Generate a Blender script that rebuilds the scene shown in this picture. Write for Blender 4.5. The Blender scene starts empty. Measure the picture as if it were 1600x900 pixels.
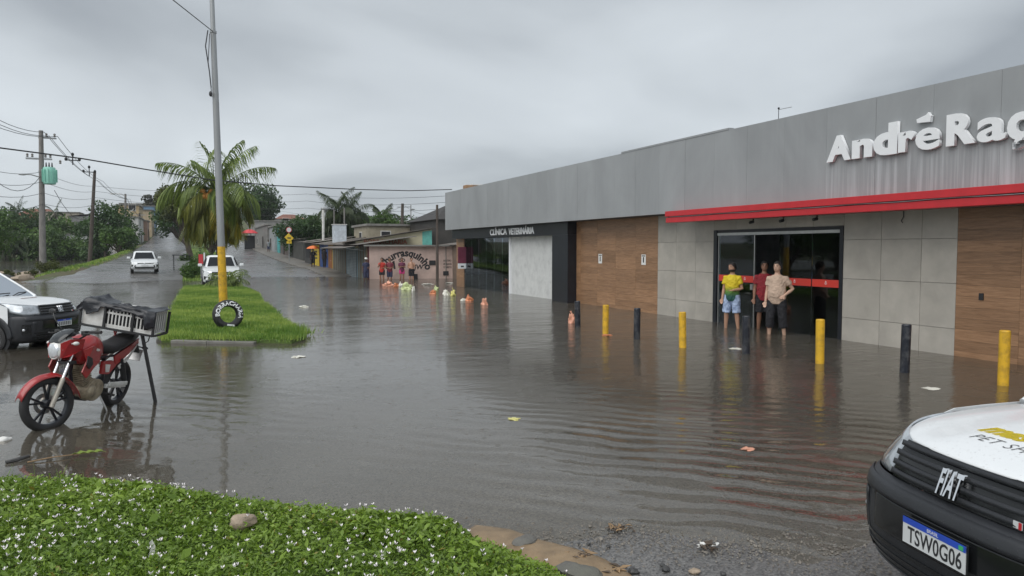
import bpy, math, random
import numpy as np
from mathutils import Vector, Matrix, Euler
R = math.radians
sc = bpy.context.scene
COL = sc.collection
# ------------------------------------------------------------------ camera, sky, sun, exposure
CAM_H = 1.95
FPX = 1155.0
PITCH = math.atan(61/FPX)
YAW = math.atan(499/math.hypot(FPX, 61))
cam_d = bpy.data.cameras.new('camera')
cam = bpy.data.objects.new('camera', cam_d); COL.objects.link(cam)
cam.location = (0, 0, CAM_H)
cam.rotation_euler = (math.pi/2-PITCH, 0, -YAW)
cam_d.sensor_width = 36; cam_d.lens = 36*FPX/1600
cam_d.clip_start = 0.05; cam_d.clip_end = 3000
sc.camera = cam
SUN_EL, SUN_AZ = R(55), R(-122)
W = bpy.data.worlds.new('World'); sc.world = W; W.use_nodes = True
nt = W.node_tree; nt.nodes.clear()
def wn(t, **k):
    n = nt.nodes.new(t)
    for a, b in k.items(): setattr(n, a, b)
    return n
sky = wn('ShaderNodeTexSky'); sky.sky_type = 'NISHITA'; sky.sun_disc = False
sky.sun_elevation = SUN_EL; sky.sun_rotation = SUN_AZ
bg1 = wn('ShaderNodeBackground'); bg1.inputs[1].default_value = 0.1
bg2 = wn('ShaderNodeBackground'); bg2.inputs[1].default_value = 1.0
mx = wn('ShaderNodeMixShader'); mx.inputs[0].default_value = 0.96
out = wn('ShaderNodeOutputWorld')
tc = wn('ShaderNodeTexCoord')
sep = wn('ShaderNodeSeparateXYZ'); nt.links.new(tc.outputs['Generated'], sep.inputs[0])
zz = wn('ShaderNodeMath', operation='MAXIMUM'); nt.links.new(sep.outputs[2], zz.inputs[0]); zz.inputs[1].default_value = 0.0
za = wn('ShaderNodeMath', operation='ADD'); nt.links.new(zz.outputs[0], za.inputs[0]); za.inputs[1].default_value = 0.22
dv = wn('ShaderNodeVectorMath', operation='DIVIDE'); nt.links.new(tc.outputs['Generated'], dv.inputs[0])
cb = wn('ShaderNodeCombineXYZ')
for i in range(3): nt.links.new(za.outputs[0], cb.inputs[i])
nt.links.new(cb.outputs[0], dv.inputs[1])
mp = wn('ShaderNodeMapping'); nt.links.new(dv.outputs[0], mp.inputs[0])
mp.inputs['Location'].default_value = (3.1, 1.7, 0.4); mp.inputs['Scale'].default_value = (1.0, 1.0, 0.35); mp.inputs['Rotation'].default_value = (0, 0, R(-25))
n1 = wn('ShaderNodeTexNoise'); n1.inputs['Scale'].default_value = 0.75; n1.inputs['Detail'].default_value = 5; n1.inputs['Roughness'].default_value = 0.42; n1.inputs['Distortion'].default_value = 0.35
nt.links.new(mp.outputs[0], n1.inputs['Vector'])
rp = wn('ShaderNodeValToRGB'); nt.links.new(n1.outputs[0], rp.inputs[0])
e = rp.color_ramp.elements
e[0].position = 0.33; e[0].color = (0.215, 0.235, 0.255, 1)
e[1].position = 0.62; e[1].color = (0.428, 0.460, 0.485, 1)
m1 = rp.color_ramp.elements.new(0.47); m1.color = (0.352, 0.379, 0.402, 1)
nt.links.new(sky.outputs[0], bg1.inputs[0]); nt.links.new(rp.outputs[0], bg2.inputs[0])
nt.links.new(bg1.outputs[0], mx.inputs[1]); nt.links.new(bg2.outputs[0], mx.inputs[2]); nt.links.new(mx.outputs[0], out.inputs[0])
sun_d = bpy.data.lights.new('sun', 'SUN'); sun_d.energy = 1.5; sun_d.angle = R(70); sun_d.color = (1, 0.97, 0.93)
sun = bpy.data.objects.new('sun', sun_d); COL.objects.link(sun)
sun.rotation_euler = Vector((-math.sin(SUN_AZ)*math.cos(SUN_EL), -math.cos(SUN_AZ)*math.cos(SUN_EL), -math.sin(SUN_EL))).to_track_quat('-Z', 'Y').to_euler()
sun.location = (-20, 10, 40)
vs = sc.view_settings; vs.view_transform = 'Standard'; vs.look = 'None'; vs.gamma = 1; vs.use_curve_mapping = False; vs.exposure = 0.76
# ------------------------------------------------------------------ pixel helpers (only to find real positions)
def ray(u, v):
    x = (u-800)/FPX; y = -(v-450)/FPX
    fw = math.cos(PITCH)+y*math.sin(PITCH); up = y*math.cos(PITCH)-math.sin(PITCH)
    return Vector((x*math.cos(YAW)+fw*math.sin(YAW), -x*math.sin(YAW)+fw*math.cos(YAW), up))
def G(u, v, z=0.0):
    d = ray(u, v); t = (z-CAM_H)/d.z; return Vector((d.x*t, d.y*t, z))
def atY(u, v, Y):
    d = ray(u, v); t = Y/d.y; return Vector((d.x*t, Y, CAM_H+d.z*t))
# ------------------------------------------------------------------ mesh helpers
class MB:
    def __init__(s): s.v = []; s.f = []
    def add(s, vs, fs, M=None):
        o = len(s.v)
        s.v += [tuple(M @ Vector(p)) for p in vs] if M is not None else [tuple(p) for p in vs]
        s.f += [tuple(i+o for i in q) for q in fs]; return s
    def box(s, c, d, rot=None, M=None):
        x, y, z = d[0]/2, d[1]/2, d[2]/2
        vs = [Vector((a*x, b*y, c_*z)) for c_ in (-1, 1) for b in (-1, 1) for a in (-1, 1)]
        if rot is not None:
            m = Euler(rot).to_matrix(); vs = [m @ p for p in vs]
        vs = [p+Vector(c) for p in vs]
        return s.add(vs, [(0,2,3,1),(4,5,7,6),(0,1,5,4),(2,6,7,3),(0,4,6,2),(1,3,7,5)], M)
    def bar(s, p0, p1, w, h=None, M=None):
        h = h or w; p0 = Vector(p0); p1 = Vector(p1); d = (p1-p0).normalized()
        a = d.cross(Vector((0,0,1)))
        if a.length < 1e-3: a = Vector((1,0,0))
        a.normalize(); b = a.cross(d)
        vs = []
        for p in (p0, p1):
            for i, j in ((-1,-1),(1,-1),(1,1),(-1,1)): vs.append(p+a*i*w/2+b*j*h/2)
        return s.add(vs, [(0,1,2,3),(7,6,5,4),(0,4,5,1),(1,5,6,2),(2,6,7,3),(3,7,4,0)], M)
    def tube(s, pts, rad, n=8, cap=True, M=None, flat=None):
        pts = [Vector(p) for p in pts]; k = len(pts)
        if not isinstance(rad, (list, tuple)): rad = [rad]*k
        vs = []; prev = None
        for i, p in enumerate(pts):
            t = (pts[min(i+1,k-1)]-pts[max(i-1,0)]).normalized()
            if prev is None:
                a = t.orthogonal() if flat is None else (Vector(flat)-t*t.dot(Vector(flat)))
            else: a = prev-t*t.dot(prev)
            a.normalize(); prev = a; b = t.cross(a)
            r = rad[i]; ra, rb = (r if isinstance(r, (list, tuple)) else (r, r))
            for j in range(n):
                q = 2*math.pi*j/n
                vs.append(p+a*math.cos(q)*ra+b*math.sin(q)*rb)
        fs = []
        for i in range(k-1):
            for j in range(n):
                fs.append((i*n+j, i*n+(j+1)%n, (i+1)*n+(j+1)%n, (i+1)*n+j))
        if cap: fs += [tuple(range(n-1,-1,-1)), tuple(range((k-1)*n, k*n))]
        return s.add(vs, fs, M)
    def lathe(s, prof, n=24, M=None, arc=1.0):
        vs = []; fs = []; k = len(prof); m = n if arc == 1.0 else n+1
        for j in range(m):
            q = 2*math.pi*arc*j/n
            for r, z in prof: vs.append((r*math.cos(q), r*math.sin(q), z))
        for j in range(n):
            for i in range(k-1):
                a = j*k+i; b = ((j+1) % m)*k+i
                fs.append((a, b, b+1, a+1))
        return s.add(vs, fs, M)
    def prism(s, poly, d, M=None):
        n = len(poly)
        vs = [(p[0], p[1], 0) for p in poly]+[(p[0], p[1], d) for p in poly]
        fs = [tuple(range(n-1,-1,-1)), tuple(range(n, 2*n))]+[(i, (i+1)%n, n+(i+1)%n, n+i) for i in range(n)]
        return s.add(vs, fs, M)
    def ell(s, c, r, nu=14, nv=9, M=None):
        vs = []; fs = []
        for i in range(nv+1):
            t = math.pi*i/nv
            for j in range(nu):
                q = 2*math.pi*j/nu
                vs.append((c[0]+r[0]*math.sin(t)*math.cos(q), c[1]+r[1]*math.sin(t)*math.sin(q), c[2]+r[2]*math.cos(t)))
        for i in range(nv):
            for j in range(nu):
                fs.append((i*nu+j, (i+1)*nu+j, (i+1)*nu+(j+1)%nu, i*nu+(j+1)%nu))
        return s.add(vs, fs, M)
    def grid(s, fn, us, ws, M=None, skip=None):
        vs = [fn(a, b) for a in us for b in ws]; n = len(ws); fs = []
        for i in range(len(us)-1):
            for j in range(n-1):
                if skip and skip((us[i]+us[i+1])/2, (ws[j]+ws[j+1])/2): continue
                fs.append((i*n+j, (i+1)*n+j, (i+1)*n+j+1, i*n+j+1))
        return s.add(vs, fs, M)
    def rings(s, rs, cap=True, M=None):
        n = len(rs[0]); vs = [p for r in rs for p in r]; fs = []
        for i in range(len(rs)-1):
            for j in range(n): fs.append((i*n+j, i*n+(j+1)%n, (i+1)*n+(j+1)%n, (i+1)*n+j))
        if cap: fs += [tuple(range(n-1,-1,-1)), tuple(range((len(rs)-1)*n, len(rs)*n))]
        return s.add(vs, fs, M)
    def mesh(s, name, smooth=None):
        me = bpy.data.meshes.new(name); me.from_pydata(s.v, [], s.f)
        if smooth:
            me.polygons.foreach_set('use_smooth', [True]*len(me.polygons)); me.set_sharp_from_angle(angle=R(smooth))
        me.update(); return me
    def build(s, name, mat, par=None, smooth=None, bevel=0, solid=0, fix=False):
        me = s.mesh(name, smooth)
        if fix:
            import bmesh
            b = bmesh.new(); b.from_mesh(me); bmesh.ops.recalc_face_normals(b, faces=b.faces); b.to_mesh(me); b.free()
        return link(name, me, mat, par, bevel, solid)
def link(name, me, mat, par=None, bevel=0, solid=0):
    o = bpy.data.objects.new(name, me); COL.objects.link(o)
    if mat is not None and not me.materials: me.materials.append(mat)
    if par is not None: o.parent = par
    if solid:
        m = o.modifiers.new('s', 'SOLIDIFY'); m.thickness = solid; m.offset = 0
    if bevel:
        m = o.modifiers.new('b', 'BEVEL'); m.width = bevel; m.segments = 2; m.limit_method = 'ANGLE'; m.angle_limit = R(40)
    return o
def npmesh(name, V, F, mat=None, rnd=None, smooth=False):
    V = np.asarray(V, dtype=np.float32); F = np.asarray(F, dtype=np.int32)
    me = bpy.data.meshes.new(name); k = F.shape[1]
    me.vertices.add(len(V)); me.vertices.foreach_set('co', V.ravel())
    me.loops.add(F.size); me.loops.foreach_set('vertex_index', F.ravel())
    me.polygons.add(len(F)); me.polygons.foreach_set('loop_start', np.arange(0, F.size, k, dtype=np.int32))
    if smooth: me.polygons.foreach_set('use_smooth', np.ones(len(F), dtype=bool))
    me.update(calc_edges=True)
    if rnd is not None:
        a = me.attributes.new('rnd', 'FLOAT', 'FACE'); a.data.foreach_set('value', np.asarray(rnd, dtype=np.float32))
    if mat: me.materials.append(mat)
    return me
def tag(o, label=None, cat=None, group=None, kind=None):
    if label: o['label'] = label
    if cat: o['category'] = cat
    if group: o['group'] = group
    if kind: o['kind'] = kind
    return o
def thing(name, label, cat, loc=(0,0,0), rz=0, group=None, rot=None):
    o = bpy.data.objects.new(name, None); COL.objects.link(o); o.empty_display_size = 0.1
    o.location = loc; o.rotation_euler = rot if rot else (0, 0, rz)
    return tag(o, label, cat, group)
def bake(o):
    bpy.context.view_layer.update()
    dg = bpy.context.evaluated_depsgraph_get(); dg.update()
    me = bpy.data.meshes.new_from_object(o.evaluated_get(dg)); o.modifiers.clear(); o.data = me; return o
def text_mesh(body, size, extrude=0.0, offset=0.0, bevel=0.0, align='LEFT', shear=0.0, space=1.0):
    c = bpy.data.curves.new('txt', 'FONT'); c.body = body; c.size = size; c.extrude = extrude; c.offset = offset
    c.bevel_depth = bevel; c.align_x = align; c.shear = shear; c.space_character = space; c.resolution_u = 4
    o = bpy.data.objects.new('txt', c); COL.objects.link(o)
    bpy.context.view_layer.update(); dg = bpy.context.evaluated_depsgraph_get()
    me = bpy.data.meshes.new_from_object(o.evaluated_get(dg)); bpy.data.objects.remove(o); bpy.data.curves.remove(c)
    return me
def mapmesh(me, fn):
    for v in me.vertices: v.co = fn(v.co)
    me.update(); return me
# ------------------------------------------------------------------ materials
def nd(t, typ, **k):
    n = t.nodes.new(typ)
    for a, b in k.items(): setattr(n, a, b)
    return n
def newmat(name):
    m = bpy.data.materials.new(name); m.use_nodes = True; t = m.node_tree
    return m, t, t.nodes['Principled BSDF']
def pm(name, col, rough=0.5, metal=0.0, var=0.18, scale=4.0, bump=0.0, bscale=40.0, stretch=(1,1,1), dirt=None, dirt_amt=0.0, dirt_scale=1.5, rand=0.0, coat=0.0, spec=0.5):
    m, t, p = newmat(name); L = t.links.new
    c = nd(t, 'ShaderNodeTexCoord'); mp = nd(t, 'ShaderNodeMapping'); L(c.outputs['Object'], mp.inputs[0]); mp.inputs['Scale'].default_value = stretch
    n = nd(t, 'ShaderNodeTexNoise'); n.inputs['Scale'].default_value = scale; n.inputs['Detail'].default_value = 5; n.inputs['Roughness'].default_value = 0.6
    src = mp.outputs[0]
    if rand:
        oi = nd(t, 'ShaderNodeObjectInfo'); va = nd(t, 'ShaderNodeVectorMath', operation='MULTIPLY_ADD')
        L(oi.outputs['Random'], va.inputs[0]); va.inputs[1].default_value = (37, 53, 71); L(mp.outputs[0], va.inputs[2]); src = va.outputs[0]
    L(src, n.inputs['Vector'])
    mr = nd(t, 'ShaderNodeMapRange'); L(n.outputs[0], mr.inputs[0]); mr.inputs[1].default_value = 0.3; mr.inputs[2].default_value = 0.7
    mr.inputs[3].default_value = 1-var; mr.inputs[4].default_value = 1+var
    val = mr.outputs[0]
    if rand:
        r2 = nd(t, 'ShaderNodeMapRange'); L(oi.outputs['Random'], r2.inputs[0]); r2.inputs[3].default_value = 1-rand; r2.inputs[4].default_value = 1+rand
        mm = nd(t, 'ShaderNodeMath', operation='MULTIPLY'); L(val, mm.inputs[0]); L(r2.outputs[0], mm.inputs[1]); val = mm.outputs[0]
    vm = nd(t, 'ShaderNodeVectorMath', operation='SCALE'); vm.inputs[0].default_value = col[:3]; L(val, vm.inputs['Scale'])
    cout = vm.outputs[0]
    if dirt_amt:
        n2 = nd(t, 'ShaderNodeTexNoise'); n2.inputs['Scale'].default_value = dirt_scale; n2.inputs['Detail'].default_value = 7; n2.inputs['Roughness'].default_value = 0.65; L(src, n2.inputs['Vector'])
        r3 = nd(t, 'ShaderNodeMapRange'); L(n2.outputs[0], r3.inputs[0]); r3.inputs[1].default_value = 0.45; r3.inputs[2].default_value = 0.72; r3.inputs[4].default_value = dirt_amt
        mc = nd(t, 'ShaderNodeMix', data_type='RGBA'); L(r3.outputs[0], mc.inputs[0]); L(cout, mc.inputs[6]); mc.inputs[7].default_value = (*dirt, 1); cout = mc.outputs[2]
    L(cout, p.inputs['Base Color'])
    p.inputs['Roughness'].default_value = rough; p.inputs['Metallic'].default_value = metal; p.inputs['Specular IOR Level'].default_value = spec
    if coat: p.inputs['Coat Weight'].default_value = coat; p.inputs['Coat Roughness'].default_value = 0.08
    if bump:
        nb = nd(t, 'ShaderNodeTexNoise'); nb.inputs['Scale'].default_value = bscale; nb.inputs['Detail'].default_value = 4; L(src, nb.inputs['Vector'])
        b = nd(t, 'ShaderNodeBump'); b.inputs['Strength'].default_value = bump; b.inputs['Distance'].default_value = 0.02; L(nb.outputs[0], b.inputs['Height']); L(b.outputs[0], p.inputs['Normal'])
    return m
def leafmat(name, c0, c1, trans=0.35, rough=0.5, extra=None):
    m, t, p = newmat(name); L = t.links.new
    a = nd(t, 'ShaderNodeAttribute'); a.attribute_name = 'rnd'
    r = nd(t, 'ShaderNodeValToRGB'); L(a.outputs['Fac'], r.inputs[0])
    r.color_ramp.elements[0].color = (*c0, 1); r.color_ramp.elements[1].color = (*c1, 1)
    if extra:
        r.color_ramp.elements[1].position = extra[1]-0.04
        q = r.color_ramp.elements.new(extra[1]); q.color = (*extra[0], 1)
    L(r.outputs[0], p.inputs['Base Color']); p.inputs['Roughness'].default_value = rough
    tr = nd(t, 'ShaderNodeBsdfTranslucent'); L(r.outputs[0], tr.inputs[0])
    mx = nd(t, 'ShaderNodeMixShader'); mx.inputs[0].default_value = trans
    L(p.outputs[0], mx.inputs[1]); L(tr.outputs[0], mx.inputs[2]); L(mx.outputs[0], t.nodes['Material Output'].inputs[0])
    return m
def glassmat(name, tint, f0=0.06, rough=0.02):
    m, t, p = newmat(name); L = t.links.new; t.nodes.remove(p)
    g = nd(t, 'ShaderNodeBsdfGlossy'); g.inputs['Roughness'].default_value = rough; g.inputs['Color'].default_value = (0.9, 0.95, 1, 1)
    tr = nd(t, 'ShaderNodeBsdfTransparent'); tr.inputs[0].default_value = (*tint, 1)
    fr = nd(t, 'ShaderNodeFresnel'); fr.inputs[0].default_value = 1.65
    mx = nd(t, 'ShaderNodeMixShader'); L(fr.outputs[0], mx.inputs[0]); L(tr.outputs[0], mx.inputs[1]); L(g.outputs[0], mx.inputs[2])
    L(mx.outputs[0], t.nodes['Material Output'].inputs[0]); return m
def drops(m, scale=55.0, strength=0.5, dist=0.004):
    t = m.node_tree; L = t.links.new; p = t.nodes['Principled BSDF']
    c = nd(t, 'ShaderNodeTexCoord'); v = nd(t, 'ShaderNodeTexVoronoi'); v.inputs['Scale'].default_value = scale; L(c.outputs['Object'], v.inputs['Vector'])
    sp = nd(t, 'ShaderNodeSeparateColor'); L(v.outputs['Color'], sp.inputs[0])
    r = nd(t, 'ShaderNodeMath', operation='MULTIPLY'); L(sp.outputs[0], r.inputs[0]); r.inputs[1].default_value = 0.34
    q = nd(t, 'ShaderNodeMath', operation='SUBTRACT'); L(r.outputs[0], q.inputs[0]); L(v.outputs['Distance'], q.inputs[1])
    k = nd(t, 'ShaderNodeMath', operation='MAXIMUM'); L(q.outputs[0], k.inputs[0]); k.inputs[1].default_value = 0.0
    b = nd(t, 'ShaderNodeBump'); b.inputs['Strength'].default_value = strength; b.inputs['Distance'].default_value = dist*6; L(k.outputs[0], b.inputs['Height'])
    if p.inputs['Normal'].is_linked: L(p.inputs['Normal'].links[0].from_socket, b.inputs['Normal'])
    L(b.outputs[0], p.inputs['Normal'])
    if p.inputs['Coat Weight'].default_value: L(b.outputs[0], p.inputs['Coat Normal'])
    return m
M = {}
M['black'] = pm('black_plastic', (0.022,0.023,0.025), 0.45, var=0.25, scale=8, bump=0.05)
M['blackpaint'] = pm('black_paint', (0.012,0.014,0.02), 0.3, var=0.2)
M['rubber'] = pm('rubber', (0.018,0.018,0.019), 0.6, var=0.3, scale=15, bump=0.1)
M['chrome'] = pm('chrome', (0.75,0.76,0.78), 0.15, 1.0, var=0.05)
M['alu'] = pm('aluminium', (0.5,0.5,0.5), 0.35, 0.9, var=0.12)
M['whitepaint'] = pm('white_car_paint', (0.72,0.745,0.76), 0.28, var=0.02, coat=0.6)
M['redpaint'] = pm('red_bike_paint', (0.36,0.018,0.022), 0.3, var=0.1, coat=0.5, dirt=(0.13,0.05,0.04), dirt_amt=0.5, dirt_scale=7)
drops(M['redpaint'], 70); drops(M['whitepaint'], 60)
M['whiteplastic'] = pm('white_plastic', (0.66,0.66,0.64), 0.4, var=0.08, dirt=(0.3,0.28,0.24), dirt_amt=0.5, dirt_scale=6)
M['yellowpaint'] = pm('yellow_paint', (0.66,0.39,0.02), 0.42, var=0.10, dirt=(0.17,0.10,0.03), dirt_amt=0.75, dirt_scale=6)
M['bollblack'] = pm('black_bollard_paint', (0.012,0.015,0.024), 0.35, var=0.3, dirt=(0.13,0.13,0.13), dirt_amt=0.7, dirt_scale=8)
M['dark'] = pm('dark_interior', (0.02,0.021,0.024), 0.7)
M['letterwhite'] = pm('white_letter', (0.78,0.80,0.82), 0.4, var=0.03)
M['glass'] = glassmat('shop_glass', (0.82,0.86,0.86))
M['tint'] = pm('tinted_glass', (0.016,0.018,0.021), 0.35, spec=0.12)
M['carglass'] = glassmat('car_glass', (0.10,0.12,0.13))
M['lens'] = pm('lamp_lens', (0.55,0.58,0.6), 0.08, 0.6, var=0.25, scale=25)
WROT, WSC = -R(48), 1.0
# ------------------------------------------------------------------ terrain
def sst(a, b, x): 
    t = np.clip((x-a)/(b-a), 0, 1); return t*t*(3-2*t)
def height(x, y):
    x = np.asarray(x, float); y = np.asarray(y, float)
    s = x*math.sin(YAW)+y*math.cos(YAW)
    b = np.interp(s, [-60,1,3.2,4.2,5.2,8,12,17,30,44], [0.25,0.1,0.045,0.012,-0.012,-0.045,-0.11,-0.19,-0.27,-0.3])
    b = b*np.where(b < 0, 0.35+0.65*sst(-2.5, 1.5, x), 1.0)
    hill = 0.00027*np.clip(y-40, 0, 150)**2 + 0.075*np.clip(y-190, 0, 90)
    lift = 0.42*sst(46, 60, y)
    m = sst(-12.5, -7.5, x)                       # the road embankment, the pond lies left of it
    far = 1-sst(140, 185, y)
    roadh = b+hill+lift
    pond = -0.7+0.0*y
    bank = sst(150, 190, y)*1.2+0.02*np.clip(y-150, 0, 300)
    left = np.where(y < 48, b, 0)
    leftz = b*(1-sst(44, 62, y))+pond*sst(44, 62, y)+bank*sst(140, 155, y)*1.0
    leftz = np.maximum(leftz, np.where(x < -60, -0.7+np.clip(-60-x, 0, 40)*0.06, -5))
    leftz = np.maximum(leftz, np.where((x < -16) & (y < 50), np.clip(-16-x, 0, 20)*0.05-0.25, -5))
    z = leftz*(1-m)+roadh*m
    lipx = np.exp(-((x+9.0)/1.6)**2)*sst(56, 63, y)*(1-sst(120, 150, y))
    z = z+0.14*lipx
    z = z+(0.010*np.sin(x*2.1+y*1.3+.4)*np.sin(y*1.7-x*.8)+0.006*np.sin(x*5.3-y*2.2)*np.sin(y*4.1+x*1.9))*(1-sst(7, 10, s))
    z = z+np.where(y < -8, 0.2, 0)
    z = z+0.07*np.sin(x*.8+y*.31)*np.sin(y*.47-x*.23)*sst(38, 48, y)*(1-sst(66, 80, y))
    return z
def H1(x, y): return float(height(x, y))
def lines(*segs):
    o = []
    for a, b, st in segs: o += list(np.arange(a, b, st))
    return np.array(sorted(set(np.round(o, 3))))
def sheet(name, xs, ys, zf, mat, smooth=True):
    X, Y = np.meshgrid(xs, ys); Z = zf(X, Y); nx = len(xs); ny = len(ys)
    V = np.stack([X, Y, Z], -1).reshape(-1, 3)
    i = (np.arange(ny-1)[:, None]*nx+np.arange(nx-1)[None]).ravel()
    F = np.stack([i, i+1, i+1+nx, i+nx], 1)
    return npmesh(name, V, F, mat, smooth=smooth)
# ground material: dirt and grass
def ground_mat():
    m, t, p = newmat('ground_soil'); L = t.links.new
    c = nd(t, 'ShaderNodeTexCoord')
    n = nd(t, 'ShaderNodeTexNoise'); n.inputs['Scale'].default_value = 0.22; n.inputs['Detail'].default_value = 8; n.inputs['Roughness'].default_value = 0.65; L(c.outputs['Object'], n.inputs['Vector'])
    r = nd(t, 'ShaderNodeValToRGB'); L(n.outputs[0], r.inputs[0])
    r.color_ramp.elements[0].position = 0.38; r.color_ramp.elements[0].color = (0.045,0.085,0.018,1)
    r.color_ramp.elements[1].position = 0.62; r.color_ramp.elements[1].color = (0.10,0.075,0.045,1)
    L(r.outputs[0], p.inputs['Base Color']); p.inputs['Roughness'].default_value = 0.85
    n2 = nd(t, 'ShaderNodeTexNoise'); n2.inputs['Scale'].default_value = 6; n2.inputs['Detail'].default_value = 6; L(c.outputs['Object'], n2.inputs['Vector'])
    b = nd(t, 'ShaderNodeBump'); b.inputs['Strength'].default_value = 0.8; b.inputs['Distance'].default_value = 0.15; L(n2.outputs[0], b.inputs['Height']); L(b.outputs[0], p.inputs['Normal'])
    return m
M['ground'] = ground_mat()
def asphalt_mat():
    m, t, p = newmat('wet_asphalt'); L = t.links.new
    c = nd(t, 'ShaderNodeTexCoord')
    n = nd(t, 'ShaderNodeTexNoise'); n.inputs['Scale'].default_value = 120; n.inputs['Detail'].default_value = 3; L(c.outputs['Object'], n.inputs['Vector'])
    v = nd(t, 'ShaderNodeTexVoronoi'); v.inputs['Scale'].default_value = 75; L(c.outputs['Object'], v.inputs['Vector'])
    n2 = nd(t, 'ShaderNodeTexNoise'); n2.inputs['Scale'].default_value = 0.6; n2.inputs['Detail'].default_value = 6; L(c.outputs['Object'], n2.inputs['Vector'])
    r = nd(t, 'ShaderNodeValToRGB'); L(v.outputs['Color'], r.inputs[0])
    r.color_ramp.elements[0].color = (0.022,0.022,0.023,1); r.color_ramp.elements[1].color = (0.19,0.185,0.178,1)
    r2 = nd(t, 'ShaderNodeMapRange'); L(n2.outputs[0], r2.inputs[0]); r2.inputs[1].default_value = 0.3; r2.inputs[2].default_value = 0.7; r2.inputs[3].default_value = 0.65; r2.inputs[4].default_value = 1.3
    vm = nd(t, 'ShaderNodeVectorMath', operation='SCALE'); L(r.outputs[0], vm.inputs[0]); L(r2.outputs[0], vm.inputs['Scale']); L(vm.outputs[0], p.inputs['Base Color'])
    rr = nd(t, 'ShaderNodeMapRange'); L(n2.outputs[0], rr.inputs[0]); rr.inputs[1].default_value = 0.35; rr.inputs[2].default_value = 0.65; rr.inputs[3].default_value = 0.2; rr.inputs[4].default_value = 0.36; L(rr.outputs[0], p.inputs['Roughness'])
    b = nd(t, 'ShaderNodeBump'); b.inputs['Strength'].default_value = 0.5; b.inputs['Distance'].default_value = 0.003; L(v.outputs['Distance'], b.inputs['Height']); L(b.outputs[0], p.inputs['Normal'])
    return m
M['asphalt'] = asphalt_mat()
gx = lines((-420,-60,20),(-60,-16,3),(-16,14,1),(14,60,4),(60,421,20)); gy = lines((-60,-6,6),(-6,30,1),(30,70,1.5),(70,220,4),(220,620,16))
go = link('ground', sheet('ground', gx, gy, lambda x, y: height(x, y)-np.where((y < 48) & (x > -14) & (x < 12.6), 0.05, np.where((x > -7.6) & (x < 9), 0.12, 0.0)), M['ground']), None); tag(go, kind='structure')
def road_z(x, y): return height(x, y)
rys = lines((-6,14,0.5),(14,60,1),(60,282,3)); NX = 44
V = []; F = []
for j, y in enumerate(rys):
    xl = np.interp(y, [44, 56], [-14, -7.2]); xr = np.interp(y, [44, 50], [12.55, 8.55])
    for i in range(NX+1):
        x = xl+(xr-xl)*i/NX; V.append((x, y, H1(x, y)))
for j in range(len(rys)-1):
    for i in range(NX): a = j*(NX+1)+i; F.append((a, a+1, a+NX+2, a+NX+1))
tag(link('road', npmesh('road', V, F, M['asphalt'], smooth=True), None), kind='structure')
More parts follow.
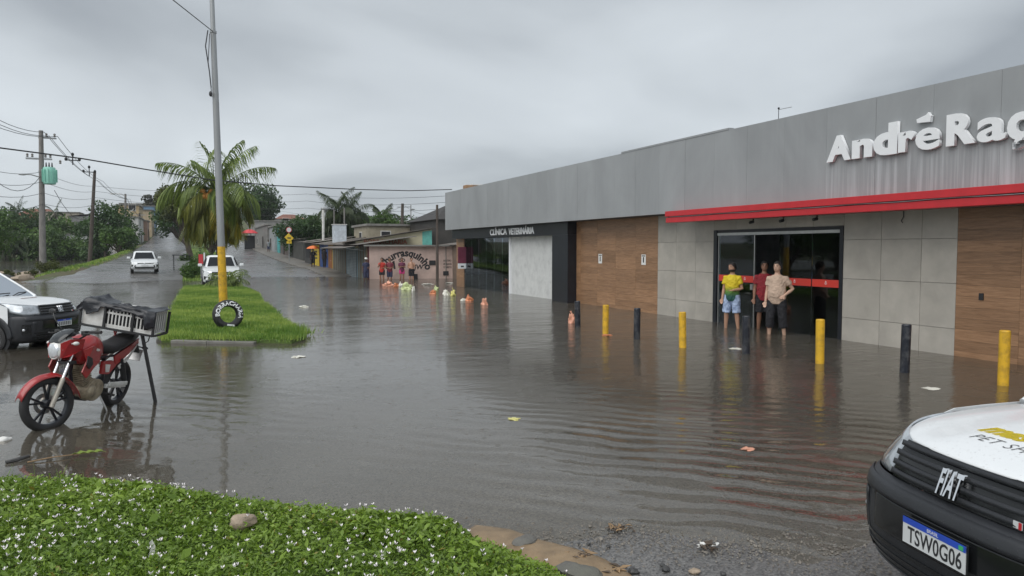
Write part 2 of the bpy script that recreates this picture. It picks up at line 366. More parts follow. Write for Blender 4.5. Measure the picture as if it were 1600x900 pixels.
# ------------------------------------------------------------------ flood water
def water_mat():
    m, t, p = newmat('flood_water'); L = t.links.new; t.nodes.remove(p)
    def mth(op, a, b=None, clamp=False):
        n = nd(t, 'ShaderNodeMath', operation=op, use_clamp=clamp)
        for i, q in enumerate((a, b)):
            if q is None: continue
            if isinstance(q, (int, float)): n.inputs[i].default_value = q
            else: L(q, n.inputs[i])
        return n.outputs[0]
    c = nd(t, 'ShaderNodeTexCoord').outputs['Object']
    def noise(scale, det=3, rough=0.5, st=(1,1,1), rot=0.0, dist=0.0):
        mp = nd(t, 'ShaderNodeMapping'); L(c, mp.inputs[0]); mp.inputs['Scale'].default_value = st; mp.inputs['Rotation'].default_value = (0, 0, rot)
        n = nd(t, 'ShaderNodeTexNoise'); n.inputs['Scale'].default_value = scale; n.inputs['Detail'].default_value = det; n.inputs['Roughness'].default_value = rough; n.inputs['Distortion'].default_value = dist
        L(mp.outputs[0], n.inputs['Vector']); return n.outputs[0]
    dep = nd(t, 'ShaderNodeAttribute'); dep.attribute_name = 'depth'
    wav = nd(t, 'ShaderNodeAttribute'); wav.attribute_name = 'swell'
    # wind ripples, wake swell, rain rings
    rip = noise(3.2, 4, 0.55, (1, 1.7, 1), 0.4)
    rip2 = noise(10, 3, 0.55, (1, 2.0, 1), 0.4)
    mp = nd(t, 'ShaderNodeMapping'); L(c, mp.inputs[0]); mp.inputs['Rotation'].default_value = (0, 0, WROT)
    wv = nd(t, 'ShaderNodeTexWave', wave_type='BANDS', bands_direction='X'); wv.inputs['Scale'].default_value = WSC; wv.inputs['Distortion'].default_value = 8.0; wv.inputs['Detail'].default_value = 3; wv.inputs['Detail Scale'].default_value = 0.6
    L(mp.outputs[0], wv.inputs['Vector'])
    def rain(scale, ring):
        v = nd(t, 'ShaderNodeTexVoronoi'); v.inputs['Scale'].default_value = scale; v.voronoi_dimensions = '2D'; L(c, v.inputs['Vector'])
        sp = nd(t, 'ShaderNodeSeparateColor'); L(v.outputs['Color'], sp.inputs[0])
        d = v.outputs['Distance']
        rad = mth('MULTIPLY', sp.outputs[0], ring)
        q = mth('ABSOLUTE', mth('SUBTRACT', d, rad))
        k = mth('MAXIMUM', mth('SUBTRACT', 1.0, mth('MULTIPLY', q, 16.0)), 0.0)
        on = mth('GREATER_THAN', sp.outputs[1], 0.6)
        return mth('MULTIPLY', mth('MULTIPLY', k, k), on)
    r1 = rain(3.4, 0.30); r2 = rain(8.0, 0.16)
    calm = noise(0.16, 3, 0.5)
    cm = nd(t, 'ShaderNodeMapRange'); L(calm, cm.inputs[0]); cm.inputs[1].default_value = 0.35; cm.inputs[2].default_value = 0.62; cm.inputs[3].default_value = 0.5; cm.inputs[4].default_value = 1.15
    hgt = mth('MULTIPLY', rip, 0.017)
    hgt = mth('ADD', hgt, mth('MULTIPLY', rip2, 0.0065))
    rip3 = noise(0.75, 3, 0.5, (0.5, 1.15, 1), 0.4)
    hgt = mth('ADD', hgt, mth('MULTIPLY', rip3, 0.045))
    chop = nd(t, 'ShaderNodeAttribute'); chop.attribute_name = 'chop'
    hgt = mth('MULTIPLY', mth('MULTIPLY', hgt, cm.outputs[0]), chop.outputs['Fac'])
    dk = mth('MULTIPLY', dep.outputs['Fac'], 7.0, True)
    dk2 = mth('ADD', 0.12, mth('MULTIPLY', dk, 0.88))
    hgt = mth('MULTIPLY', hgt, dk2)
    hgt = mth('ADD', hgt, mth('MULTIPLY', mth('MULTIPLY', mth('MULTIPLY', wv.outputs['Fac'], mth('MULTIPLY', noise(0.9, 2, 0.5, (1,1,1), 0.6), noise(0.9, 2, 0.5, (1,1,1), 0.6))), wav.outputs['Fac']), 0.022))
    hgt = mth('ADD', hgt, mth('MULTIPLY', mth('ADD', mth('MULTIPLY', r1, 0.0010), mth('MULTIPLY', r2, 0.0011)), 0.8))
    b = nd(t, 'ShaderNodeBump'); b.inputs['Strength'].default_value = 1.0; b.inputs['Distance'].default_value = 1.0; L(hgt, b.inputs['Height'])
    fr = nd(t, 'ShaderNodeFresnel'); fr.inputs[0].default_value = 1.58; L(b.outputs[0], fr.inputs['Normal'])
    bf = nd(t, 'ShaderNodeNewGeometry'); fac = mth('MULTIPLY', fr.outputs[0], mth('SUBTRACT', 1.0, bf.outputs['Backfacing']))
    gl = nd(t, 'ShaderNodeBsdfGlossy'); gl.inputs['Roughness'].default_value = 0.035; L(b.outputs[0], gl.inputs['Normal'])
    tr = nd(t, 'ShaderNodeBsdfTransparent'); tr.inputs[0].default_value = (0.86, 0.82, 0.74, 1)
    df = nd(t, 'ShaderNodeBsdfDiffuse'); df.inputs[0].default_value = (0.115, 0.102, 0.082, 1)
    mk = nd(t, 'ShaderNodeMapRange'); L(dep.outputs['Fac'], mk.inputs[0]); mk.inputs[1].default_value = 0.0; mk.inputs[2].default_value = 0.22; mk.inputs[3].default_value = 0.12; mk.inputs[4].default_value = 0.93
    m1 = nd(t, 'ShaderNodeMixShader'); L(mk.outputs[0], m1.inputs[0]); L(tr.outputs[0], m1.inputs[1]); L(df.outputs[0], m1.inputs[2])
    m2 = nd(t, 'ShaderNodeMixShader'); L(fac, m2.inputs[0]); L(m1.outputs[0], m2.inputs[1]); L(gl.outputs[0], m2.inputs[2])
    L(m2.outputs[0], t.nodes['Material Output'].inputs[0]); return m
M['water'] = water_mat()
wx = lines((-75,-16,2),(-16,-6,0.5),(-6,14,0.2),(14,20.5,0.5)); wy = lines((0,14,0.2),(14,30,0.5),(30,80,1),(80,160,4))
wme = sheet('flood_water', wx, wy, lambda x, y: x*0, M['water'])
XX, YY = np.meshgrid(wx, wy)
a = wme.attributes.new('depth', 'FLOAT', 'POINT'); a.data.foreach_set('value', np.clip(-height(XX, YY), 0, 2).ravel().astype(np.float32))
sw = np.exp(-(((XX-4.9)/2.3)**2+((YY-5.5)/2.2)**2))*1.3+np.exp(-(((XX+0.2)/1.3)**2+((YY-9.6)/2.0)**2))*0.5
chop_ = np.maximum(0.30+0.70*sst(3.0, 7.5, XX), 0.30+0.70*sst(20, 34, YY))
a = wme.attributes.new('chop', 'FLOAT', 'POINT'); a.data.foreach_set('value', chop_.ravel().astype(np.float32))
a = wme.attributes.new('swell', 'FLOAT', 'POINT'); a.data.foreach_set('value', sw.ravel().astype(np.float32))
tag(link('water', wme, None), kind='structure')
# ------------------------------------------------------------------ raised islands with kerbs
M['turf'] = pm('turf_soil', (0.075,0.12,0.025), 0.9, var=0.5, scale=5, bump=0.6, bscale=20)
M['kerb'] = pm('kerb_concrete', (0.13,0.125,0.115), 0.6, var=0.3, scale=6, bump=0.3, bscale=60, dirt=(0.08,0.09,0.05), dirt_amt=0.7, rand=0.2)
M['sand'] = pm('wet_sand', (0.22,0.155,0.09), 0.45, var=0.25, scale=9, bump=0.25, bscale=120)
def polyarea(P): return 0.5*sum(P[i][0]*P[(i+1)%len(P)][1]-P[(i+1)%len(P)][0]*P[i][1] for i in range(len(P)))
def inside(P, x, y):
    x = np.asarray(x); y = np.asarray(y); r = np.zeros(x.shape, bool); n = len(P)
    for i in range(n):
        x0, y0 = P[i][0], P[i][1]; x1, y1 = P[(i+1)%n][0], P[(i+1)%n][1]
        c = ((y0 > y) != (y1 > y)) & (x < (x1-x0)*(y-y0)/((y1-y0) if abs(y1-y0) > 1e-9 else 1e-9)+x0); r ^= c
    return r
def edge_dist(P, x, y):
    d = np.full(np.shape(x), 1e9); n = len(P)
    for i in range(n):
        a = np.array(P[i][:2]); b = np.array(P[(i+1)%n][:2]); ab = b-a
        t = np.clip(((x-a[0])*ab[0]+(y-a[1])*ab[1])/(ab@ab), 0, 1)
        d = np.minimum(d, np.hypot(x-a[0]-t*ab[0], y-a[1]-t*ab[1]))
    return d
def island(name, P, top, rise=0.06, kerb_runs=(), kw=0.14, mat=None):
    if polyarea(P) < 0: P = P[::-1]
    xs = [p[0] for p in P]; ys = [p[1] for p in P]
    n = len(P); cx = sum(xs)/n; cy = sum(ys)/n
    mb = MB(); vs = []
    for f, zf in ((1.0, -0.6), (1.0, 0.0), (0.9, 0.5), (0.6, 0.9), (0.25, 1.0)):
        for p in P:
            x = cx+(p[0]-cx)*f; y = cy+(p[1]-cy)*f
            z = top(x, y)+(rise*zf if zf >= 0 else zf)
            vs.append((x, y, z))
    vs.append((cx, cy, top(cx, cy)+rise)); fs = []
    for k in range(4):
        for i in range(n): fs.append((k*n+i, k*n+(i+1)%n, (k+1)*n+(i+1)%n, (k+1)*n+i))
    for i in range(n): fs.append((4*n+i, 4*n+(i+1)%n, 5*n))
    mb.add(vs, fs); o = mb.build(name, mat or M['turf'], None, smooth=60); tag(o, kind='structure')
    return o, P
def kerb(par, pts, top, w=0.15, h=0.5, L0=0.8, jit=0.012, seed=1):
    rr = random.Random(seed)
    for (a, b) in zip(pts[:-1], pts[1:]):
        a = Vector(a[:2]); b = Vector(b[:2]); d = b-a; n = max(1, round(d.length/L0)); ang = math.atan2(d.y, d.x)
        for i in range(n):
            c = a+d*(i+0.5)/n; l = d.length/n-0.015
            z = top(c.x, c.y)+rr.uniform(-jit, jit)
            mb = MB(); mb.box((0,0,-h/2), (l, w, h)); o = mb.build('kerb_stone', M['kerb'], par, bevel=0.02)
            o.location = (c.x+rr.uniform(-jit,jit), c.y+rr.uniform(-jit,jit), z); o.rotation_euler = (rr.uniform(-.02,.02), rr.uniform(-.012,.012), ang+rr.uniform(-.01,.01))
# grass island with the lamp post
IS2 = [tuple(G(u, v, 0.08)[:2]) for u, v in ((252,529),(330,529),(400,530),(455,531),(477,525),(466,513),(440,498),(428,485),(408,470),(402,458),(385,450),(350,447),(310,447),(289,448),(276,470),(264,497))]
top2 = lambda x, y: 0.07
isl, IS2 = island('grass_island', IS2, top2, 0.05)
kerb(isl, [G(268,531,0.06), G(325,532,0.06), G(400,533,0.06)], lambda x, y: 0.05, seed=2)
kerb(isl, [G(250,529,0.06), G(263,497,0.06), G(275,470,0.06), G(288,449,0.06)], lambda x, y: 0.06, seed=3)
# far median
IS3 = [(-0.55,50),(0.3,48.6),(1.6,48.6),(2.7,50),(2.8,80),(2.8,130),(2.8,190),(-0.2,190),(-0.55,130),(-0.6,80)]
med = MB()
ysm = list(np.arange(48.8, 200, 3))
med.grid(lambda x, y: (x, y, H1(x, y)+0.14+0.1*(1-((x-1.1)/1.75)**2)), [-0.62,-0.3,0.5,1.1,1.8,2.5,2.82], ysm)
for xk in (-0.62, 2.82):
    med.grid(lambda q, y: (xk, y, H1(xk, y)+0.14-0.4*q), [0,1], ysm)
med.grid(lambda x, q: (x, ysm[0], H1(x, ysm[0])+0.14+0.1*(1-((x-1.1)/1.75)**2)*(1-q)-0.4*q), [-0.62,-0.3,0.5,1.1,1.8,2.5,2.82], [0,1])
mo = med.build('median_strip', M['turf'], None, smooth=50); tag(mo, kind='structure')
# near flower bed, the camera stands on it
IS1 = [tuple(G(u, v, 0.16)[:2]) for u, v in ((-90,738),(0,745),(110,742),(240,752),(330,768),(420,775),(500,789),(580,794),(660,800),(705,808),(745,835),(790,850),(850,868),(905,905))]+[(1.75,2.6),(1.6,0.6),(-2.6,0.6),(-3.4,3),(-3.0,7)]
bed, IS1 = island('planting_bed', IS1, lambda x, y: 0.07, 0.05)
# sand spit and broken kerb by the bed
sp = [tuple(G(u, v, 0.03)[:2]) for u, v in ((742,812),(790,818),(840,838),(900,855),(950,872),(985,893),(1000,915),(930,915),(880,890),(800,860),(740,840),(728,822)) ]
so, _ = island('sand_patch', sp, lambda x, y: H1(x, y)+0.004, 0.028, mat=M['sand'])
# pavement on the right, beyond the corner
pv = MB(); ysp = list(np.arange(52, 150, 2.0)); xo = lambda y: np.interp(y, [56,60,75,90,150],[10.6,10.6,11.8,12.6,13.4])
pv.grid(lambda q, y: (8.55+(xo(y)-8.55)*q, y, H1(8.6, y)+0.10*float(sst(56, 64, y))+0.012), [0,.5,1], ysp)
pv.grid(lambda q, y: (8.55, y, H1(8.6, y)+0.10*float(sst(56, 64, y))+0.012-0.4*q), [0,1], ysp)
M['paving'] = pm('pavement_concrete', (0.17,0.16,0.145), 0.5, var=0.35, scale=2, bump=0.3, dirt=(0.07,0.06,0.045), dirt_amt=0.7, dirt_scale=0.7)
tag(pv.build('pavement', M['paving'], None), kind='structure')
# ------------------------------------------------------------------ pet shop building
BX = 12.75
M['fascia'] = None
def fascia_mat():
    m, t, p = newmat('grey_composite_panel'); L = t.links.new
    c = nd(t, 'ShaderNodeTexCoord'); g = nd(t, 'ShaderNodeNewGeometry')
    oi = nd(t, 'ShaderNodeObjectInfo')
    mp = nd(t, 'ShaderNodeMapping'); L(g.outputs['Position'], mp.inputs[0]); mp.inputs['Scale'].default_value = (1, 9, 0.22)
    n = nd(t, 'ShaderNodeTexNoise'); n.inputs['Scale'].default_value = 1.0; n.inputs['Detail'].default_value = 5; n.inputs['Roughness'].default_value = 0.7; L(mp.outputs[0], n.inputs['Vector'])
    mp2 = nd(t, 'ShaderNodeMapping'); L(g.outputs['Position'], mp2.inputs[0]); mp2.inputs['Scale'].default_value = (1, 1, 0.6)
    n2 = nd(t, 'ShaderNodeTexNoise'); n2.inputs['Scale'].default_value = 0.55; n2.inputs['Detail'].default_value = 6; n2.inputs['Roughness'].default_value = 0.6; n2.inputs['Distortion'].default_value = 0.6; L(mp2.outputs[0], n2.inputs['Vector'])
    sp = nd(t, 'ShaderNodeSeparateXYZ'); L(g.outputs['Position'], sp.inputs[0])
    # rain streaks washed down below the letters
    a = nd(t, 'ShaderNodeMapRange'); L(sp.outputs[2], a.inputs[0]); a.inputs[1].default_value = 3.85; a.inputs[2].default_value = 3.55; a.inputs[3].default_value = 0; a.inputs[4].default_value = 1
    b = nd(t, 'ShaderNodeMapRange'); L(sp.outputs[1], b.inputs[0]); b.inputs[1].default_value = 11.7; b.inputs[2].default_value = 11.4; b.inputs[3].default_value = 0; b.inputs[4].default_value = 1
    ab = nd(t, 'ShaderNodeMath', operation='MULTIPLY'); L(a.outputs[0], ab.inputs[0]); L(b.outputs[0], ab.inputs[1])
    s = nd(t, 'ShaderNodeMapRange'); L(n.outputs[0], s.inputs[0]); s.inputs[1].default_value = 0.46; s.inputs[2].default_value = 0.68; s.inputs[3].default_value = 0; s.inputs[4].default_value = 0.45
    st = nd(t, 'ShaderNodeMath', operation='MULTIPLY'); L(ab.outputs[0], st.inputs[0]); L(s.outputs[0], st.inputs[1])
    v = nd(t, 'ShaderNodeMapRange'); L(n2.outputs[0], v.inputs[0]); v.inputs[1].default_value = 0.3; v.inputs[2].default_value = 0.7; v.inputs[3].default_value = 0.84; v.inputs[4].default_value = 1.10
    v2 = nd(t, 'ShaderNodeMapRange'); L(n.outputs[0], v2.inputs[0]); v2.inputs[1].default_value = 0.3; v2.inputs[2].default_value = 0.7; v2.inputs[3].default_value = 0.975; v2.inputs[4].default_value = 1.025
    v3 = nd(t, 'ShaderNodeMapRange'); L(oi.outputs['Random'], v3.inputs[0]); v3.inputs[3].default_value = 0.975; v3.inputs[4].default_value = 1.025
    q = nd(t, 'ShaderNodeMath', operation='MULTIPLY'); L(v.outputs[0], q.inputs[0]); L(v2.outputs[0], q.inputs[1])
    q2 = nd(t, 'ShaderNodeMath', operation='MULTIPLY'); L(q.outputs[0], q2.inputs[0]); L(v3.outputs[0], q2.inputs[1])
    vm = nd(t, 'ShaderNodeVectorMath', operation='SCALE'); vm.inputs[0].default_value = (0.295,0.308,0.318); L(q2.outputs[0], vm.inputs['Scale'])
    mc = nd(t, 'ShaderNodeMix', data_type='RGBA'); L(st.outputs[0], mc.inputs[0]); L(vm.outputs[0], mc.inputs[6]); mc.inputs[7].default_value = (0.62,0.65,0.68,1)
    L(mc.outputs[2], p.inputs['Base Color']); p.inputs['Roughness'].default_value = 0.42; p.inputs['Metallic'].default_value = 0.0
    return m
M['fascia'] = fascia_mat()
def wood_mat():
    m, t, p = newmat('wood_look_tile'); L = t.links.new
    c = nd(t, 'ShaderNodeTexCoord'); oi = nd(t, 'ShaderNodeObjectInfo')
    va = nd(t, 'ShaderNodeVectorMath', operation='MULTIPLY_ADD'); L(oi.outputs['Random'], va.inputs[0]); va.inputs[1].default_value = (31, 57, 73); L(c.outputs['Object'], va.inputs[2])
    mp = nd(t, 'ShaderNodeMapping'); L(va.outputs[0], mp.inputs[0]); mp.inputs['Scale'].default_value = (1, 1.6, 22)
    n = nd(t, 'ShaderNodeTexNoise'); n.inputs['Scale'].default_value = 1.5; n.inputs['Detail'].default_value = 6; n.inputs['Roughness'].default_value = 0.65; n.inputs['Distortion'].default_value = 0.8; L(mp.outputs[0], n.inputs['Vector'])
    r = nd(t, 'ShaderNodeValToRGB'); L(n.outputs[0], r.inputs[0])
    r.color_ramp.elements[0].position = 0.33; r.color_ramp.elements[0].color = (0.205,0.112,0.057,1)
    r.color_ramp.elements[1].position = 0.68; r.color_ramp.elements[1].color = (0.365,0.21,0.116,1)
    mr = nd(t, 'ShaderNodeMapRange'); L(oi.outputs['Random'], mr.inputs[0]); mr.inputs[3].default_value = 0.82; mr.inputs[4].default_value = 1.18
    vm = nd(t, 'ShaderNodeVectorMath', operation='SCALE'); L(r.outputs[0], vm.inputs[0]); L(mr.outputs[0], vm.inputs['Scale']); L(vm.outputs[0], p.inputs['Base Color'])
    p.inputs['Roughness'].default_value = 0.38
    b = nd(t, 'ShaderNodeBump'); b.inputs['Strength'].default_value = 0.15; b.inputs['Distance'].default_value = 0.01; L(n.outputs[0], b.inputs['Height']); L(b.outputs[0], p.inputs['Normal'])
    return m
M['wood'] = wood_mat()
M['grout'] = pm('joint_mortar', (0.30,0.24,0.18), 0.8)
M['tile'] = pm('concrete_look_tile', (0.41,0.385,0.34), 0.35, var=0.16, scale=1.6, bump=0.05, dirt=(0.29,0.275,0.25), dirt_amt=0.35, rand=0.05)
M['joint'] = pm('dark_joint', (0.14,0.13,0.12), 0.8)
M['redcan'] = pm('red_canopy_sheet', (0.50,0.022,0.03), 0.35, var=0.08)
M['marble'] = pm('white_panel', (0.62,0.63,0.62), 0.35, var=0.06, scale=3, dirt=(0.36,0.37,0.37), dirt_amt=0.55, dirt_scale=2.6)
M['plaster'] = pm('grey_plaster', (0.33,0.32,0.30), 0.8, var=0.2, dirt=(0.12,0.11,0.1), dirt_amt=0.5)
M['soffit'] = pm('soffit_dark', (0.10,0.10,0.10), 0.7)
M['redfilm'] = pm('red_safety_film', (0.62,0.045,0.03), 0.4, var=0.05)
shop = thing('pet_shop_building', 'long single-storey pet shop with grey fascia, red canopy and wood-look panels', 'building', (BX, 0, 0))
def bb(name, x0, x1, y0, y1, z0, z1, mat, par=None, bevel=0):
    mb = MB(); mb.box(((x0+x1)/2, (y0+y1)/2, (z0+z1)/2), (x1-x0, y1-y0, z1-z0)); return mb.build(name, mat, par, bevel=bevel)
wl = MB()
def wbox(mb, x0, x1, y0, y1, z0, z1): mb.box(((x0+x1)/2, (y0+y1)/2, (z0+z1)/2), (abs(x1-x0), abs(y1-y0), abs(z1-z0)))
for y0, y1, z0, z1 in ((3.2,11.72,-.5,4.75),(11.72,15.95,2.44,4.75),(15.95,29.72,-.5,4.75),(29.72,35.75,2.47,4.75),(35.75,36.9,-.5,4.75)):
    wbox(wl, 0.032, 0.24, y0, y1, z0, z1)
wbox(wl, 0.24, 13, 36.7, 36.9, -.5, 4.75); wbox(wl, 13, 13.2, 3.2, 36.9, -.5, 4.75); wbox(wl, 0.24, 13, 3.2, 3.4, -.5, 4.75)
wl.build('wall', M['plaster'], shop)
rf = MB(); wbox(rf, 0.24, 13, 3.4, 36.7, 4.45, 4.6); rf.build('roof', M['plaster'], shop)
# fascia
rr = random.Random(5)
pw = 1.2; y = 3.2; i = 0
fpm = MB(); fpm.box((0, 0, 0), (0.05, pw-0.004, 1.93)); fpme = fpm.mesh('fascia_panel'); fpme.materials.append(M['fascia'])
while y < 36.2:
    o = link('fascia_panel', fpme, None, shop); o.location = (-0.625+rr.uniform(-.002,.002), y+pw/2, 3.895); y += pw
YE = y
bk = MB(); wbox(bk, -0.595, -0.55, 3.2, YE-0.01, 2.94, 4.84); wbox(bk, -0.55, 0.03, 3.2, YE-0.01, 2.935, 2.99); wbox(bk, -0.55, 0.03, 3.2, YE-0.01, 4.72, 4.80); bk.build('soffit', M['soffit'], shop)
mb = MB(); wbox(mb, -0.645, 0.9, YE+0.002, YE+0.03, 2.93, 4.858); mb.build('fascia_end_panel', M['fascia'], shop)
mb = MB(); wbox(mb, -0.66, -0.5, 14.65, 19.6, 4.863, 4.91); mb.build('parapet_cap', M['fascia'], shop)
# red canopy
for z0, z1, xo_ in ((2.66,2.795,-0.93),(2.825,2.965,-0.96)):
    mb = MB(); wbox(mb, xo_, -0.655, 3.2, 16.85, z0, z1); mb.build('canopy_beam', M['redcan'], shop, bevel=0.006)
mb = MB(); wbox(mb, -0.90, -0.66, 3.25, 16.80, 2.797, 2.823); mb.build('canopy_gap', M['blackpaint'], shop)
pts = [(-0.945, yy, 2.81+0.006*math.sin(yy*3.1)) for yy in np.arange(3.3, 16.7, 0.15)]
mb = MB(); mb.tube(pts, 0.006, 5); mb.build('silver_cable', M['alu'], shop)  # plain silver cable along the canopy gap, carries no lights
mb = MB(); wbox(mb, -0.65, 0.0, 3.2, 16.8, 2.70, 2.93); mb.build('canopy_soffit', M['soffit'], shop)
# wood-look planks
def planks(y0, y1, z0, z1, x=0.0, L0=1.2, hgt=0.2, off=0.0, seed=0):
    n = 0; z = z0
    while z < z1-0.02:
        h = min(hgt, z1-z); y = y0
        while y < y1-0.02:
            l = min(L0, y1-y); key = (round(l,2), round(h,2))
            if key not in PL:
                q = MB(); q.box((0,0,0), (0.024, l-0.0035, h-0.003)); PL[key] = q.mesh('wood_plank'); PL[key].materials.append(M['wood'])
            o = link('wood_plank', PL[key], None, shop); o.location = (x+0.012+rr.uniform(-.0015,.0015), y+l/2, z+h/2); y += l
        z += h
PL = {}
planks(18.56, 23.66, -0.3, 2.93); planks(3.2, 9.14, -0.3, 2.68); planks(35.75, 36.9, -0.3, 2.47, -0.01, 1.15)
mb = MB(); wbox(mb, 0.025, 0.031, 3.2, 9.14, -.3, 2.68); wbox(mb, 0.025, 0.031, 18.56, 23.66, -.3, 2.93); mb.build('mortar_joint', M['grout'], shop)
# concrete-look tiles
def tiles(ys, zs, skip=None):
    for a, b in zip(ys[:-1], ys[1:]):
        for c, d in zip(zs[:-1], zs[1:]):
            if skip and skip((a+b)/2, (c+d)/2): continue
            q = MB(); q.box((0,0,0), (0.024, b-a-0.007, d-c-0.007)); o = q.build('wall_tile', M['tile'], shop, bevel=0.002)
            o.location = (0.012+rr.uniform(-.001,.001), (a+b)/2, (c+d)/2)
zs = [-0.35,0.49,1.32,2.145,2.70]
tiles([9.14,9.86,10.76,11.70], zs); tiles([11.70,12.55,13.4,14.25,15.1,15.97], [2.45,2.70]); tiles([15.97,16.75,17.65,18.56], zs[:-1]+[2.93])
# door
DX = 0.06
fr = MB(); wbox(fr, -0.02, 0.2, 11.70, 11.79, -.3, 2.44); wbox(fr, -0.02, 0.2, 15.84, 15.97, -.3, 2.44); wbox(fr, 0.0, 0.2, 11.79, 15.84, 2.37, 2.44); fr.build('door_frame', M['blackpaint'], shop)
mb = MB(); wbox(mb, -0.01, 0.12, 11.80, 15.83, 2.30, 2.366); mb.build('door_track', M['alu'], shop)
def pane(name, y0, y1, z0, z1, x, mat=None):
    q = MB(); wbox(q, x-0.004, x+0.004, y0, y1, z0, z1); return q.build(name, mat or M['glass'], shop)
for y0, y1, x in ((14.44,15.80,0.03),(14.52,15.78,0.075),(12.62,13.62,0.05),(11.80,12.60,0.05)):
    g = pane('door_pane', y0, y1, -0.2, 2.30, x)
    if x != 0.075:
        f = MB(); wbox(f, x-0.006, x-0.0045, y0+0.005, y1-0.005, 1.11, 1.275); f.build('safety_stripe', M['redfilm'], g)
        for k in range(2 if y1-y0 > 1 else 1):
            yy = y0+(y1-y0)*(k+0.5)/(2 if y1-y0 > 1 else 1)
            q = MB(); q.tube([(x-0.0085, yy-0.03+0.06*i/6, 1.17+0.03*abs(i/3-1)**2) for i in range(7)], 0.006, 5); q.ell((x-0.0085, yy, 1.225), (0.002,0.018,0.018), 8, 5); q.build('stripe_mark', M['letterwhite'], g)
for yy, w in ((14.44,0.03),(15.80,0.035)):
    mb = MB(); wbox(mb, 0.012, 0.05, yy-w/2, yy+w/2, -0.25, 2.30); mb.build('door_rail', M['alu'], shop)
mb = MB(); wbox(mb, -0.015, 0.011, 14.46, 14.55, 0.93, 1.07); mb.build('door_lock', M['alu'], shop, bevel=0.008)
# small round security cameras under the canopy, not lamps
for yy in (14.2, 13.2, 12.2):
    mb = MB(); mb.tube([(-0.25,yy,2.70),(-0.25,yy,2.64)], 0.02, 8); mb.tube([(-0.25,yy,2.61),(-0.36,yy,2.585)], 0.035, 10); mb.build('security_camera', M['black'], shop)
mb = MB(); mb.tube([(-0.02,10.25,2.69),(-0.03,10.24,2.58),(-0.02,10.3,2.5),(-0.03,10.26,2.46)], 0.008, 5); mb.build('loose_cable', M['black'], shop)
mb = MB(); wbox(mb, -0.02, -0.001, 8.62, 8.70, 1.05, 1.17); mb.build('wall_socket', M['dark'], shop)
# interior
inn = MB(); wbox(inn, 5.0, 5.1, 9.8, 17.6, -.3, 3.0); wbox(inn, 0.25, 5.0, 9.7, 9.8, -.3, 3.0); wbox(inn, 0.25, 5.0, 17.6, 17.7, -.3, 3.0); wbox(inn, 0.25, 5.0, 9.8, 17.6, 2.9, 3.0)
inn.build('interior_wall', pm('interior_paint', (0.42,0.43,0.44), 0.7), shop)
# clinic: header, glass, white panel, column
mb = MB(); wbox(mb, -0.35, 0.03, 23.70, 36.6, 2.47, 2.934); mb.build('clinic_header', M['blackpaint'], shop)
mb = MB(); wbox(mb, -0.352, 0.03, 23.68, 24.95, -.4, 2.468); mb.build('clinic_column', M['blackpaint'], shop, bevel=0.01)
mb = MB(); wbox(mb, -0.0, 0.03, 24.95, 29.62, -.4, 2.465); mb.build('white_panel', M['marble'], shop)
mb = MB(); wbox(mb, -0.06, 0.05, 29.62, 29.76, -.4, 2.465); mb.build('window_jamb', M['letterwhite'], shop)
yy = 29.77; dy = (35.74-29.77)/6
for i in range(6): pane('clinic_pane', yy+i*dy+0.006, yy+(i+1)*dy-0.006, -.3, 2.46, 0.03, None)
mb = MB(); wbox(mb, 0.9, 0.95, 29.4, 36.0, -.4, 2.9); mb.build('clinic_dark_backing', M['dark'], shop)  # dark sheet added behind the glass, stands for the unlit room
# lettering
def facetext(body, size, y0, z0, x, mat, name, par, offset=0.0, ext=0.02, space=1.0, fitw=None, fith=None):
    me = text_mesh(body, size, ext, offset, space=space)
    xs = [v.co.x for v in me.vertices]; ysv = [v.co.y for v in me.vertices]
    sx = fitw/(max(xs)-min(xs)) if fitw else 1; sy = fith/(max(ysv)-min(ysv)) if fith else 1
    mnx, mny = min(xs), min(ysv)
    mapmesh(me, lambda c: Vector((x-c.z, y0-(c.x-mnx)*sx, z0+((c.y-mny)*sy if fith else c.y))))
    return link(name, me, mat, par)
def pxY(u, X): d = ray(u, 400); return X*d.y/d.x
LX = -0.70
for ch, u0, u1, z0, z1 in (('A',1290,1327.5,3.725,4.24),('n',1329,1360.5,3.725,4.09),('d',1362,1399,3.715,4.31),('r',1400.5,1427,3.725,4.10),('e',1427,1465,3.71,4.10),('R',1474.5,1520,3.72,4.26),('a',1522,1566.5,3.705,4.10),('ç',1568.5,1606,3.53,4.11)):
    ya, yb = pxY(u0, BX+LX), pxY(u1, BX+LX)
    facetext(ch, 0.7, ya, z0, LX, M['letterwhite'], 'letter', shop, offset={'e':.018,'a':.016,'ç':.026}.get(ch,.036), ext=0.035, fitw=ya-yb, fith=z1-z0)
def zc(px, py):  # point of a 1600-wide crop of the sign
    u, v = 1270+px*0.20625, 160+py*0.20625; d = ray(u, v); t = (BX+LX)/d.x; return (d.y*t, CAM_H+d.z*t)
acc = [zc(*p) for p in ((795,130),(868,95),(885,75),(893,92),(908,100),(903,110),(897,147),(800,157))]
mb = MB(); n = len(acc); mb.add([(LX-0.035, a, b) for a, b in acc]+[(LX+0.035, a, b) for a, b in acc], [tuple(range(n)), tuple(range(2*n-1, n-1, -1))]+[(i, n+i, n+(i+1)%n, (i+1)%n) for i in range(n)]); mb.build('letter', M['letterwhite'], shop, fix=True)
facetext('CLÍNICA', 0.42, 31.2, 2.56, -0.37, M['letterwhite'], 'lettering', shop, offset=0.012, ext=0.012, fitw=1.95, fith=0.345)
facetext('VETERINÁRIA', 0.42, 29.05, 2.55, -0.37, M['letterwhite'], 'lettering', shop, offset=0.012, ext=0.012, fitw=2.55, fith=0.345)
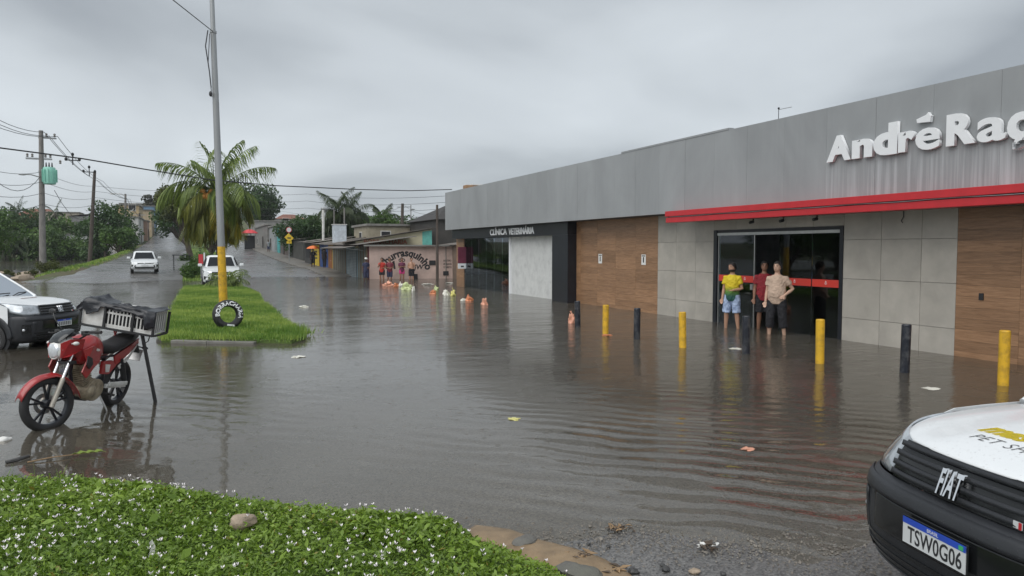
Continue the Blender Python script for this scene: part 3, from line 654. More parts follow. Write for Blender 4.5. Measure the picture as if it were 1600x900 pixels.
# notices taped on the wood panel, hanging sign, roof items
M['paper'] = pm('paper', (0.75,0.75,0.73), 0.6, var=0.04)
for yy, lab in ((21.95,'white paper notice on wood-look wall nearer the black column'),(19.31,'white paper notice on wood-look wall nearer the concrete tiles')):
    o = thing('paper_notice', lab, 'notice', (BX-0.004, yy, 1.62), 0, 'paper notices on the wood-look wall')
    mb = MB(); wbox(mb, -0.004, 0.0, -0.12, 0.12, -0.16, 0.16); mb.build('sheet', M['paper'], o)
    mb = MB(); wbox(mb, -0.006, -0.0045, -0.03, 0.03, -0.09, 0.08); wbox(mb, -0.006, -0.0045, -0.09, 0.09, 0.10, 0.13); mb.build('print', M['dark'], o)
sg = thing('hanging_sign', 'purple and white projecting sign beside the clinic glass', 'sign', (BX-0.1, 35.6, 1.5))
mb = MB(); wbox(mb, -0.28, 0.18, -0.03, 0.03, -0.28, 0.55); mb.build('panel', pm('purple_sign', (0.16,0.03,0.06), 0.4), sg)
mb = MB(); wbox(mb, -0.28, 0.18, -0.03, 0.03, -0.55, -0.285); mb.build('lower_panel', M['letterwhite'], sg)
mb = MB(); wbox(mb, -0.14, 0.02, -0.036, -0.031, -0.48, -0.40); mb.build('print', M['dark'], sg)
mb = MB(); mb.tube([(0.1,0,0.55),(0.1,0,0.7),(0.15,0,0.72)], 0.015, 6); mb.build('bracket', M['black'], sg)
an = thing('roof_antenna', 'thin roof rod with a short side arm above the grey fascia', 'antenna', (12.25, 13.15, 4.84))
mb = MB(); mb.tube([(0,0,0),(0,0,0.28)], 0.008, 6); mb.build('mast', M['dark'], an)
mb = MB(); mb.tube([(0,0,0.26),(0,-0.4,0.25)], 0.006, 6); mb.build('arm', M['alu'], an)
mb = MB(); mb.ell((0,0,0.29), (0.025,0.025,0.025), 8, 6); mb.build('lamp', M['dark'], an)
tk = thing('roof_box', 'small brown block on the roof behind the far fascia corner', 'box', (13.6, 36.2, 4.6))
mb = MB(); mb.box((0,0,0.32), (1.3,0.5,0.64)); mb.build('body', pm('brown_render', (0.32,0.20,0.12), 0.8), tk, bevel=0.02)
mb = MB(); mb.box((0.2,0,0.66), (1.0,0.55,0.05)); mb.build('cover', M['whiteplastic'], tk)
# shop shelf and bottles
sh = thing('shop_shelf', 'tall dark shop shelf full of bottles behind the door glass', 'shelf', (BX+1.9, 12.9, -0.05))
for k in range(6):
    mb = MB(); mb.box((0,0,0.35+k*0.4), (0.42,3.4,0.03)); mb.build('shelf_board', pm('shelf_metal', (0.25,0.26,0.27), 0.5) if k == 0 else bpy.data.materials['shelf_metal'], sh)
for yq in (-1.7, 0, 1.7):
    mb = MB(); mb.box((0.18,yq,1.2), (0.05,0.05,2.5)); mb.build('upright', bpy.data.materials['shelf_metal'], sh)
bt = MB(); bt.lathe([(0,0),(0.045,0.0),(0.05,0.02),(0.05,0.15),(0.03,0.19),(0.016,0.2),(0.016,0.24),(0,0.24)], 10)
bcols = [pm('bottle_%d' % i, c, 0.35) for i, c in enumerate(((0.5,0.52,0.55),(0.35,0.06,0.05),(0.1,0.2,0.4),(0.5,0.35,0.1),(0.12,0.3,0.15)))]
bmes = []
for m_ in bcols:
    q = bt.mesh('bottle', 40); q.materials.append(m_); bmes.append(q)
for k in range(2, 6):
    for j in range(16):
        o = link('bottle', bmes[(j//3+k) % 5], None); o.location = (BX+1.78, 11.45+j*0.19, -0.05+0.365+k*0.4)
        tag(o, 'small product bottle on the shop shelf behind the door glass', 'bottle', 'bottles on the shop shelf')
# ------------------------------------------------------------------ bollards
def bollard(u, vt, vb, colr, label):
    b = G(u, vb); d = math.hypot(b.x, b.y); s = b.x*math.sin(YAW)+b.y*math.cos(YAW)
    h = (vb-vt)*s/FPX*1.0; z0 = H1(b.x, b.y)-0.05
    o = thing('bollard', label, 'bollard', (b.x, b.y, z0), 0, '%s bollards in front of the pet shop' % colr); rb_ = random.Random(u); o.rotation_euler = (rb_.uniform(-.02,.02), rb_.uniform(-.02,.02), rb_.uniform(0,6))
    r = 0.072; t = h-z0
    mb = MB(); mb.lathe([(0,0),(r,0),(r,t-0.012),(r-0.01,t),(r-0.014,t),(r-0.016,t-0.02),(0,t-0.02)], 20); mb.build('post', M['yellowpaint'] if colr == 'yellow' else M['bollblack'], o, smooth=35)
    mb = MB(); mb.lathe([(0,t-0.004),(r-0.02,t-0.006),(r-0.02,t-0.03),(0,t-0.03)], 16); mb.build('cap', M['yellowpaint'] if colr == 'yellow' else M['alu'], o)
    mb = MB(); mb.lathe([(r+0.003,0),(r+0.003,0.05),(r+0.05,0.05),(r+0.05,0)], 16); mb.build('foot_ring', M['kerb'], o)
bollard(903,470,511,'black','black bollard farthest from the camera, next to the floating bag')
bollard(946,476,521,'yellow','yellow bollard farthest from the camera, before the wood wall')
bollard(995,481,530,'black','black bollard between the two farthest yellow bollards')
bollard(1067,487,543,'yellow','yellow bollard left of the shop door, second farthest yellow')
bollard(1166,493,553,'black','black bollard standing right in front of the shop door')
bollard(1281,498,568,'yellow','yellow bollard at the right side of the shop door')
bollard(1413,506,582,'black','nearest black bollard, before the concrete tile wall')
bollard(1567,515,602,'yellow','nearest and tallest yellow bollard, before the right wood wall')
# ------------------------------------------------------------------ people
def ellring(z, rx, ry, yo=0.0, n=20, xo=0.0): return [(xo+rx*math.cos(2*math.pi*j/n), yo+ry*math.sin(2*math.pi*j/n), z) for j in range(n)]
def hand(mb, w, d, side, r=0.9):
    w = Vector(w); d = Vector(d).normalized()
    up = Vector((0, -1, 0)) if abs(d.y) < 0.8 else Vector((0, 0, 1))
    a = d.cross(up).normalized(); b = a.cross(d)
    mb.tube([w-d*0.02, w+d*0.03, w+d*0.085], [(0.024,0.02),(0.038,0.017),(0.04,0.014)], 10, flat=a)
    for i in range(4):
        o = (i-1.5)*0.019; L_ = (0.062,0.074,0.07,0.055)[i]
        p0 = w+d*0.075+a*o; p1 = p0+d*L_*0.5+b*0.004; p2 = p1+d*L_*0.42+b*0.018
        mb.tube([p0, p1, p2], [0.0095,0.0088,0.0075], 7)
    q0 = w+d*0.02+a*0.03*side; q1 = q0+d*0.035+a*0.026*side; q2 = q1+d*0.03+b*0.01
    mb.tube([q0, q1, q2], [0.012,0.0105,0.009], 7)
def person(label, loc, rz, h=1.72, skin='skin_light', shirt=None, shorts=None, hair='hair_dark', arms=('down','down'), fat=0.0, step=0.0, short_len=0.45, sleeve=0.6, detail=True, beard=False, hairy='short', cap=None, shirt_end=0.80, spread=0.0, turn=0.0, female=False, name='person', group=None, category='person'):
    k = h/1.74
    root = thing(name, label, category, loc, rz, group); S = Matrix.Scale(k, 4)
    J = {}
    for s in (-1, 1):
        J['hip',s] = Vector((0.088*s, 0.0, 0.90)); st = step*s
        J['knee',s] = Vector(((0.10+spread)*s, -0.03-st*0.5, 0.49)); J['ank',s] = Vector(((0.11+spread*1.6)*s, 0.03-st, 0.085))
        J['sh',s] = Vector(((0.165+fat*0.2)*s, 0.0, 1.375)); a = arms[0 if s < 0 else 1]
        if a == 'down': J['el',s] = J['sh',s]+Vector((0.05*s,0.02,-0.285)); J['wr',s] = J['el',s]+Vector((0.02*s,-0.06,-0.245))
        elif a == 'hip': J['el',s] = J['sh',s]+Vector((0.15*s,0.07,-0.235)); J['wr',s] = Vector(((0.17+fat*0.3)*s,-0.10,1.0))
        elif a == 'belly': J['el',s] = J['sh',s]+Vector((0.07*s,0.04,-0.27)); J['wr',s] = Vector((0.07*s,-0.20-fat*0.3,1.07))
        elif a == 'fold': J['el',s] = J['sh',s]+Vector((0.05*s,-0.02,-0.27)); J['wr',s] = Vector((-0.06*s,-0.19,1.16))
        elif a == 'face': J['el',s] = J['sh',s]+Vector((0.08*s,-0.10,-0.25)); J['wr',s] = Vector((0.06*s,-0.18,1.40))
        elif a == 'up': J['el',s] = J['sh',s]+Vector((0.10*s,-0.12,-0.20)); J['wr',s] = J['el',s]+Vector((0.02*s,-0.14,0.24))
    T = [(0.80,.155,.105),(0.88,.168,.112),(0.96,.160,.110),(1.05,.150,.108),(1.15,.150,.108),(1.25,.163,.112),(1.34,.168,.108),(1.40,.140,.092),(1.44,.092,.075),(1.48,.062,.06)]
    def torso(z0, z1, inf=0.0):
        rs = []
        for z, rx, ry in T:
            if z < z0-0.05 or z > z1+0.05: continue
            b = fat*math.exp(-((z-1.05)/0.16)**2)
            rs.append(ellring(min(max(z,z0),z1), rx+inf+b*0.7-(0.02 if female and 1.0 < z < 1.2 else 0), ry+inf+b*0.8, -b*0.6-(0.015 if female and z == 1.25 else 0)))
        return rs
    mb = MB(); mb.rings(torso(0.80, 1.48))
    for s in (-1, 1):
        hp, kn, an = J['hip',s], J['knee',s], J['ank',s]
        mb.tube([hp+Vector((0,0,0.05)), hp+(kn-hp)*0.25, hp+(kn-hp)*0.6, kn, kn+(an-kn)*0.3+Vector((0,0.012,0)), kn+(an-kn)*0.65, an, an+Vector((0,0,-0.05))], [0.085+fat*.2,0.088+fat*.2,0.07+fat*.1,0.054,0.058,0.046,0.037,0.04], 12)
        mb.tube([an+Vector((0,0.05,-0.05)), an+Vector((0,-0.03,-0.048)), an+Vector((0.01*s,-0.12,-0.06)), an+Vector((0.015*s,-0.175,-0.068))], [(0.032,0.03),(0.042,0.034),(0.046,0.024),(0.03,0.014)], 10, flat=(1,0,0))
        sh, el, wr = J['sh',s], J['el',s], J['wr',s]
        mb.tube([sh+Vector((-0.05*s,0,0.0)), sh, sh+(el-sh)*0.4, el, el+(wr-el)*0.3, wr], [0.055,0.058,0.049,0.041,0.042,0.027], 10)
        if detail: hand(mb, wr, (wr-el), -s)
        else: mb.ell(wr+(wr-el).normalized()*0.07, (0.035,0.035,0.06), 8, 6)
    mb.tube([(0,0.012,1.44),(0,0.0,1.50),(0,-0.012,1.56)], [0.062,0.056,0.055], 12)
    Rh = Matrix.Translation((0,-0.012,1.55)) @ Matrix.Rotation(turn, 4, 'Z') @ Matrix.Scale(1.07, 4)
    hs = []
    for z, rx, ry, yo in ((-0.015,.030,.030,-.04),(0.0,.050,.060,-.022),(0.03,.064,.080,-.012),(0.065,.071,.090,-.004),(0.10,.074,.095,.002),(0.135,.073,.094,.006),(0.165,.062,.082,.008),(0.185,.040,.055,.008),(0.193,.012,.02,.008)):
        hs.append(ellring(z, rx, ry, yo))
    mb.rings(hs, M=Rh)
    mb.tube([(0,-.088,.105),(0,-.103,.075),(0,-.098,.062)], [.009,.014,.012], 8, M=Rh)
    mb.ell((0,-.086,.028), (.024,.012,.008), 10, 6, Rh); mb.ell((0,-.084,.115), (.05,.014,.009), 10, 6, Rh)
    for s in (-1, 1): mb.ell((.075*s,.01,.075), (.010,.02,.032), 8, 6, Rh)
    mb.v = [tuple(S @ Vector(p)) for p in mb.v]
    o = mb.build('body', M[skin], root); m_ = o.modifiers.new('r', 'REMESH'); m_.mode = 'VOXEL'; m_.voxel_size = 0.009 if detail else 0.016; m_.use_smooth_shade = True
    m2 = o.modifiers.new('s', 'SMOOTH'); m2.factor = 0.5; m2.iterations = 2
    def cloth(name_, mb2, mat, disp=0.006):
        mb2.v = [tuple(S @ Vector(p)) for p in mb2.v]
        q = mb2.build(name_, mat, root); r_ = q.modifiers.new('r', 'REMESH'); r_.mode = 'VOXEL'; r_.voxel_size = 0.011 if detail else 0.018; r_.use_smooth_shade = True
        r_ = q.modifiers.new('s', 'SMOOTH'); r_.factor = 0.5; r_.iterations = 2
        if detail:
            tx = bpy.data.textures.get('folds') or bpy.data.textures.new('folds', 'CLOUDS'); tx.noise_scale = 0.09; tx.noise_depth = 2
            r_ = q.modifiers.new('d', 'DISPLACE'); r_.texture = tx; r_.strength = 0.020; r_.mid_level = 0.35; r_.texture_coords = 'LOCAL'
            ty2 = bpy.data.textures.get('folds2') or bpy.data.textures.new('folds2', 'CLOUDS'); ty2.noise_scale = 0.045; ty2.noise_depth = 1
            r_ = q.modifiers.new('d2', 'DISPLACE'); r_.texture = ty2; r_.strength = 0.016; r_.mid_level = 0.4; r_.texture_coords = 'LOCAL'
        return q
    if shirt:
        c = MB(); c.rings(torso(shirt_end, 1.45, 0.020))
        for s in (-1, 1):
            sh, el, wr = J['sh',s], J['el',s], J['wr',s]
            e_ = sh+(el-sh)*min(sleeve,1.0)
            if sleeve > 0.05: c.tube([sh+Vector((-0.05*s,0,0)), sh, sh+(e_-sh)*0.5, e_], [0.060,0.066,0.066,0.070], 12)
        cloth('shirt', c, M[shirt])
    if shorts:
        c = MB(); c.rings(torso(0.82, 1.0, 0.014))
        for s in (-1, 1):
            hp, kn, an = J['hip',s], J['knee',s], J['ank',s]
            e_ = Vector(kn.lerp(hp, max(0,(short_len-0.49)/0.41))) if short_len >= 0.49 else kn.lerp(an, (0.49-short_len)/0.405)
            pts = [hp+Vector((0,0,0.04)), hp.lerp(kn,0.3)] + ([kn, e_] if short_len < 0.49 else [hp.lerp(e_,0.7), e_])
            c.tube(pts, [0.102+fat*.2,0.106+fat*.2,0.090 if short_len < 0.49 else 0.1,0.088 if short_len < 0.49 else 0.098], 14)
        cloth('shorts', c, M[shorts])
    if hairy != 'bald':
        c = MB(); hv = 15; hu = 22
        def hp_(i, j, o_=0.010):
            t_ = math.pi*i/hv; q = 2*math.pi*j/hu
            return ((.074+o_)*math.sin(t_)*math.cos(q), .004+(.097+o_)*math.sin(t_)*math.sin(q), .092+(.10+o_)*math.cos(t_))
        vs_ = [hp_(i, j) for i in range(hv+1) for j in range(hu)]; fs_ = []
        for i in range(hv):
            for j in range(hu):
                x_, y_, z_ = hp_(i+0.5, j+0.5, 0)
                lim = .145 if y_ < -.055 else (.105 if y_ < -.02 else (.055 if y_ < .03 else .02))
                if hairy == 'long' and y_ > -.03: lim = -0.05
                if z_ > lim: fs_.append((i*hu+j, (i+1)*hu+j, (i+1)*hu+(j+1)%hu, i*hu+(j+1)%hu))
        c.add(vs_, fs_, Rh); c.v = [tuple(S @ Vector(p)) for p in c.v]; c.build('hair', M[hair], root, smooth=70, solid=0.008)
        if hairy == 'long':
            c = MB(); c.tube([Rh @ Vector((0,.08,.10)), Rh @ Vector((0,.10,.0)), Rh @ Vector((0,.09,-.12)), Rh @ Vector((0,.07,-.2))], [(.06,.03),(.07,.03),(.065,.025),(.03,.015)], 10, flat=(1,0,0)); c.v = [tuple(S @ Vector(p)) for p in c.v]; c.build('hair', M[hair], root, smooth=60)
    if beard:
        c = MB()
        c.grid(lambda a_, z_: ((.062+.012*min(1,(z_+.02)/.06)+.004)*math.sin(a_), -.008-(.080+.006)*math.cos(a_)*(0.75+.25*min(1,(z_+.02)/.05)), z_), [R(q) for q in range(-95,96,10)], [-.022,-.01,.005,.02,.034], M=Rh, skip=lambda a_, z_: z_ > .02 and abs(a_) < .25)
        c.v = [tuple(S @ Vector(p)) for p in c.v]; c.build('beard', M[hair], root, smooth=70, solid=0.006)
    if detail:
        for s in (-1, 1):
            c = MB(); c.ell((.030*s,-.083,.098), (.013,.008,.0065), 8, 6, Rh); c.v = [tuple(S @ Vector(p)) for p in c.v]; c.build('eye', M['eye'], root, smooth=80)
            c = MB(); c.tube([(.012*s,-.096,.118),(.03*s,-.094,.124),(.05*s,-.080,.117)], [.004,.005,.003], 6, M=Rh); c.v = [tuple(S @ Vector(p)) for p in c.v]; c.build('eyebrow', M[hair], root)
        c = MB(); c.ell((0,-.094,.027), (.022,.006,.004), 8, 6, Rh); c.v = [tuple(S @ Vector(p)) for p in c.v]; c.build('mouth', M['lip'], root, smooth=80)
    if cap:
        c = MB(); c.lathe([(0,.205),(.05,.20),(.083,.17),(.09,.125),(.088,.12)], 16, Rh @ Matrix.Translation((0,.005,0)) @ Matrix.Diagonal((1,1.15,1,1)))
        c.grid(lambda a_, r_: (r_*math.sin(a_)*.95, -.005-r_*math.cos(a_), .125-(r_-.09)*.25), [R(q) for q in range(-60,61,15)], [.09,.13,.165], M=Rh)
        c.v = [tuple(S @ Vector(p)) for p in c.v]; c.build('cap', M[cap], root, smooth=60, solid=0.004)
    return root
for n_, c_ in dict(skin_light=(0.52,0.33,0.24), skin_tan=(0.42,0.24,0.16), skin_brown=(0.26,0.135,0.085), skin_dark=(0.10,0.05,0.035)).items(): M[n_] = pm(n_, c_, 0.5, var=0.06, scale=12)
for n_, c_ in dict(beige_cotton=(0.46,0.34,0.26), red_polo=(0.24,0.016,0.025), black_cloth=(0.012,0.012,0.016), blue_shorts=(0.22,0.29,0.40), light_denim=(0.25,0.35,0.46), grey_shirt=(0.22,0.23,0.24), red_shirt=(0.42,0.03,0.02), maroon_check=(0.17,0.03,0.045), navy_cloth=(0.03,0.035,0.075), pink_cloth=(0.55,0.04,0.20), cream_cloth=(0.5,0.46,0.36), plum_cloth=(0.12,0.025,0.06), white_cloth=(0.62,0.62,0.6)).items(): M[n_] = pm(n_, c_, 0.8, var=0.15, scale=14, bump=0.1, bscale=60)
M['eye'] = pm('eye', (0.02,0.015,0.012), 0.2); M['lip'] = pm('lip', (0.22,0.08,0.06), 0.5); M['hair_dark'] = pm('hair_dark', (0.012,0.009,0.008), 0.6, bump=0.5, bscale=120)
def jersey():
    m, t, p = newmat('yellow_green_jersey'); L = t.links.new
    c = nd(t, 'ShaderNodeTexCoord'); sp = nd(t, 'ShaderNodeSeparateXYZ'); L(c.outputs['Object'], sp.inputs[0])
    r = nd(t, 'ShaderNodeValToRGB'); mr = nd(t, 'ShaderNodeMapRange'); L(sp.outputs[2], mr.inputs[0]); mr.inputs[1].default_value = 0.82; mr.inputs[2].default_value = 1.42; L(mr.outputs[0], r.inputs[0])
    e = r.color_ramp.elements; e[0].position = 0.12; e[0].color = (0.008,0.07,0.055,1); e[1].position = 0.55; e[1].color = (0.62,0.48,0.015,1); q = e.new(0.32); q.color = (0.10,0.22,0.03,1)
    L(r.outputs[0], p.inputs['Base Color']); p.inputs['Roughness'].default_value = 0.7; return m
M['jersey'] = jersey()
M['print_shorts'] = pm('print_shorts', (0.36,0.45,0.62), 0.8, var=0.1, dirt=(0.04,0.07,0.2), dirt_amt=0.9, dirt_scale=9)
def face_cam(x, y, off=0.0): return math.atan2(-x, y)*-1+math.pi*0 if False else (math.atan2(y, x)-math.pi/2)+off
def pz(x, y, lift=0.0): return H1(x, y)+lift
def place(u, v, label, rz, sink=None, X=None, **k):
    p = G(u, v); z = -0.09 if sink is None else sink
    return person(label, (p.x, p.y, z), rz, **k)
FLOOR = -0.10
fc = lambda p, off=0.0: (math.atan2(p.y, p.x)-math.pi/2)+off
p = G(1143,513); person('bearded person in yellow and green jersey and printed blue shorts', (p.x, p.y, FLOOR), fc(p, R(-18)), 1.70, 'skin_tan', 'jersey', 'print_shorts', arms=('down','belly'), beard=True, short_len=0.50, spread=0.03, turn=R(-25), sleeve=0.55)
p = G(1213,523); person('stout person in beige t-shirt and black capri trousers, hand on thigh', (p.x, p.y, FLOOR), fc(p, R(-14)), 1.75, 'skin_light', 'beige_cotton', 'black_cloth', arms=('down','hip'), beard=False, short_len=0.27, fat=0.038, spread=0.035, turn=R(-8), sleeve=0.55)
p = G(1191,509); person('person in dark red polo and black shorts in the doorway', (12.72, 14.03, FLOOR), fc(p, R(8)), 1.74, 'skin_brown', 'red_polo', 'black_cloth', arms=('down','down'), short_len=0.52, turn=R(-5), step=0.05, hairy='short', fat=0.01, sleeve=0.6)
person('person in light denim shorts inside behind the door glass', (13.15, 13.35, FLOOR), fc(Vector((13.15,13.35,0)), R(40)), 1.72, 'skin_tan', 'grey_shirt', 'light_denim', short_len=0.5, detail=True)
person('person in pale shirt and dark shorts deep inside the shop', (13.5, 12.95, FLOOR), fc(Vector((13.5,12.95,0)), R(-30)), 1.66, 'skin_brown', 'white_cloth', 'black_cloth', short_len=0.5, detail=False)
# group at the pink wall (standing knee-deep)
for u, lab, kw in ((597,'person in red-orange top and black shorts by the pink wall',dict(skin='skin_brown',shirt='red_shirt',shorts='black_cloth',female=True,hairy='long',arms=('face','belly'),short_len=0.62,sleeve=0.4)),
                   (609,'person in maroon patterned t-shirt and grey-blue shorts by the pink wall',dict(skin='skin_brown',shirt='maroon_check',shorts='navy_cloth',arms=('belly','belly'),short_len=0.48,fat=0.02)),
                   (628,'person in pink shorts over pale leggings by the pink wall',dict(skin='skin_brown',shirt='plum_cloth',shorts='pink_cloth',female=True,hairy='long',arms=('fold','fold'),short_len=0.68)),
                   (643,'shirtless person in black shorts by the pink wall',dict(skin='skin_tan',shirt=None,shorts='black_cloth',arms=('belly','face'),short_len=0.52,fat=0.02)),
                   (572,'person in dark clothes with a white cap at the shop corner',dict(skin='skin_dark',shirt='navy_cloth',shorts='navy_cloth',cap='white_cloth',arms=('down','belly'),short_len=0.42))):
    q = atY(u, 437, 46.4 if u > 580 else 47.2); person(lab, (q.x, q.y, -0.30), fc(q, R(random.Random(u).uniform(-20,20))), 1.68, detail=False, group=None, **kw)
# two people with an orange umbrella farther up, on the wet pavement
q = Vector((9.6, 66.0, H1(9.6,66))); person('person in black carrying an orange umbrella on the pavement', q, fc(q), 1.68, 'skin_dark', 'black_cloth', 'black_cloth', detail=False, arms=('down','up'), short_len=0.4)
um = thing('umbrella', 'orange open umbrella held above a person on the pavement', 'umbrella', (9.62, 65.85, q.z+1.28))
M['orange_fabric'] = pm('orange_fabric', (0.7,0.17,0.04), 0.6, var=0.1); M['red_fabric'] = pm('red_fabric', (0.55,0.05,0.06), 0.6, var=0.12)
mb = MB(); prof = [(0.02,0.66),(0.25,0.62),(0.45,0.53),(0.60,0.40)]
mb.lathe(prof, 8); mb.build('canopy', M['orange_fabric'], um, solid=0.004)
mb = MB(); mb.tube([(0,0,-0.12),(0,0,0.7)], 0.008, 6); mb.build('shaft', M['alu'], um)
q = Vector((10.1, 63.0, H1(10.1,63)+0.05)); person('person in dark clothes walking beside the yellow banner', q, fc(q, 2.6), 1.70, 'skin_dark', 'black_cloth', 'black_cloth', detail=False, short_len=0.15, step=0.08)
q = Vector((9.7, 108.0, H1(8.6,108)+0.13)); person('distant person in light top standing by the grey walls', q, fc(q), 1.7, 'skin_dark', 'grey_shirt', 'navy_cloth', detail=False)
# ------------------------------------------------------------------ motorcycle (x forward, y left, z up, origin under the rear axle)
LEAN = R(-9.5)
M['fork'] = pm('fork_slider', (0.42,0.39,0.34), 0.4, 0.4, var=0.2)
M['engine'] = pm('engine_dirty_alloy', (0.33,0.28,0.20), 0.5, 0.3, var=0.45, scale=14, bump=0.3)
M['seat'] = pm('seat_vinyl', (0.016,0.016,0.018), 0.5, bump=0.15, bscale=90)
M['headlens'] = pm('headlight_lens', (0.62,0.65,0.68), 0.08, 0.3, var=0.15, scale=20)
M['smoke'] = pm('smoked_screen', (0.03,0.033,0.036), 0.15, var=0.2)
bm_rot = Matrix.Rotation(R(-114.7), 4, 'Z') @ Matrix.Rotation(LEAN, 4, 'X')
bike = thing('motorcycle', 'red street motorcycle leaning on its stand in shallow water, wheel turned', 'motorcycle', (-0.98, 10.58, -0.05))
bike.rotation_euler = bm_rot.to_euler()
def wheel(root, cx, cz, tw, Mx, disc=True):
    Rw = Mx @ Matrix.Translation((cx, 0, cz)) @ Matrix.Rotation(R(90), 4, 'X')
    r = 0.305
    w = MB(); prof = [(r-0.075,-tw*.75)] + [(r-0.055+0.055*math.cos(a), tw*math.sin(a)) for a in [R(q) for q in (-80,-55,-30,-10,10,30,55,80)]] + [(r-0.075,tw*.75)]
    w.lathe(prof, 40, Rw); o = w.build('wheel', M['rubber'], root, smooth=40)
    q = MB(); q.lathe([(r-0.073,-tw*.7),(r-0.088,-tw*.55),(r-0.088,tw*.55),(r-0.073,tw*.7)], 40, Rw); q.build('rim', M['blackpaint'], o, smooth=30)
    q = MB(); q.lathe([(0,-0.05),(0.05,-0.05),(0.055,0),(0.05,0.05),(0,0.05)], 16, Rw)
    for k in range(5):
        for d_ in (-0.16, 0.16):
            a = 2*math.pi*k/5+0.3; b = a+d_
            q.bar((0.045*math.cos(a), 0.045*math.sin(a), 0), (0.222*math.cos(b), 0.222*math.sin(b), 0), 0.02, 0.022, M=Rw)
    q.build('spoke', M['blackpaint'], o)
    if disc:
        q = MB(); q.lathe([(0.07,0.058),(0.115,0.058),(0.115,0.062),(0.07,0.062),(0.07,0.058)], 28, Rw); q.build('brake_disc', M['alu'], o)
    return o
Rake = R(25)
ax = Vector((1.31, 0, 0.305)); hd = ax+Vector((-math.sin(Rake), 0, math.cos(Rake)))*0.66
def steer_mat(deg):
    d = Vector((-math.sin(Rake), 0, math.cos(Rake)))
    return Matrix.Translation(hd-Vector((0.055,0,0))) @ Matrix.Rotation(R(deg), 4, d) @ Matrix.Translation(-(hd-Vector((0.055,0,0))))
ST = steer_mat(-24); I4 = Matrix.Identity(4)
wheel(bike, 0, 0.305, 0.05, I4, False); wheel(bike, 1.31, 0.305, 0.045, ST)
fd = Vector((-math.sin(Rake), 0, math.cos(Rake)))
for s in (-1, 1):
    a = ax+Vector((0, 0.085*s, 0)); mb = MB(); mb.tube([a+fd*-0.03, a+fd*0.06, a+fd*0.30], [0.026,0.027,0.025], 12, M=ST); mb.build('fork_slider', M['fork'], bike, smooth=40)
    mb = MB(); mb.tube([a+fd*0.29, a+fd*0.72], 0.0165, 12, M=ST); mb.build('fork_tube', M['chrome'], bike, smooth=40)
mb = MB(); mb.tube([ax+Vector((0,-.11,0)), ax+Vector((0,.11,0))], 0.012, 8, M=ST)
for f_ in (0.48, 0.66): p_ = ax+fd*f_; mb.box((p_.x-0.03, 0, p_.z), (0.09,0.21,0.035), M=ST)
mb.build('triple_clamp', M['black'], bike)
# front fender
mb = MB(); ang = [R(q) for q in range(20, 171, 10)]
def fend(a_, w_):
    rr_ = 0.335+(0.0 if a_ < R(100) else 0.01); wid = 0.07*(0.55+0.45*math.sin(min(1,(a_-R(20))/R(110))*math.pi*0.55+0.3))
    return (ax.x+rr_*math.cos(a_)-0.0, wid*w_, ax.z+rr_*math.sin(a_)-0.035*w_*w_)
mb.grid(fend, ang, [-1.1,-0.8,-0.4,0,0.4,0.8,1.1], M=ST); mb.build('front_fender', M['redpaint'], bike, smooth=60, solid=0.005)
# headlight unit, screen, fairing
hp = hd+Vector((0.115, 0, 0.0))
mb = MB(); mb.rings([[(hp.x+x_, y_*w_, hp.z+z_+y2*h_) for y_, y2 in [(math.cos(q), math.sin(q)) for q in [2*math.pi*i/16 for i in range(16)]]] for x_, z_, w_, h_ in ((-.10,.03,.10,.10),(0,.01,.125,.115),(.055,-.01,.115,.11),(.085,-.03,.085,.085))], M=ST); mb.build('headlight_housing', M['whiteplastic'], bike, smooth=50)
mb = MB(); mb.rings([[(hp.x+x_, y_*w_, hp.z-.02+z_+y2*h_) for y_, y2 in ((-.55,1),(.55,1),(1,.35),(.8,-.7),(.3,-1),(-.3,-1),(-.8,-.7),(-1,.35))] for x_, z_, w_, h_ in ((.05,0,.10,.085),(.088,-.004,.088,.075),(.10,-.008,.06,.05))], M=ST); mb.build('headlight', M['headlens'], bike, smooth=80)
mb = MB(); mb.rings([[(hp.x+x_, y_*w_, hp.z+z_+y2*h_) for y_, y2 in [(math.cos(q), math.sin(q)) for q in [2*math.pi*i/14 for i in range(14)]]] for x_, z_, w_, h_ in ((.075,.08,.09,.018),(.0,.14,.115,.03),(-.09,.185,.10,.022),(-.12,.20,.07,.008))], M=ST); mb.build('windscreen', M['smoke'], bike, smooth=60)
for s in (-1, 1):
    mb = MB(); mb.add([(hp.x+.07,.105*s,hp.z+.06),(hp.x-.02,.15*s,hp.z+.10),(hp.x-.20,.135*s,hp.z+.09),(hp.x-.17,.12*s,hp.z-.03),(hp.x+.0,.135*s,hp.z-.09),(hp.x+.07,.095*s,hp.z-.10)], [(0,1,2,3,4,5)], ST); mb.build('headlight_cowl', M['redpaint'], bike, solid=0.012)
    mb = MB(); mb.tube([(hp.x-.03,.12*s,hp.z+.05),(hp.x-.03,.19*s,hp.z+.055)], 0.008, 6, M=ST); mb.ell((hp.x-.03,.215*s,hp.z+.055), (.035,.03,.022), 10, 8, ST); mb.build('turn_signal', M['whiteplastic'], bike, smooth=60)
mb = MB(); mb.ell((hp.x-.10,0,hp.z+.15), (.07,.10,.035), 12, 8, ST); mb.build('instrument', M['black'], bike, smooth=60)
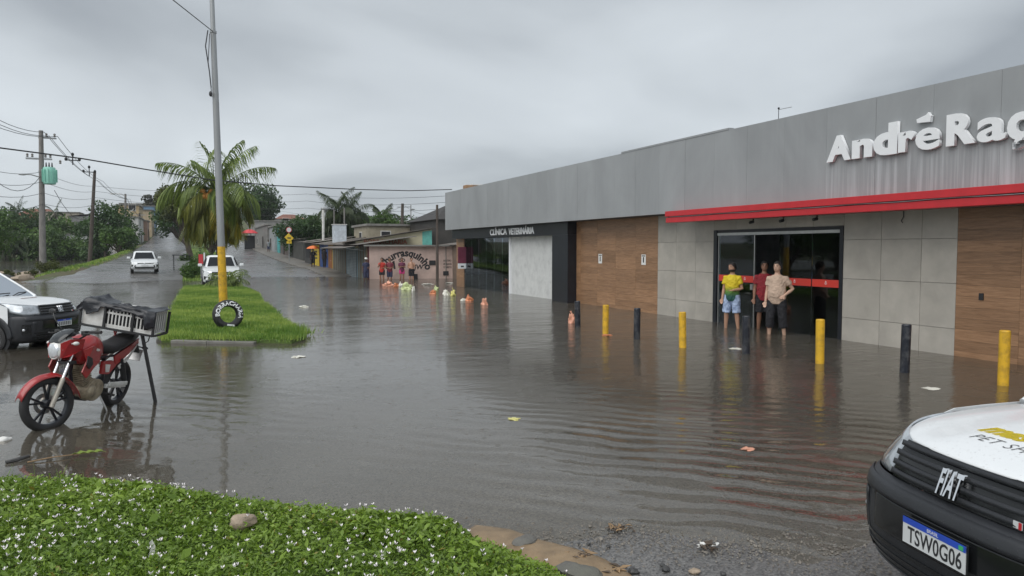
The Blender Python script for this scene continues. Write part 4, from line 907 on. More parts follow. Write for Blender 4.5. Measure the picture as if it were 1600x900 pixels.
# handlebar
hb = [(hd.x-.10,-.36,hd.z+.17),(hd.x-.06,-.25,hd.z+.17),(hd.x-.02,-.12,hd.z+.09),(hd.x-.02,.12,hd.z+.09),(hd.x-.06,.25,hd.z+.17),(hd.x-.10,.36,hd.z+.17)]
mb = MB(); mb.tube(hb, 0.012, 8, M=ST); mb.build('handlebar', M['black'], bike, smooth=50)
for s in (-1, 1):
    mb = MB(); mb.tube([(hd.x-.066,.25*s,hd.z+.17),(hd.x-.102,.375*s,hd.z+.17)], 0.019, 10, M=ST); mb.build('grip', M['rubber'], bike)
    mb = MB(); mb.tube([(hd.x-.0,.22*s,hd.z+.165),(hd.x+.03,.30*s,hd.z+.16),(hd.x-.02,.38*s,hd.z+.16)], 0.006, 6, M=ST); mb.box((hd.x-.04,.2*s,hd.z+.16), (.06,.06,.05), M=ST); mb.build('lever', M['black'], bike)
mb = MB(); mb.tube([(hd.x-.05,-.20,hd.z+.19),(hd.x+.0,-.25,hd.z+.32),(hd.x-.02,-.30,hd.z+.38)], 0.006, 6, M=ST); mb.ell((hd.x-.03,-.33,hd.z+.40), (.012,.06,.035), 12, 8, ST); mb.build('mirror', M['black'], bike, smooth=60)
for k, dy in enumerate((-.06, .05)):
    mb = MB(); mb.tube([(hd.x-.04,dy*2,hd.z+.16),(hd.x+.10,dy*1.6,hd.z+.12),(hd.x+.09,dy*1.6,hd.z-.05),(hd.x-.04,dy,hd.z-.14)], 0.006, 6, M=ST); mb.build('control_cable', M['black'], bike)
# tank and shrouds
def tring(x, w, z0, z1, n=18): 
    zc_ = (z0+z1)/2; hz = (z1-z0)/2
    return [(x, w*math.copysign(abs(math.cos(q))**0.75, math.cos(q)), zc_+hz*math.copysign(abs(math.sin(q))**0.8, math.sin(q))) for q in [2*math.pi*i/n for i in range(n)]]
mb = MB(); mb.rings([tring(1.03,.06,.78,.90), tring(.99,.12,.72,.95), tring(.90,.155,.69,1.01), tring(.78,.16,.68,1.03), tring(.66,.14,.68,1.00), tring(.56,.10,.69,.93), tring(.50,.07,.72,.86)]); mb.build('fuel_tank', M['redpaint'], bike, smooth=50)
for s in (-1, 1):
    mb = MB(); mb.add([(1.06,.155*s,.90),(.92,.185*s,.94),(.76,.17*s,.86),(.72,.16*s,.72),(.86,.185*s,.68),(1.02,.20*s,.58),(1.10,.19*s,.66),(1.03,.19*s,.78)], [(0,1,7),(1,2,3,4,7),(4,5,6,7)]); mb.build('tank_shroud', M['redpaint'], bike, solid=0.014)
    mb = MB(); mb.add([(1.03,.198*s,.84),(.95,.202*s,.80),(.92,.202*s,.73),(.99,.206*s,.68),(1.05,.202*s,.74)], [(0,1,2,3,4)]); mb.build('shroud_vent', M['black'], bike, solid=0.01)
    mb = MB(); mb.add([(.86,.196*s,.90),(.80,.190*s,.885),(.79,.188*s,.86),(.84,.194*s,.865),(.88,.198*s,.88)], [(0,1,2,3,4)]); mb.build('tank_badge', M['whiteplastic'], bike, solid=0.004)
    mb = MB(); mb.add([(.62,.135*s,.70),(.40,.13*s,.68),(.30,.12*s,.60),(.44,.125*s,.52),(.62,.13*s,.55)], [(0,1,2,3,4)]); mb.build('side_panel', M['redpaint'], bike, solid=0.03)
    mb = MB(); mb.add([(.56,.15*s,.66),(.46,.15*s,.64),(.47,.15*s,.55),(.54,.15*s,.56)], [(0,1,2,3)]); mb.build('side_badge', M['whiteplastic'], bike, solid=0.008)
    mb = MB(); mb.add([(.34,.115*s,.72),(-.02,.10*s,.80),(-.28,.07*s,.86),(-.26,.07*s,.81),(-.02,.10*s,.70),(.30,.12*s,.60)], [(0,1,4,5),(1,2,3,4)]); mb.build('tail_panel', M['redpaint'], bike, solid=0.02)
    mb = MB(); mb.add([(.24,.128*s,.58),(-.02,.112*s,.68),(-.24,.085*s,.79),(-.22,.085*s,.76),(-.02,.112*s,.64),(.20,.128*s,.54)], [(0,1,4,5),(1,2,3,4)]); mb.build('tail_trim', M['whiteplastic'], bike, solid=0.012)
    mb = MB(); mb.bar((.02,.13*s,.305), (.46,.12*s,.37), 0.03, 0.05); mb.build('swingarm', M['whiteplastic'] if s > 0 else M['alu'], bike, bevel=0.006)
    mb = MB(); mb.tube([(.04,.13*s,.33),(.18,.13*s,.66)], 0.02, 8); mb.tube([(.06,.13*s,.38),(.16,.13*s,.60)], 0.035, 10); mb.build('rear_shock', M['black'], bike, smooth=40)
    mb = MB(); mb.tube([(.50,.13*s,.30),(.50,.27*s,.29)], 0.014, 8); mb.build('footpeg', M['rubber'], bike)
    mb = MB(); mb.tube([(-.25,.06*s,.76),(-.26,.15*s,.75)], 0.008, 6); mb.ell((-.26,.18*s,.75), (.03,.045,.022), 8, 6); mb.build('turn_signal', M['black'], bike, smooth=60)
mb = MB(); mb.rings([tring(.62,.09,.80,.92), tring(.52,.12,.76,.90), tring(.34,.14,.74,.86), tring(.14,.14,.77,.88), tring(-.06,.13,.81,.93), tring(-.24,.09,.86,.95), tring(-.30,.05,.89,.93)]); mb.build('seat', M['seat'], bike, smooth=55)
mb = MB(); mb.add([(-.24,-.07,.84),(-.24,.07,.84),(-.36,.065,.66),(-.36,-.065,.66)], [(0,1,2,3)]); mb.build('rear_fender', M['black'], bike, solid=0.02)
mb = MB(); mb.box((-.37,0,.62), (.012,.18,.15), (0,R(-25),0)); mb.build('number_plate', M['alu'], bike)
mb = MB(); mb.ell((-.30,0,.80), (.03,.07,.03), 10, 8); mb.build('tail_lamp', pm('tail_lamp', (0.35,0.01,0.01), 0.2), bike, smooth=60)
# engine, frame, exhaust, stand
mb = MB(); mb.rings([[(.66+x_, y_, z_) for x_, z_ in [(0.17*math.cos(q), .36+.13*math.sin(q)) for q in [2*math.pi*i/16 for i in range(16)]]] for y_ in (-.12,-.10,.10,.125)]); mb.ell((.74,.12,.35), (.085,.035,.085), 14, 8); mb.ell((.74,-.12,.35), (.09,.04,.09), 14, 8); mb.build('crankcase', M['engine'], bike, smooth=40, bevel=0.006)
mb = MB()
for i in range(8): mb.box((.78+i*0.009, 0, .47+i*0.024), (.17,.18,.011), (0,R(15),0))
mb.box((.81,0,.56), (.11,.12,.22), (0,R(15),0)); mb.box((.86,0,.675), (.13,.15,.06), (0,R(15),0)); mb.build('cylinder_head', M['engine'], bike)
mb = MB(); mb.tube([hd+Vector((-.06,0,.02)), (1.0,0,.62), (.93,0,.42), (.88,0,.29), (.62,0,.22)], 0.022, 8); mb.tube([(.97,.0,.80),(.60,.10,.74),(.30,.10,.72),(-.2,.07,.83)], 0.014, 8); mb.tube([(.97,.0,.80),(.60,-.10,.74),(.30,-.10,.72),(-.2,-.07,.83)], 0.014, 8); mb.tube([(.5,.09,.74),(.48,.09,.5),(.48,.09,.28)], 0.018, 8); mb.tube([(.5,-.09,.74),(.48,-.09,.5),(.48,-.09,.28)], 0.018, 8); mb.build('frame', M['blackpaint'], bike, smooth=40)
mb = MB(); mb.tube([(.90,-.05,.63),(.99,-.08,.52),(.96,-.10,.32),(.80,-.13,.22),(.45,-.15,.24),(.2,-.17,.30),(-.12,-.18,.40)], [.018,.018,.018,.019,.022,.04,.045], 10); mb.build('exhaust', M['blackpaint'], bike, smooth=40)
mb = MB(); mb.tube([(.52,.10,.27),(.50,.20,.10),(.49,.25,-.04)], 0.010, 8); mb.box((.49,.26,-.035), (.05,.04,.01)); mb.build('side_stand', M['alu'], bike)
mb = MB(); mb.box((.22,.145,.36), (.42,.03,.05), (0,R(-8),0)); mb.build('chain_guard', M['whiteplastic'], bike, bevel=0.008)
# ------------------------------------------------------------------ rack with crate across the back of the motorcycle
def onbike(name, label, cat, loc):
    o = thing(name, label, cat); o.matrix_world = Matrix.Translation(bike.location) @ bm_rot @ Matrix.Translation(loc); return o
CW, CD, CH = 0.90, 0.34, 0.28; CL = (-0.10, -0.045, 1.0)
rack = onbike('cargo_rack', 'black metal rack carrying a white crate above the motorcycle seat', 'rack', CL)
mb = MB()
for x_ in (-CD/2-.015, CD/2+.015):
    mb.bar((x_,-CW/2-.02,-.01), (x_,CW/2+.02,-.01), 0.025)
    for y_ in (-CW/2-.018, -0.16, 0.20, CW/2+.018): mb.bar((x_,y_,-.01), (x_*1.0,y_,CH*0.97), 0.026, 0.026)
for y_ in (-CW/2-.02, -0.2, 0.2, CW/2+.02): mb.bar((-CD/2,y_,-.012), (CD/2,y_,-.012), 0.022)
mb.build('frame', M['black'], rack)
mb = MB(); mb.tube([(.05,-.05,-.01),(.10,-.06,-.12)], 0.012, 6); mb.tube([(-.1,-.2,-.01),(-.1,-.15,-.14)], 0.012, 6); mb.build('bracket', M['redpaint'], rack)
# bent hook hanging from the rack end
mb = MB(); mb.tube([(CD/2,CW/2-.12,-.02),(CD/2,CW/2-.11,-.08),(CD/2,CW/2-.07,-.12),(CD/2,CW/2-.03,-.08),(CD/2,CW/2-.02,-.01)], 0.007, 6); mb.build('hook', M['black'], rack)
crate = onbike('poultry_crate', 'long white slatted plastic crate strapped across the motorcycle', 'crate', CL)
mb = MB(); wbox(mb, -CD/2, CD/2, -CW/2, CW/2, 0.004, 0.02); mb.build('floor', M['whiteplastic'], crate)
mb = MB(); wbox(mb, -CD/2, CD/2, -CW/2, CW/2, CH-.012, CH); mb.build('lid', M['whiteplastic'], crate, bevel=0.004)
mb = MB(); wbox(mb, -CD/2+.03, CD/2-.03, -CW/2+.03, CW/2-.03, 0.025, CH-.02); mb.build('load', M['dark'], crate)
for x_ in (-CD/2+.006, CD/2-.006):
    for z_ in (0.035, 0.19, CH-.03):
        mb = MB(); wbox(mb, x_-.006, x_+.006, -CW/2, CW/2, z_-.012, z_+.012); mb.build('rail', M['whiteplastic'], crate)
    mb = MB(); wbox(mb, x_-.005, x_+.005, -CW/2+.002, -.18, .021, CH-.013); mb.build('side_plate', M['whiteplastic'], crate)
    mb = MB(); wbox(mb, x_-.005, x_+.005, .34, CW/2-.075, .021, CH-.013); mb.build('side_plate', M['whiteplastic'], crate)
    y_ = -.13
    while y_ < .33:
        mb = MB(); wbox(mb, x_-.0055, x_+.0055, y_, y_+.016, .02, CH-.012); mb.build('slat', M['whiteplastic'], crate); y_ += 0.046
    for y_ in (.395,.418,.44): 
        mb = MB(); wbox(mb, x_-.0055, x_+.0055, y_-.008, y_+.008, .02, CH-.012); mb.build('slat', M['whiteplastic'], crate)
for y_ in (-CW/2+.006, CW/2-.006):
    x_ = -CD/2
    while x_ < CD/2-.01:
        mb = MB(); wbox(mb, x_, x_+.018, y_-.0055, y_+.0055, .02, CH-.012); mb.build('slat', M['whiteplastic'], crate); x_ += 0.052
tarp = onbike('tarpaulin', 'crumpled black plastic sheet draped over the white crate', 'tarpaulin', CL)
rt = random.Random(4)
from mathutils import noise as mnoise
def tp(a_, b_):   # a_ along y, b_ across, folds over the near edge
    y_ = -CW/2-.07+(CW+.11)*a_
    w_ = mnoise.noise(Vector((a_*6, b_*4, 1.3)))*.035+mnoise.noise(Vector((a_*16, b_*9, 7)))*.016
    edge = 0.055+0.09*mnoise.noise(Vector((a_*4.2, 0, 3)))+(0.05 if .12 < a_ < .3 else 0)+(0.12 if a_ > .86 else 0)
    if b_ < 0.62:
        x_ = -CD/2-.02+(CD+.05)*b_/.62*(0.75+.25*1); z_ = CH+.018+max(0,w_)*1.6+(.035*math.exp(-((a_-.14)/.13)**2))
        if .36 < a_ < .84: x_ = CD/2+.03-(CD/2+.03-x_)*(1-.72*math.sin((a_-.36)/.48*math.pi)**.6)
    else:
        x_ = CD/2+.035+w_*.6; z_ = CH+.015-(b_-.62)/.38*edge*1.2+w_*.3
    if a_ < .08: z_ -= (0.08-a_)*1.2
    return (x_, y_, z_)
mb = MB(); mb.grid(tp, [i/46 for i in range(47)], [i/24 for i in range(25)])
mb.build('sheet', pm('black_plastic_sheet', (0.016,0.018,0.023), 0.33, var=0.3, bump=0.35, bscale=25), tarp, smooth=50, solid=0.004)
# prop post under the rack end
pw_ = G(245,627); tp_ = rack.matrix_world @ Vector((CD/2-.04, CW/2-.14, -.02))
post = thing('prop_post', 'slim black post propping up the end of the crate rack', 'post', (pw_.x, pw_.y, -0.12))
top_l = tp_-Vector((pw_.x, pw_.y, -0.12))
mb = MB(); mb.tube([(0,0,0), top_l], 0.022, 8); mb.build('shaft', M['black'], post, smooth=40)
mb = MB(); mb.box((0,0,0.005), (0.12,0.12,0.012)); mb.build('foot_plate', M['black'], post)
# ------------------------------------------------------------------ small vans
M['vanblack'] = pm('black_bumper_plastic', (0.020,0.022,0.026), 0.42, var=0.15, scale=6, bump=0.12, bscale=220)
drops(M['vanblack'], 75, 0.6)
M['gloss'] = pm('gloss_black', (0.010,0.011,0.012), 0.18, var=0.1)
M['headglass'] = pm('headlamp_cover', (0.36,0.39,0.42), 0.06, 0.35, var=0.4, scale=9, coat=1.0)
M['plateblue'] = pm('plate_blue', (0.02,0.07,0.45), 0.4); M['platewhite'] = pm('plate_white', (0.62,0.64,0.65), 0.35, var=0.05)
M['steel'] = pm('steel_wheel', (0.42,0.42,0.43), 0.45, 0.4, var=0.15)
M['decal_y'] = pm('yellow_decal', (0.75,0.62,0.03), 0.4, var=0.05); M['decal_g'] = pm('grey_decal', (0.12,0.12,0.125), 0.4)
M['decal_r'] = pm('maroon_decal', (0.25,0.12,0.11), 0.5)
VW = 0.83
def plan(a_, xf, xb, w, n=2.9):
    c, s_ = math.cos(a_), math.sin(a_)
    return (xb+(xf-xb)*abs(c)**(2/n), w*math.copysign(abs(s_)**(2/n), s_))
def ang_for(y_, w, n=2.9): return math.asin(min(1, abs(y_)/w)**(n/2))*(1 if y_ > 0 else -1)
def strip(lv, a0=-90, a1=90, na=36, off=0.0):
    mb = MB(); As = [R(a0+(a1-a0)*i/na) for i in range(na+1)]
    def fn(i, a_):
        z, xf, xb, w = lv[int(i)]; x_, y_ = plan(a_, xf+off, xb, w+off); return (x_, y_, z)
    mb.grid(fn, list(range(len(lv))), As); return mb
def hoodz(x_, y_):
    u = min(1.15, max(0, (x_+0.42)/1.12)); yy_ = abs(y_)/0.76
    return 1.065-0.118*u**1.9-0.050*yy_**2.6-0.010*math.exp(-((abs(y_)-0.46)/0.07)**2)
BUMP = [(0.20,0.74,0.36,0.74),(0.26,0.83,0.36,0.80),(0.36,0.87,0.36,0.825),(0.50,0.885,0.37,0.83),(0.60,0.885,0.37,0.83),(0.655,0.875,0.37,0.825),(0.70,0.86,0.37,0.82),(0.735,0.825,0.37,0.80)]
def blev(z):
    for a_, b_ in zip(BUMP[:-1], BUMP[1:]):
        if a_[0] <= z <= b_[0]:
            t = (z-a_[0])/(b_[0]-a_[0]); return tuple(a_[i]+(b_[i]-a_[i])*t for i in range(4))
    return BUMP[-1]
def van(label, loc, rz, plate, near):
    v = thing('delivery_van', label, 'van', loc, rz)
    strip(BUMP).build('front_bumper', M['vanblack'], v, smooth=40, solid=0.01)
    # bumper sculpting: upper roll, recess behind plate, lower intake slats
    strip([blev(z) for z in (0.64,0.66,0.69,0.715)], -62, 62, 30, 0.014).build('bumper_roll', M['vanblack'], v, smooth=50, solid=0.008)
    strip([blev(z) for z in (0.565,0.59,0.625)], -38, 38, 24, 0.004).build('bumper_slot', M['gloss'], v, smooth=40)
    for z in (0.25, 0.295, 0.34, 0.385): strip([blev(z), blev(z+0.018)], -44, 44, 24, 0.008).build('intake_slat', M['gloss'], v, solid=0.006)
    strip([blev(z) for z in (0.455,0.47,0.625,0.635)], -30, 30, 28, 0.006).build('plate_recess', M['gloss'], v, smooth=30, solid=0.008)
    for s in (-1, 1):
        strip([blev(z) for z in (0.30,0.34,0.58,0.62)], 40 if s > 0 else -47, 47 if s > 0 else -40, 4, 0.010).build('bumper_corner', M['vanblack'], v, solid=0.01, smooth=20); mb = strip([blev(z) for z in (0.37,0.47,0.57)], 50 if s > 0 else -68, 68 if s > 0 else -50, 8, 0.010); q = mb.build('fog_lamp_bezel', M['gloss'], v, solid=0.008)
        x_, y_ = plan(R(64*s), 0.905, 0.36, 0.85); mb = MB(); mb.ell((x_-0.002, y_, 0.465), (.026,.026,.026), 10, 8); mb.build('fog_lamp', M['headlens'], q, smooth=80)
    # grille
    GL = [(0.735,0.815,0.37,0.79),(0.80,0.80,0.36,0.785),(0.87,0.775,0.35,0.775),(0.93,0.735,0.34,0.76)]
    strip(GL, -27, 27, 26).build('grille', M['gloss'], v, smooth=40)
    for k in range(4):
        t = (k+0.35)/4*3; i = min(2, int(t)); f = t-i; lv = tuple(GL[i][q]+(GL[i+1][q]-GL[i][q])*f for q in range(4)); lv2 = (lv[0]+0.027, lv[1]-0.010, lv[2], lv[3])
        strip([lv, lv2], -26.5, 26.5, 24, 0.012).build('grille_bar', M['vanblack'], v, solid=0.014, smooth=40)
    # emblem letters
    me = text_mesh('FIAT', 0.165, 0.007, 0.004, align='CENTER', space=1.08)
    mapmesh(me, lambda c: Vector((0.850-c.y*0.36+c.z, c.x*0.40, 0.775+c.y*1.0)) ); link('emblem', me, M['chrome'], v)
    mb = MB(); mb.box((0.812,0.36,0.765), (0.004,0.045,0.03)); q = mb.build('flag_badge', M['platewhite'], v); mb = MB(); mb.box((0.815,0.375,0.765), (0.004,0.014,0.03)); mb.build('badge_stripe', M['redcan'], q)
    # headlights
    for s in (-1, 1):
        a0, a1 = (28, 90) if s > 0 else (-90, -28)
        mb = MB(); As = [R(a0+(a1-a0)*i/14) for i in range(15)]
        def hl(t, a_):
            f = (abs(math.degrees(a_))-28)/62; z0 = 0.745+0.085*max(0,f-0.55)*1.6; z1 = 0.915+0.075*f**0.8; z = z0+(z1-z0)*t
            xa, ya_ = plan(a_, 0.815, 0.36, 0.795); xc, yc = plan(a_, 0.742, 0.10, 0.757, 2.6); return (xa+(xc-xa)*t**1.4, ya_+(yc-ya_)*t**1.4, z)
        mb.grid(hl, [0,.2,.4,.6,.8,1], As); q = mb.build('headlight', M['headglass'], v, smooth=60, solid=0.01)
        for f_, r_ in ((44, 0.05), (60, 0.05)):
            p0 = Vector(hl(.45, R(f_*s))); mb = MB(); mb.ell(p0+Vector((-0.045,-0.03*s,0)), (r_*.9,r_*.8,r_*.8), 12, 8); mb.build('reflector', M['headlens'], q, smooth=80)
        # fender and side
        W_ = lambda z: VW-0.0-0.09*max(0,(z-0.75))**1.2*1.0
        arch = [(0.385*math.cos(R(q)), 0.31+0.385*math.sin(R(q))) for q in range(5, 176, 10)]
        arc2 = [(-2.52+0.385*math.cos(R(q)), 0.31+0.385*math.sin(R(q))) for q in range(5, 176, 10)]
        out_ = [(0.385,0.34)]+arch+[(-0.385,0.30),(-2.13,0.30)]+arc2+[(-2.905,0.33),(-3.28,0.36),(-3.36,0.7),(-3.36,1.05),(-0.42,1.02),(-0.12,1.01),(0.10,0.995),(0.17,0.97),(0.36,0.90),(0.37,0.72)]
        mb = MB(); mb.add([(x_, s*(W_(z_)-0.03*max(0,x_)**2), z_) for x_, z_ in out_], [tuple(range(len(out_)))]); mb.build('side_panel', M['whitepaint'], v, solid=0.006)
        for cx in (0, -2.52):
            mb = MB(); mb.grid(lambda r_, q: (cx+r_*math.cos(q), s*(VW+0.012-0.05*abs(r_-0.40)), 0.31+r_*math.sin(q)), [0.345,0.385,0.42,0.455], [R(q) for q in range(-4, 185, 9)]); mb.build('arch_trim', M['vanblack'], v, smooth=50, solid=0.012)
            mb = MB(); mb.lathe([(0.375,0.0),(0.375,0.25),(0,0.25)], 24, Matrix.Translation((cx, s*(VW-0.28), 0.32)) @ Matrix.Rotation(R(-90*s), 4, 'X') @ Matrix.Scale(-1 if False else 1, 4) @ Matrix.Translation((0,0,-0.02))); mb.build('wheel_well', M['dark'], v)
            Rw = Matrix.Translation((cx, s*(VW-0.10), 0.295)) @ Matrix.Rotation(R(-90*s), 4, 'X')
            w = MB(); w.lathe([(0.20,-.085),(0.26,-.095),(0.288,-.08),(0.295,-.04),(0.295,.04),(0.288,.08),(0.26,.095),(0.20,.085),(0.19,.05)], 36, Rw); wo = w.build('wheel', M['rubber'], v, smooth=40)
            w = MB(); w.lathe([(0.20,.085),(0.185,.07),(0.175,.03),(0.14,.045),(0.09,.06),(0.06,.065),(0.0,.065)], 30, Rw); w.build('rim', M['steel'], wo, smooth=40)
            w = MB()
            for k in range(10): a_ = 2*math.pi*k/10; w.ell((0,0,0), (.018,.018,.006), 8, 5, Rw @ Matrix.Translation((.155*math.cos(a_), .155*math.sin(a_), .046)))
            w.ell((0,0,0.064), (.035,.035,.012), 10, 6, Rw); w.build('rim_hole', M['dark'], wo)
        mb = MB(); mb.bar((-0.42, s*(VW+0.004), 0.40), (-2.1, s*(VW+0.004), 0.40), 0.02, 0.12); mb.build('side_skirt', M['vanblack'], v, bevel=0.006)
        mb = MB(); mb.ell((-0.82, s*(VW+0.11), 1.15), (.05,.085,.075), 12, 8); mb.tube([(-0.82,s*(VW-0.05),1.10),(-0.82,s*(VW+0.06),1.12)], 0.02, 6); mb.build('wing_mirror', M['vanblack'], v, smooth=60)
        # cab door window, pillars
        mb = MB(); mb.add([(-0.55, s*(VW-0.06), 1.04),(-1.32, s*(VW-0.135), 1.58),(-1.74, s*(VW-0.135), 1.59),(-1.74, s*(VW-0.055), 1.04)], [(0,1,2,3)]); mb.build('side_window', M['carglass'], v, solid=0.004)
        mb = MB(); mb.tube([(-0.33, s*0.755, 1.02),(-0.62, s*(VW-0.068), 1.19),(-1.30, s*(VW-0.14), 1.61),(-1.55, s*(VW-0.145), 1.665)], 0.032, 8); mb.build('pillar', M['whitepaint'], v, smooth=60)
        mb = MB(); mb.add([(-1.74,s*(VW-0.05),1.02),(-1.74,s*(VW-0.14),1.65),(-3.25,s*(VW-0.12),1.68),(-3.36,s*(VW-0.05),1.02)], [(0,1,2,3)]); mb.build('cargo_side', M['whitepaint'], v, solid=0.006)
        mb = MB(); mb.tube([(-1.45,s*(VW+0.012),1.02),(-1.60,s*(VW+0.012),1.02)], 0.015, 6); mb.build('door_handle', M['vanblack'], v)
    # hood
    mb = MB(); ys_ = [0.76*math.sin(R(q)) for q in range(-90, 91, 9)]
    def hood(t, y_):
        xf, _ = plan(ang_for(max(-.759,min(.759,y_)), 0.76, 2.6), 0.745, 0.10, 0.76, 2.6); xb = -0.40+0.10*(y_/0.76)**2
        x_ = xb+(xf-xb)*t; return (x_, y_, hoodz(x_, y_)-0.012*max(0,(t-0.93)/0.07)**2)
    mb.grid(hood, [0,.06,.14,.24,.35,.46,.57,.68,.78,.86,.92,.96,.985,1.0], ys_); mb.build('hood', M['whitepaint'], v, smooth=60, solid=0.008)
    mb = MB(); mb.grid(lambda t, y_: (-0.30+0.08*(y_/.76)**2-0.16*t, y_*(1-0.02*t), hoodz(-.4,y_)-0.008+0.012*t), [0,.5,1], [-.73+.073*i for i in range(21)]); mb.build('cowl', M['vanblack'], v, solid=0.006)
    def ws(t, y_): return (-0.40+0.09*(y_/.75)**2*1.0-1.0*t, y_*(1-0.10*t), 1.045-0.03*(y_/.75)**2+0.64*t-0.03*t*t)
    mb = MB(); mb.grid(ws, [i/6 for i in range(7)], [-.73+.1217*i for i in range(13)]); mb.build('windscreen', M['carglass'], v, smooth=70)
    for y0_, y1_ in ((-.35,.22),(.18,.66)):
        mb = MB(); mb.tube([(-0.37,y0_,1.065),(-0.44,(y0_+y1_)/2,1.12),(-0.47,y1_,1.12)], 0.011, 6); mb.build('wiper', M['black'], v)
    mb = MB(); mb.grid(lambda x_, y_: (x_, y_*0.70, 1.665+0.02*math.sin((x_+3.3)/2.2*math.pi)-0.05*abs(y_)**3), [-3.25,-2.8,-2.2,-1.8,-1.55,-1.38], [-1,-.9,-.6,-.3,0,.3,.6,.9,1]); mb.build('roof', M['whitepaint'], v, smooth=50, solid=0.01)
    mb = MB(); mb.add([(-3.36,-.78,.4),(-3.36,.78,.4),(-3.36,.78,1.1),(-3.25,.71,1.665),(-3.25,-.71,1.665),(-3.36,-.78,1.1)], [(0,1,2,5),(5,2,3,4)]); mb.build('tailgate', M['whitepaint'], v, solid=0.01)
    mb = MB(); mb.box((-1.45,0,0.26), (3.7,1.45,0.06)); mb.build('underbody', M['dark'], v)
    mb = MB(); mb.box((-1.78,0,1.12), (0.03,1.42,0.95)); mb.build('bulkhead', M['dark'], v)
    # licence plate
    px = 0.918; pz_ = 0.55
    mb = MB(); mb.box((px-0.006,0.0,pz_), (0.006,0.42,0.145)); pl = mb.build('licence_plate', M['gloss'], v, bevel=0.004)
    mb = MB(); mb.box((px-0.002,0.0,pz_), (0.006,0.40,0.13)); mb.build('plate_face', M['platewhite'], pl)
    mb = MB(); mb.box((px-0.0005,0.0,pz_+0.0495), (0.006,0.40,0.031)); mb.build('plate_band', M['plateblue'], pl)
    if plate is None:
        mb = MB()
        for k in range(7): mb.box((px+0.0018, -0.15+k*0.05, pz_-0.015), (0.002,0.03,0.07))
        mb.build('plate_number', M['decal_g'], pl)
    me = text_mesh(plate or ' .', 0.098, 0.0006, 0.0012, align='CENTER', space=1.02); ws_ = max(c.co.x for c in me.vertices)-min(c.co.x for c in me.vertices)
    mapmesh(me, lambda c: Vector((px+0.0018+c.z, c.x*0.345/ws_+0.008, pz_-0.052+c.y*1.12)))
    if plate: link('plate_number', me, M['dark'], pl)
    me = text_mesh('BRASIL', 0.024, 0.0005, 0, align='CENTER'); mapmesh(me, lambda c: Vector((px+0.003+c.z, c.x, pz_+0.041+c.y))); link('plate_country', me, M['platewhite'], pl)
    mb = MB(); mb.box((px+0.003,0.175,pz_+0.048), (0.002,0.026,0.02)); mb.build('plate_flag', pm('flag_green', (0.05,0.4,0.15), 0.4) if 'flag_green' not in bpy.data.materials else bpy.data.materials['flag_green'], pl)
    # hood lettering
    if near:
        for body, sz, y0_, x0_, mt, shr, off in (('mascote',0.17,-0.31,0.40,'decal_y',0.35,0.008),('PET SHOP',0.10,-0.25,0.52,'decal_g',0.15,-0.0015)):
            me = text_mesh(body, sz, 0.0005, off, shear=shr, space=1.08 if mt == 'decal_g' else 1.0)
            mapmesh(me, lambda c: Vector((x0_-c.y, y0_+c.x, hoodz(x0_-c.y, y0_+c.x)+0.0065))); link('hood_lettering', me, M[mt], v)
    else:
        me = text_mesh('mascote', 0.12, 0.0005, 0.004, shear=0.3, align='CENTER'); mapmesh(me, lambda c: Vector((0.16-c.y, c.x, hoodz(0.16-c.y, c.x)+0.0065))); link('hood_lettering', me, M['decal_r'], v)
    return v
van('white van with black bumper and yellow hood lettering in the right foreground', (4.10, 2.17, 0.0), R(167.1), 'TSW0G06', True)
van('white van with black bumper half in frame behind the motorcycle', (-3.22, 17.85, -0.09), R(-30), None, False)
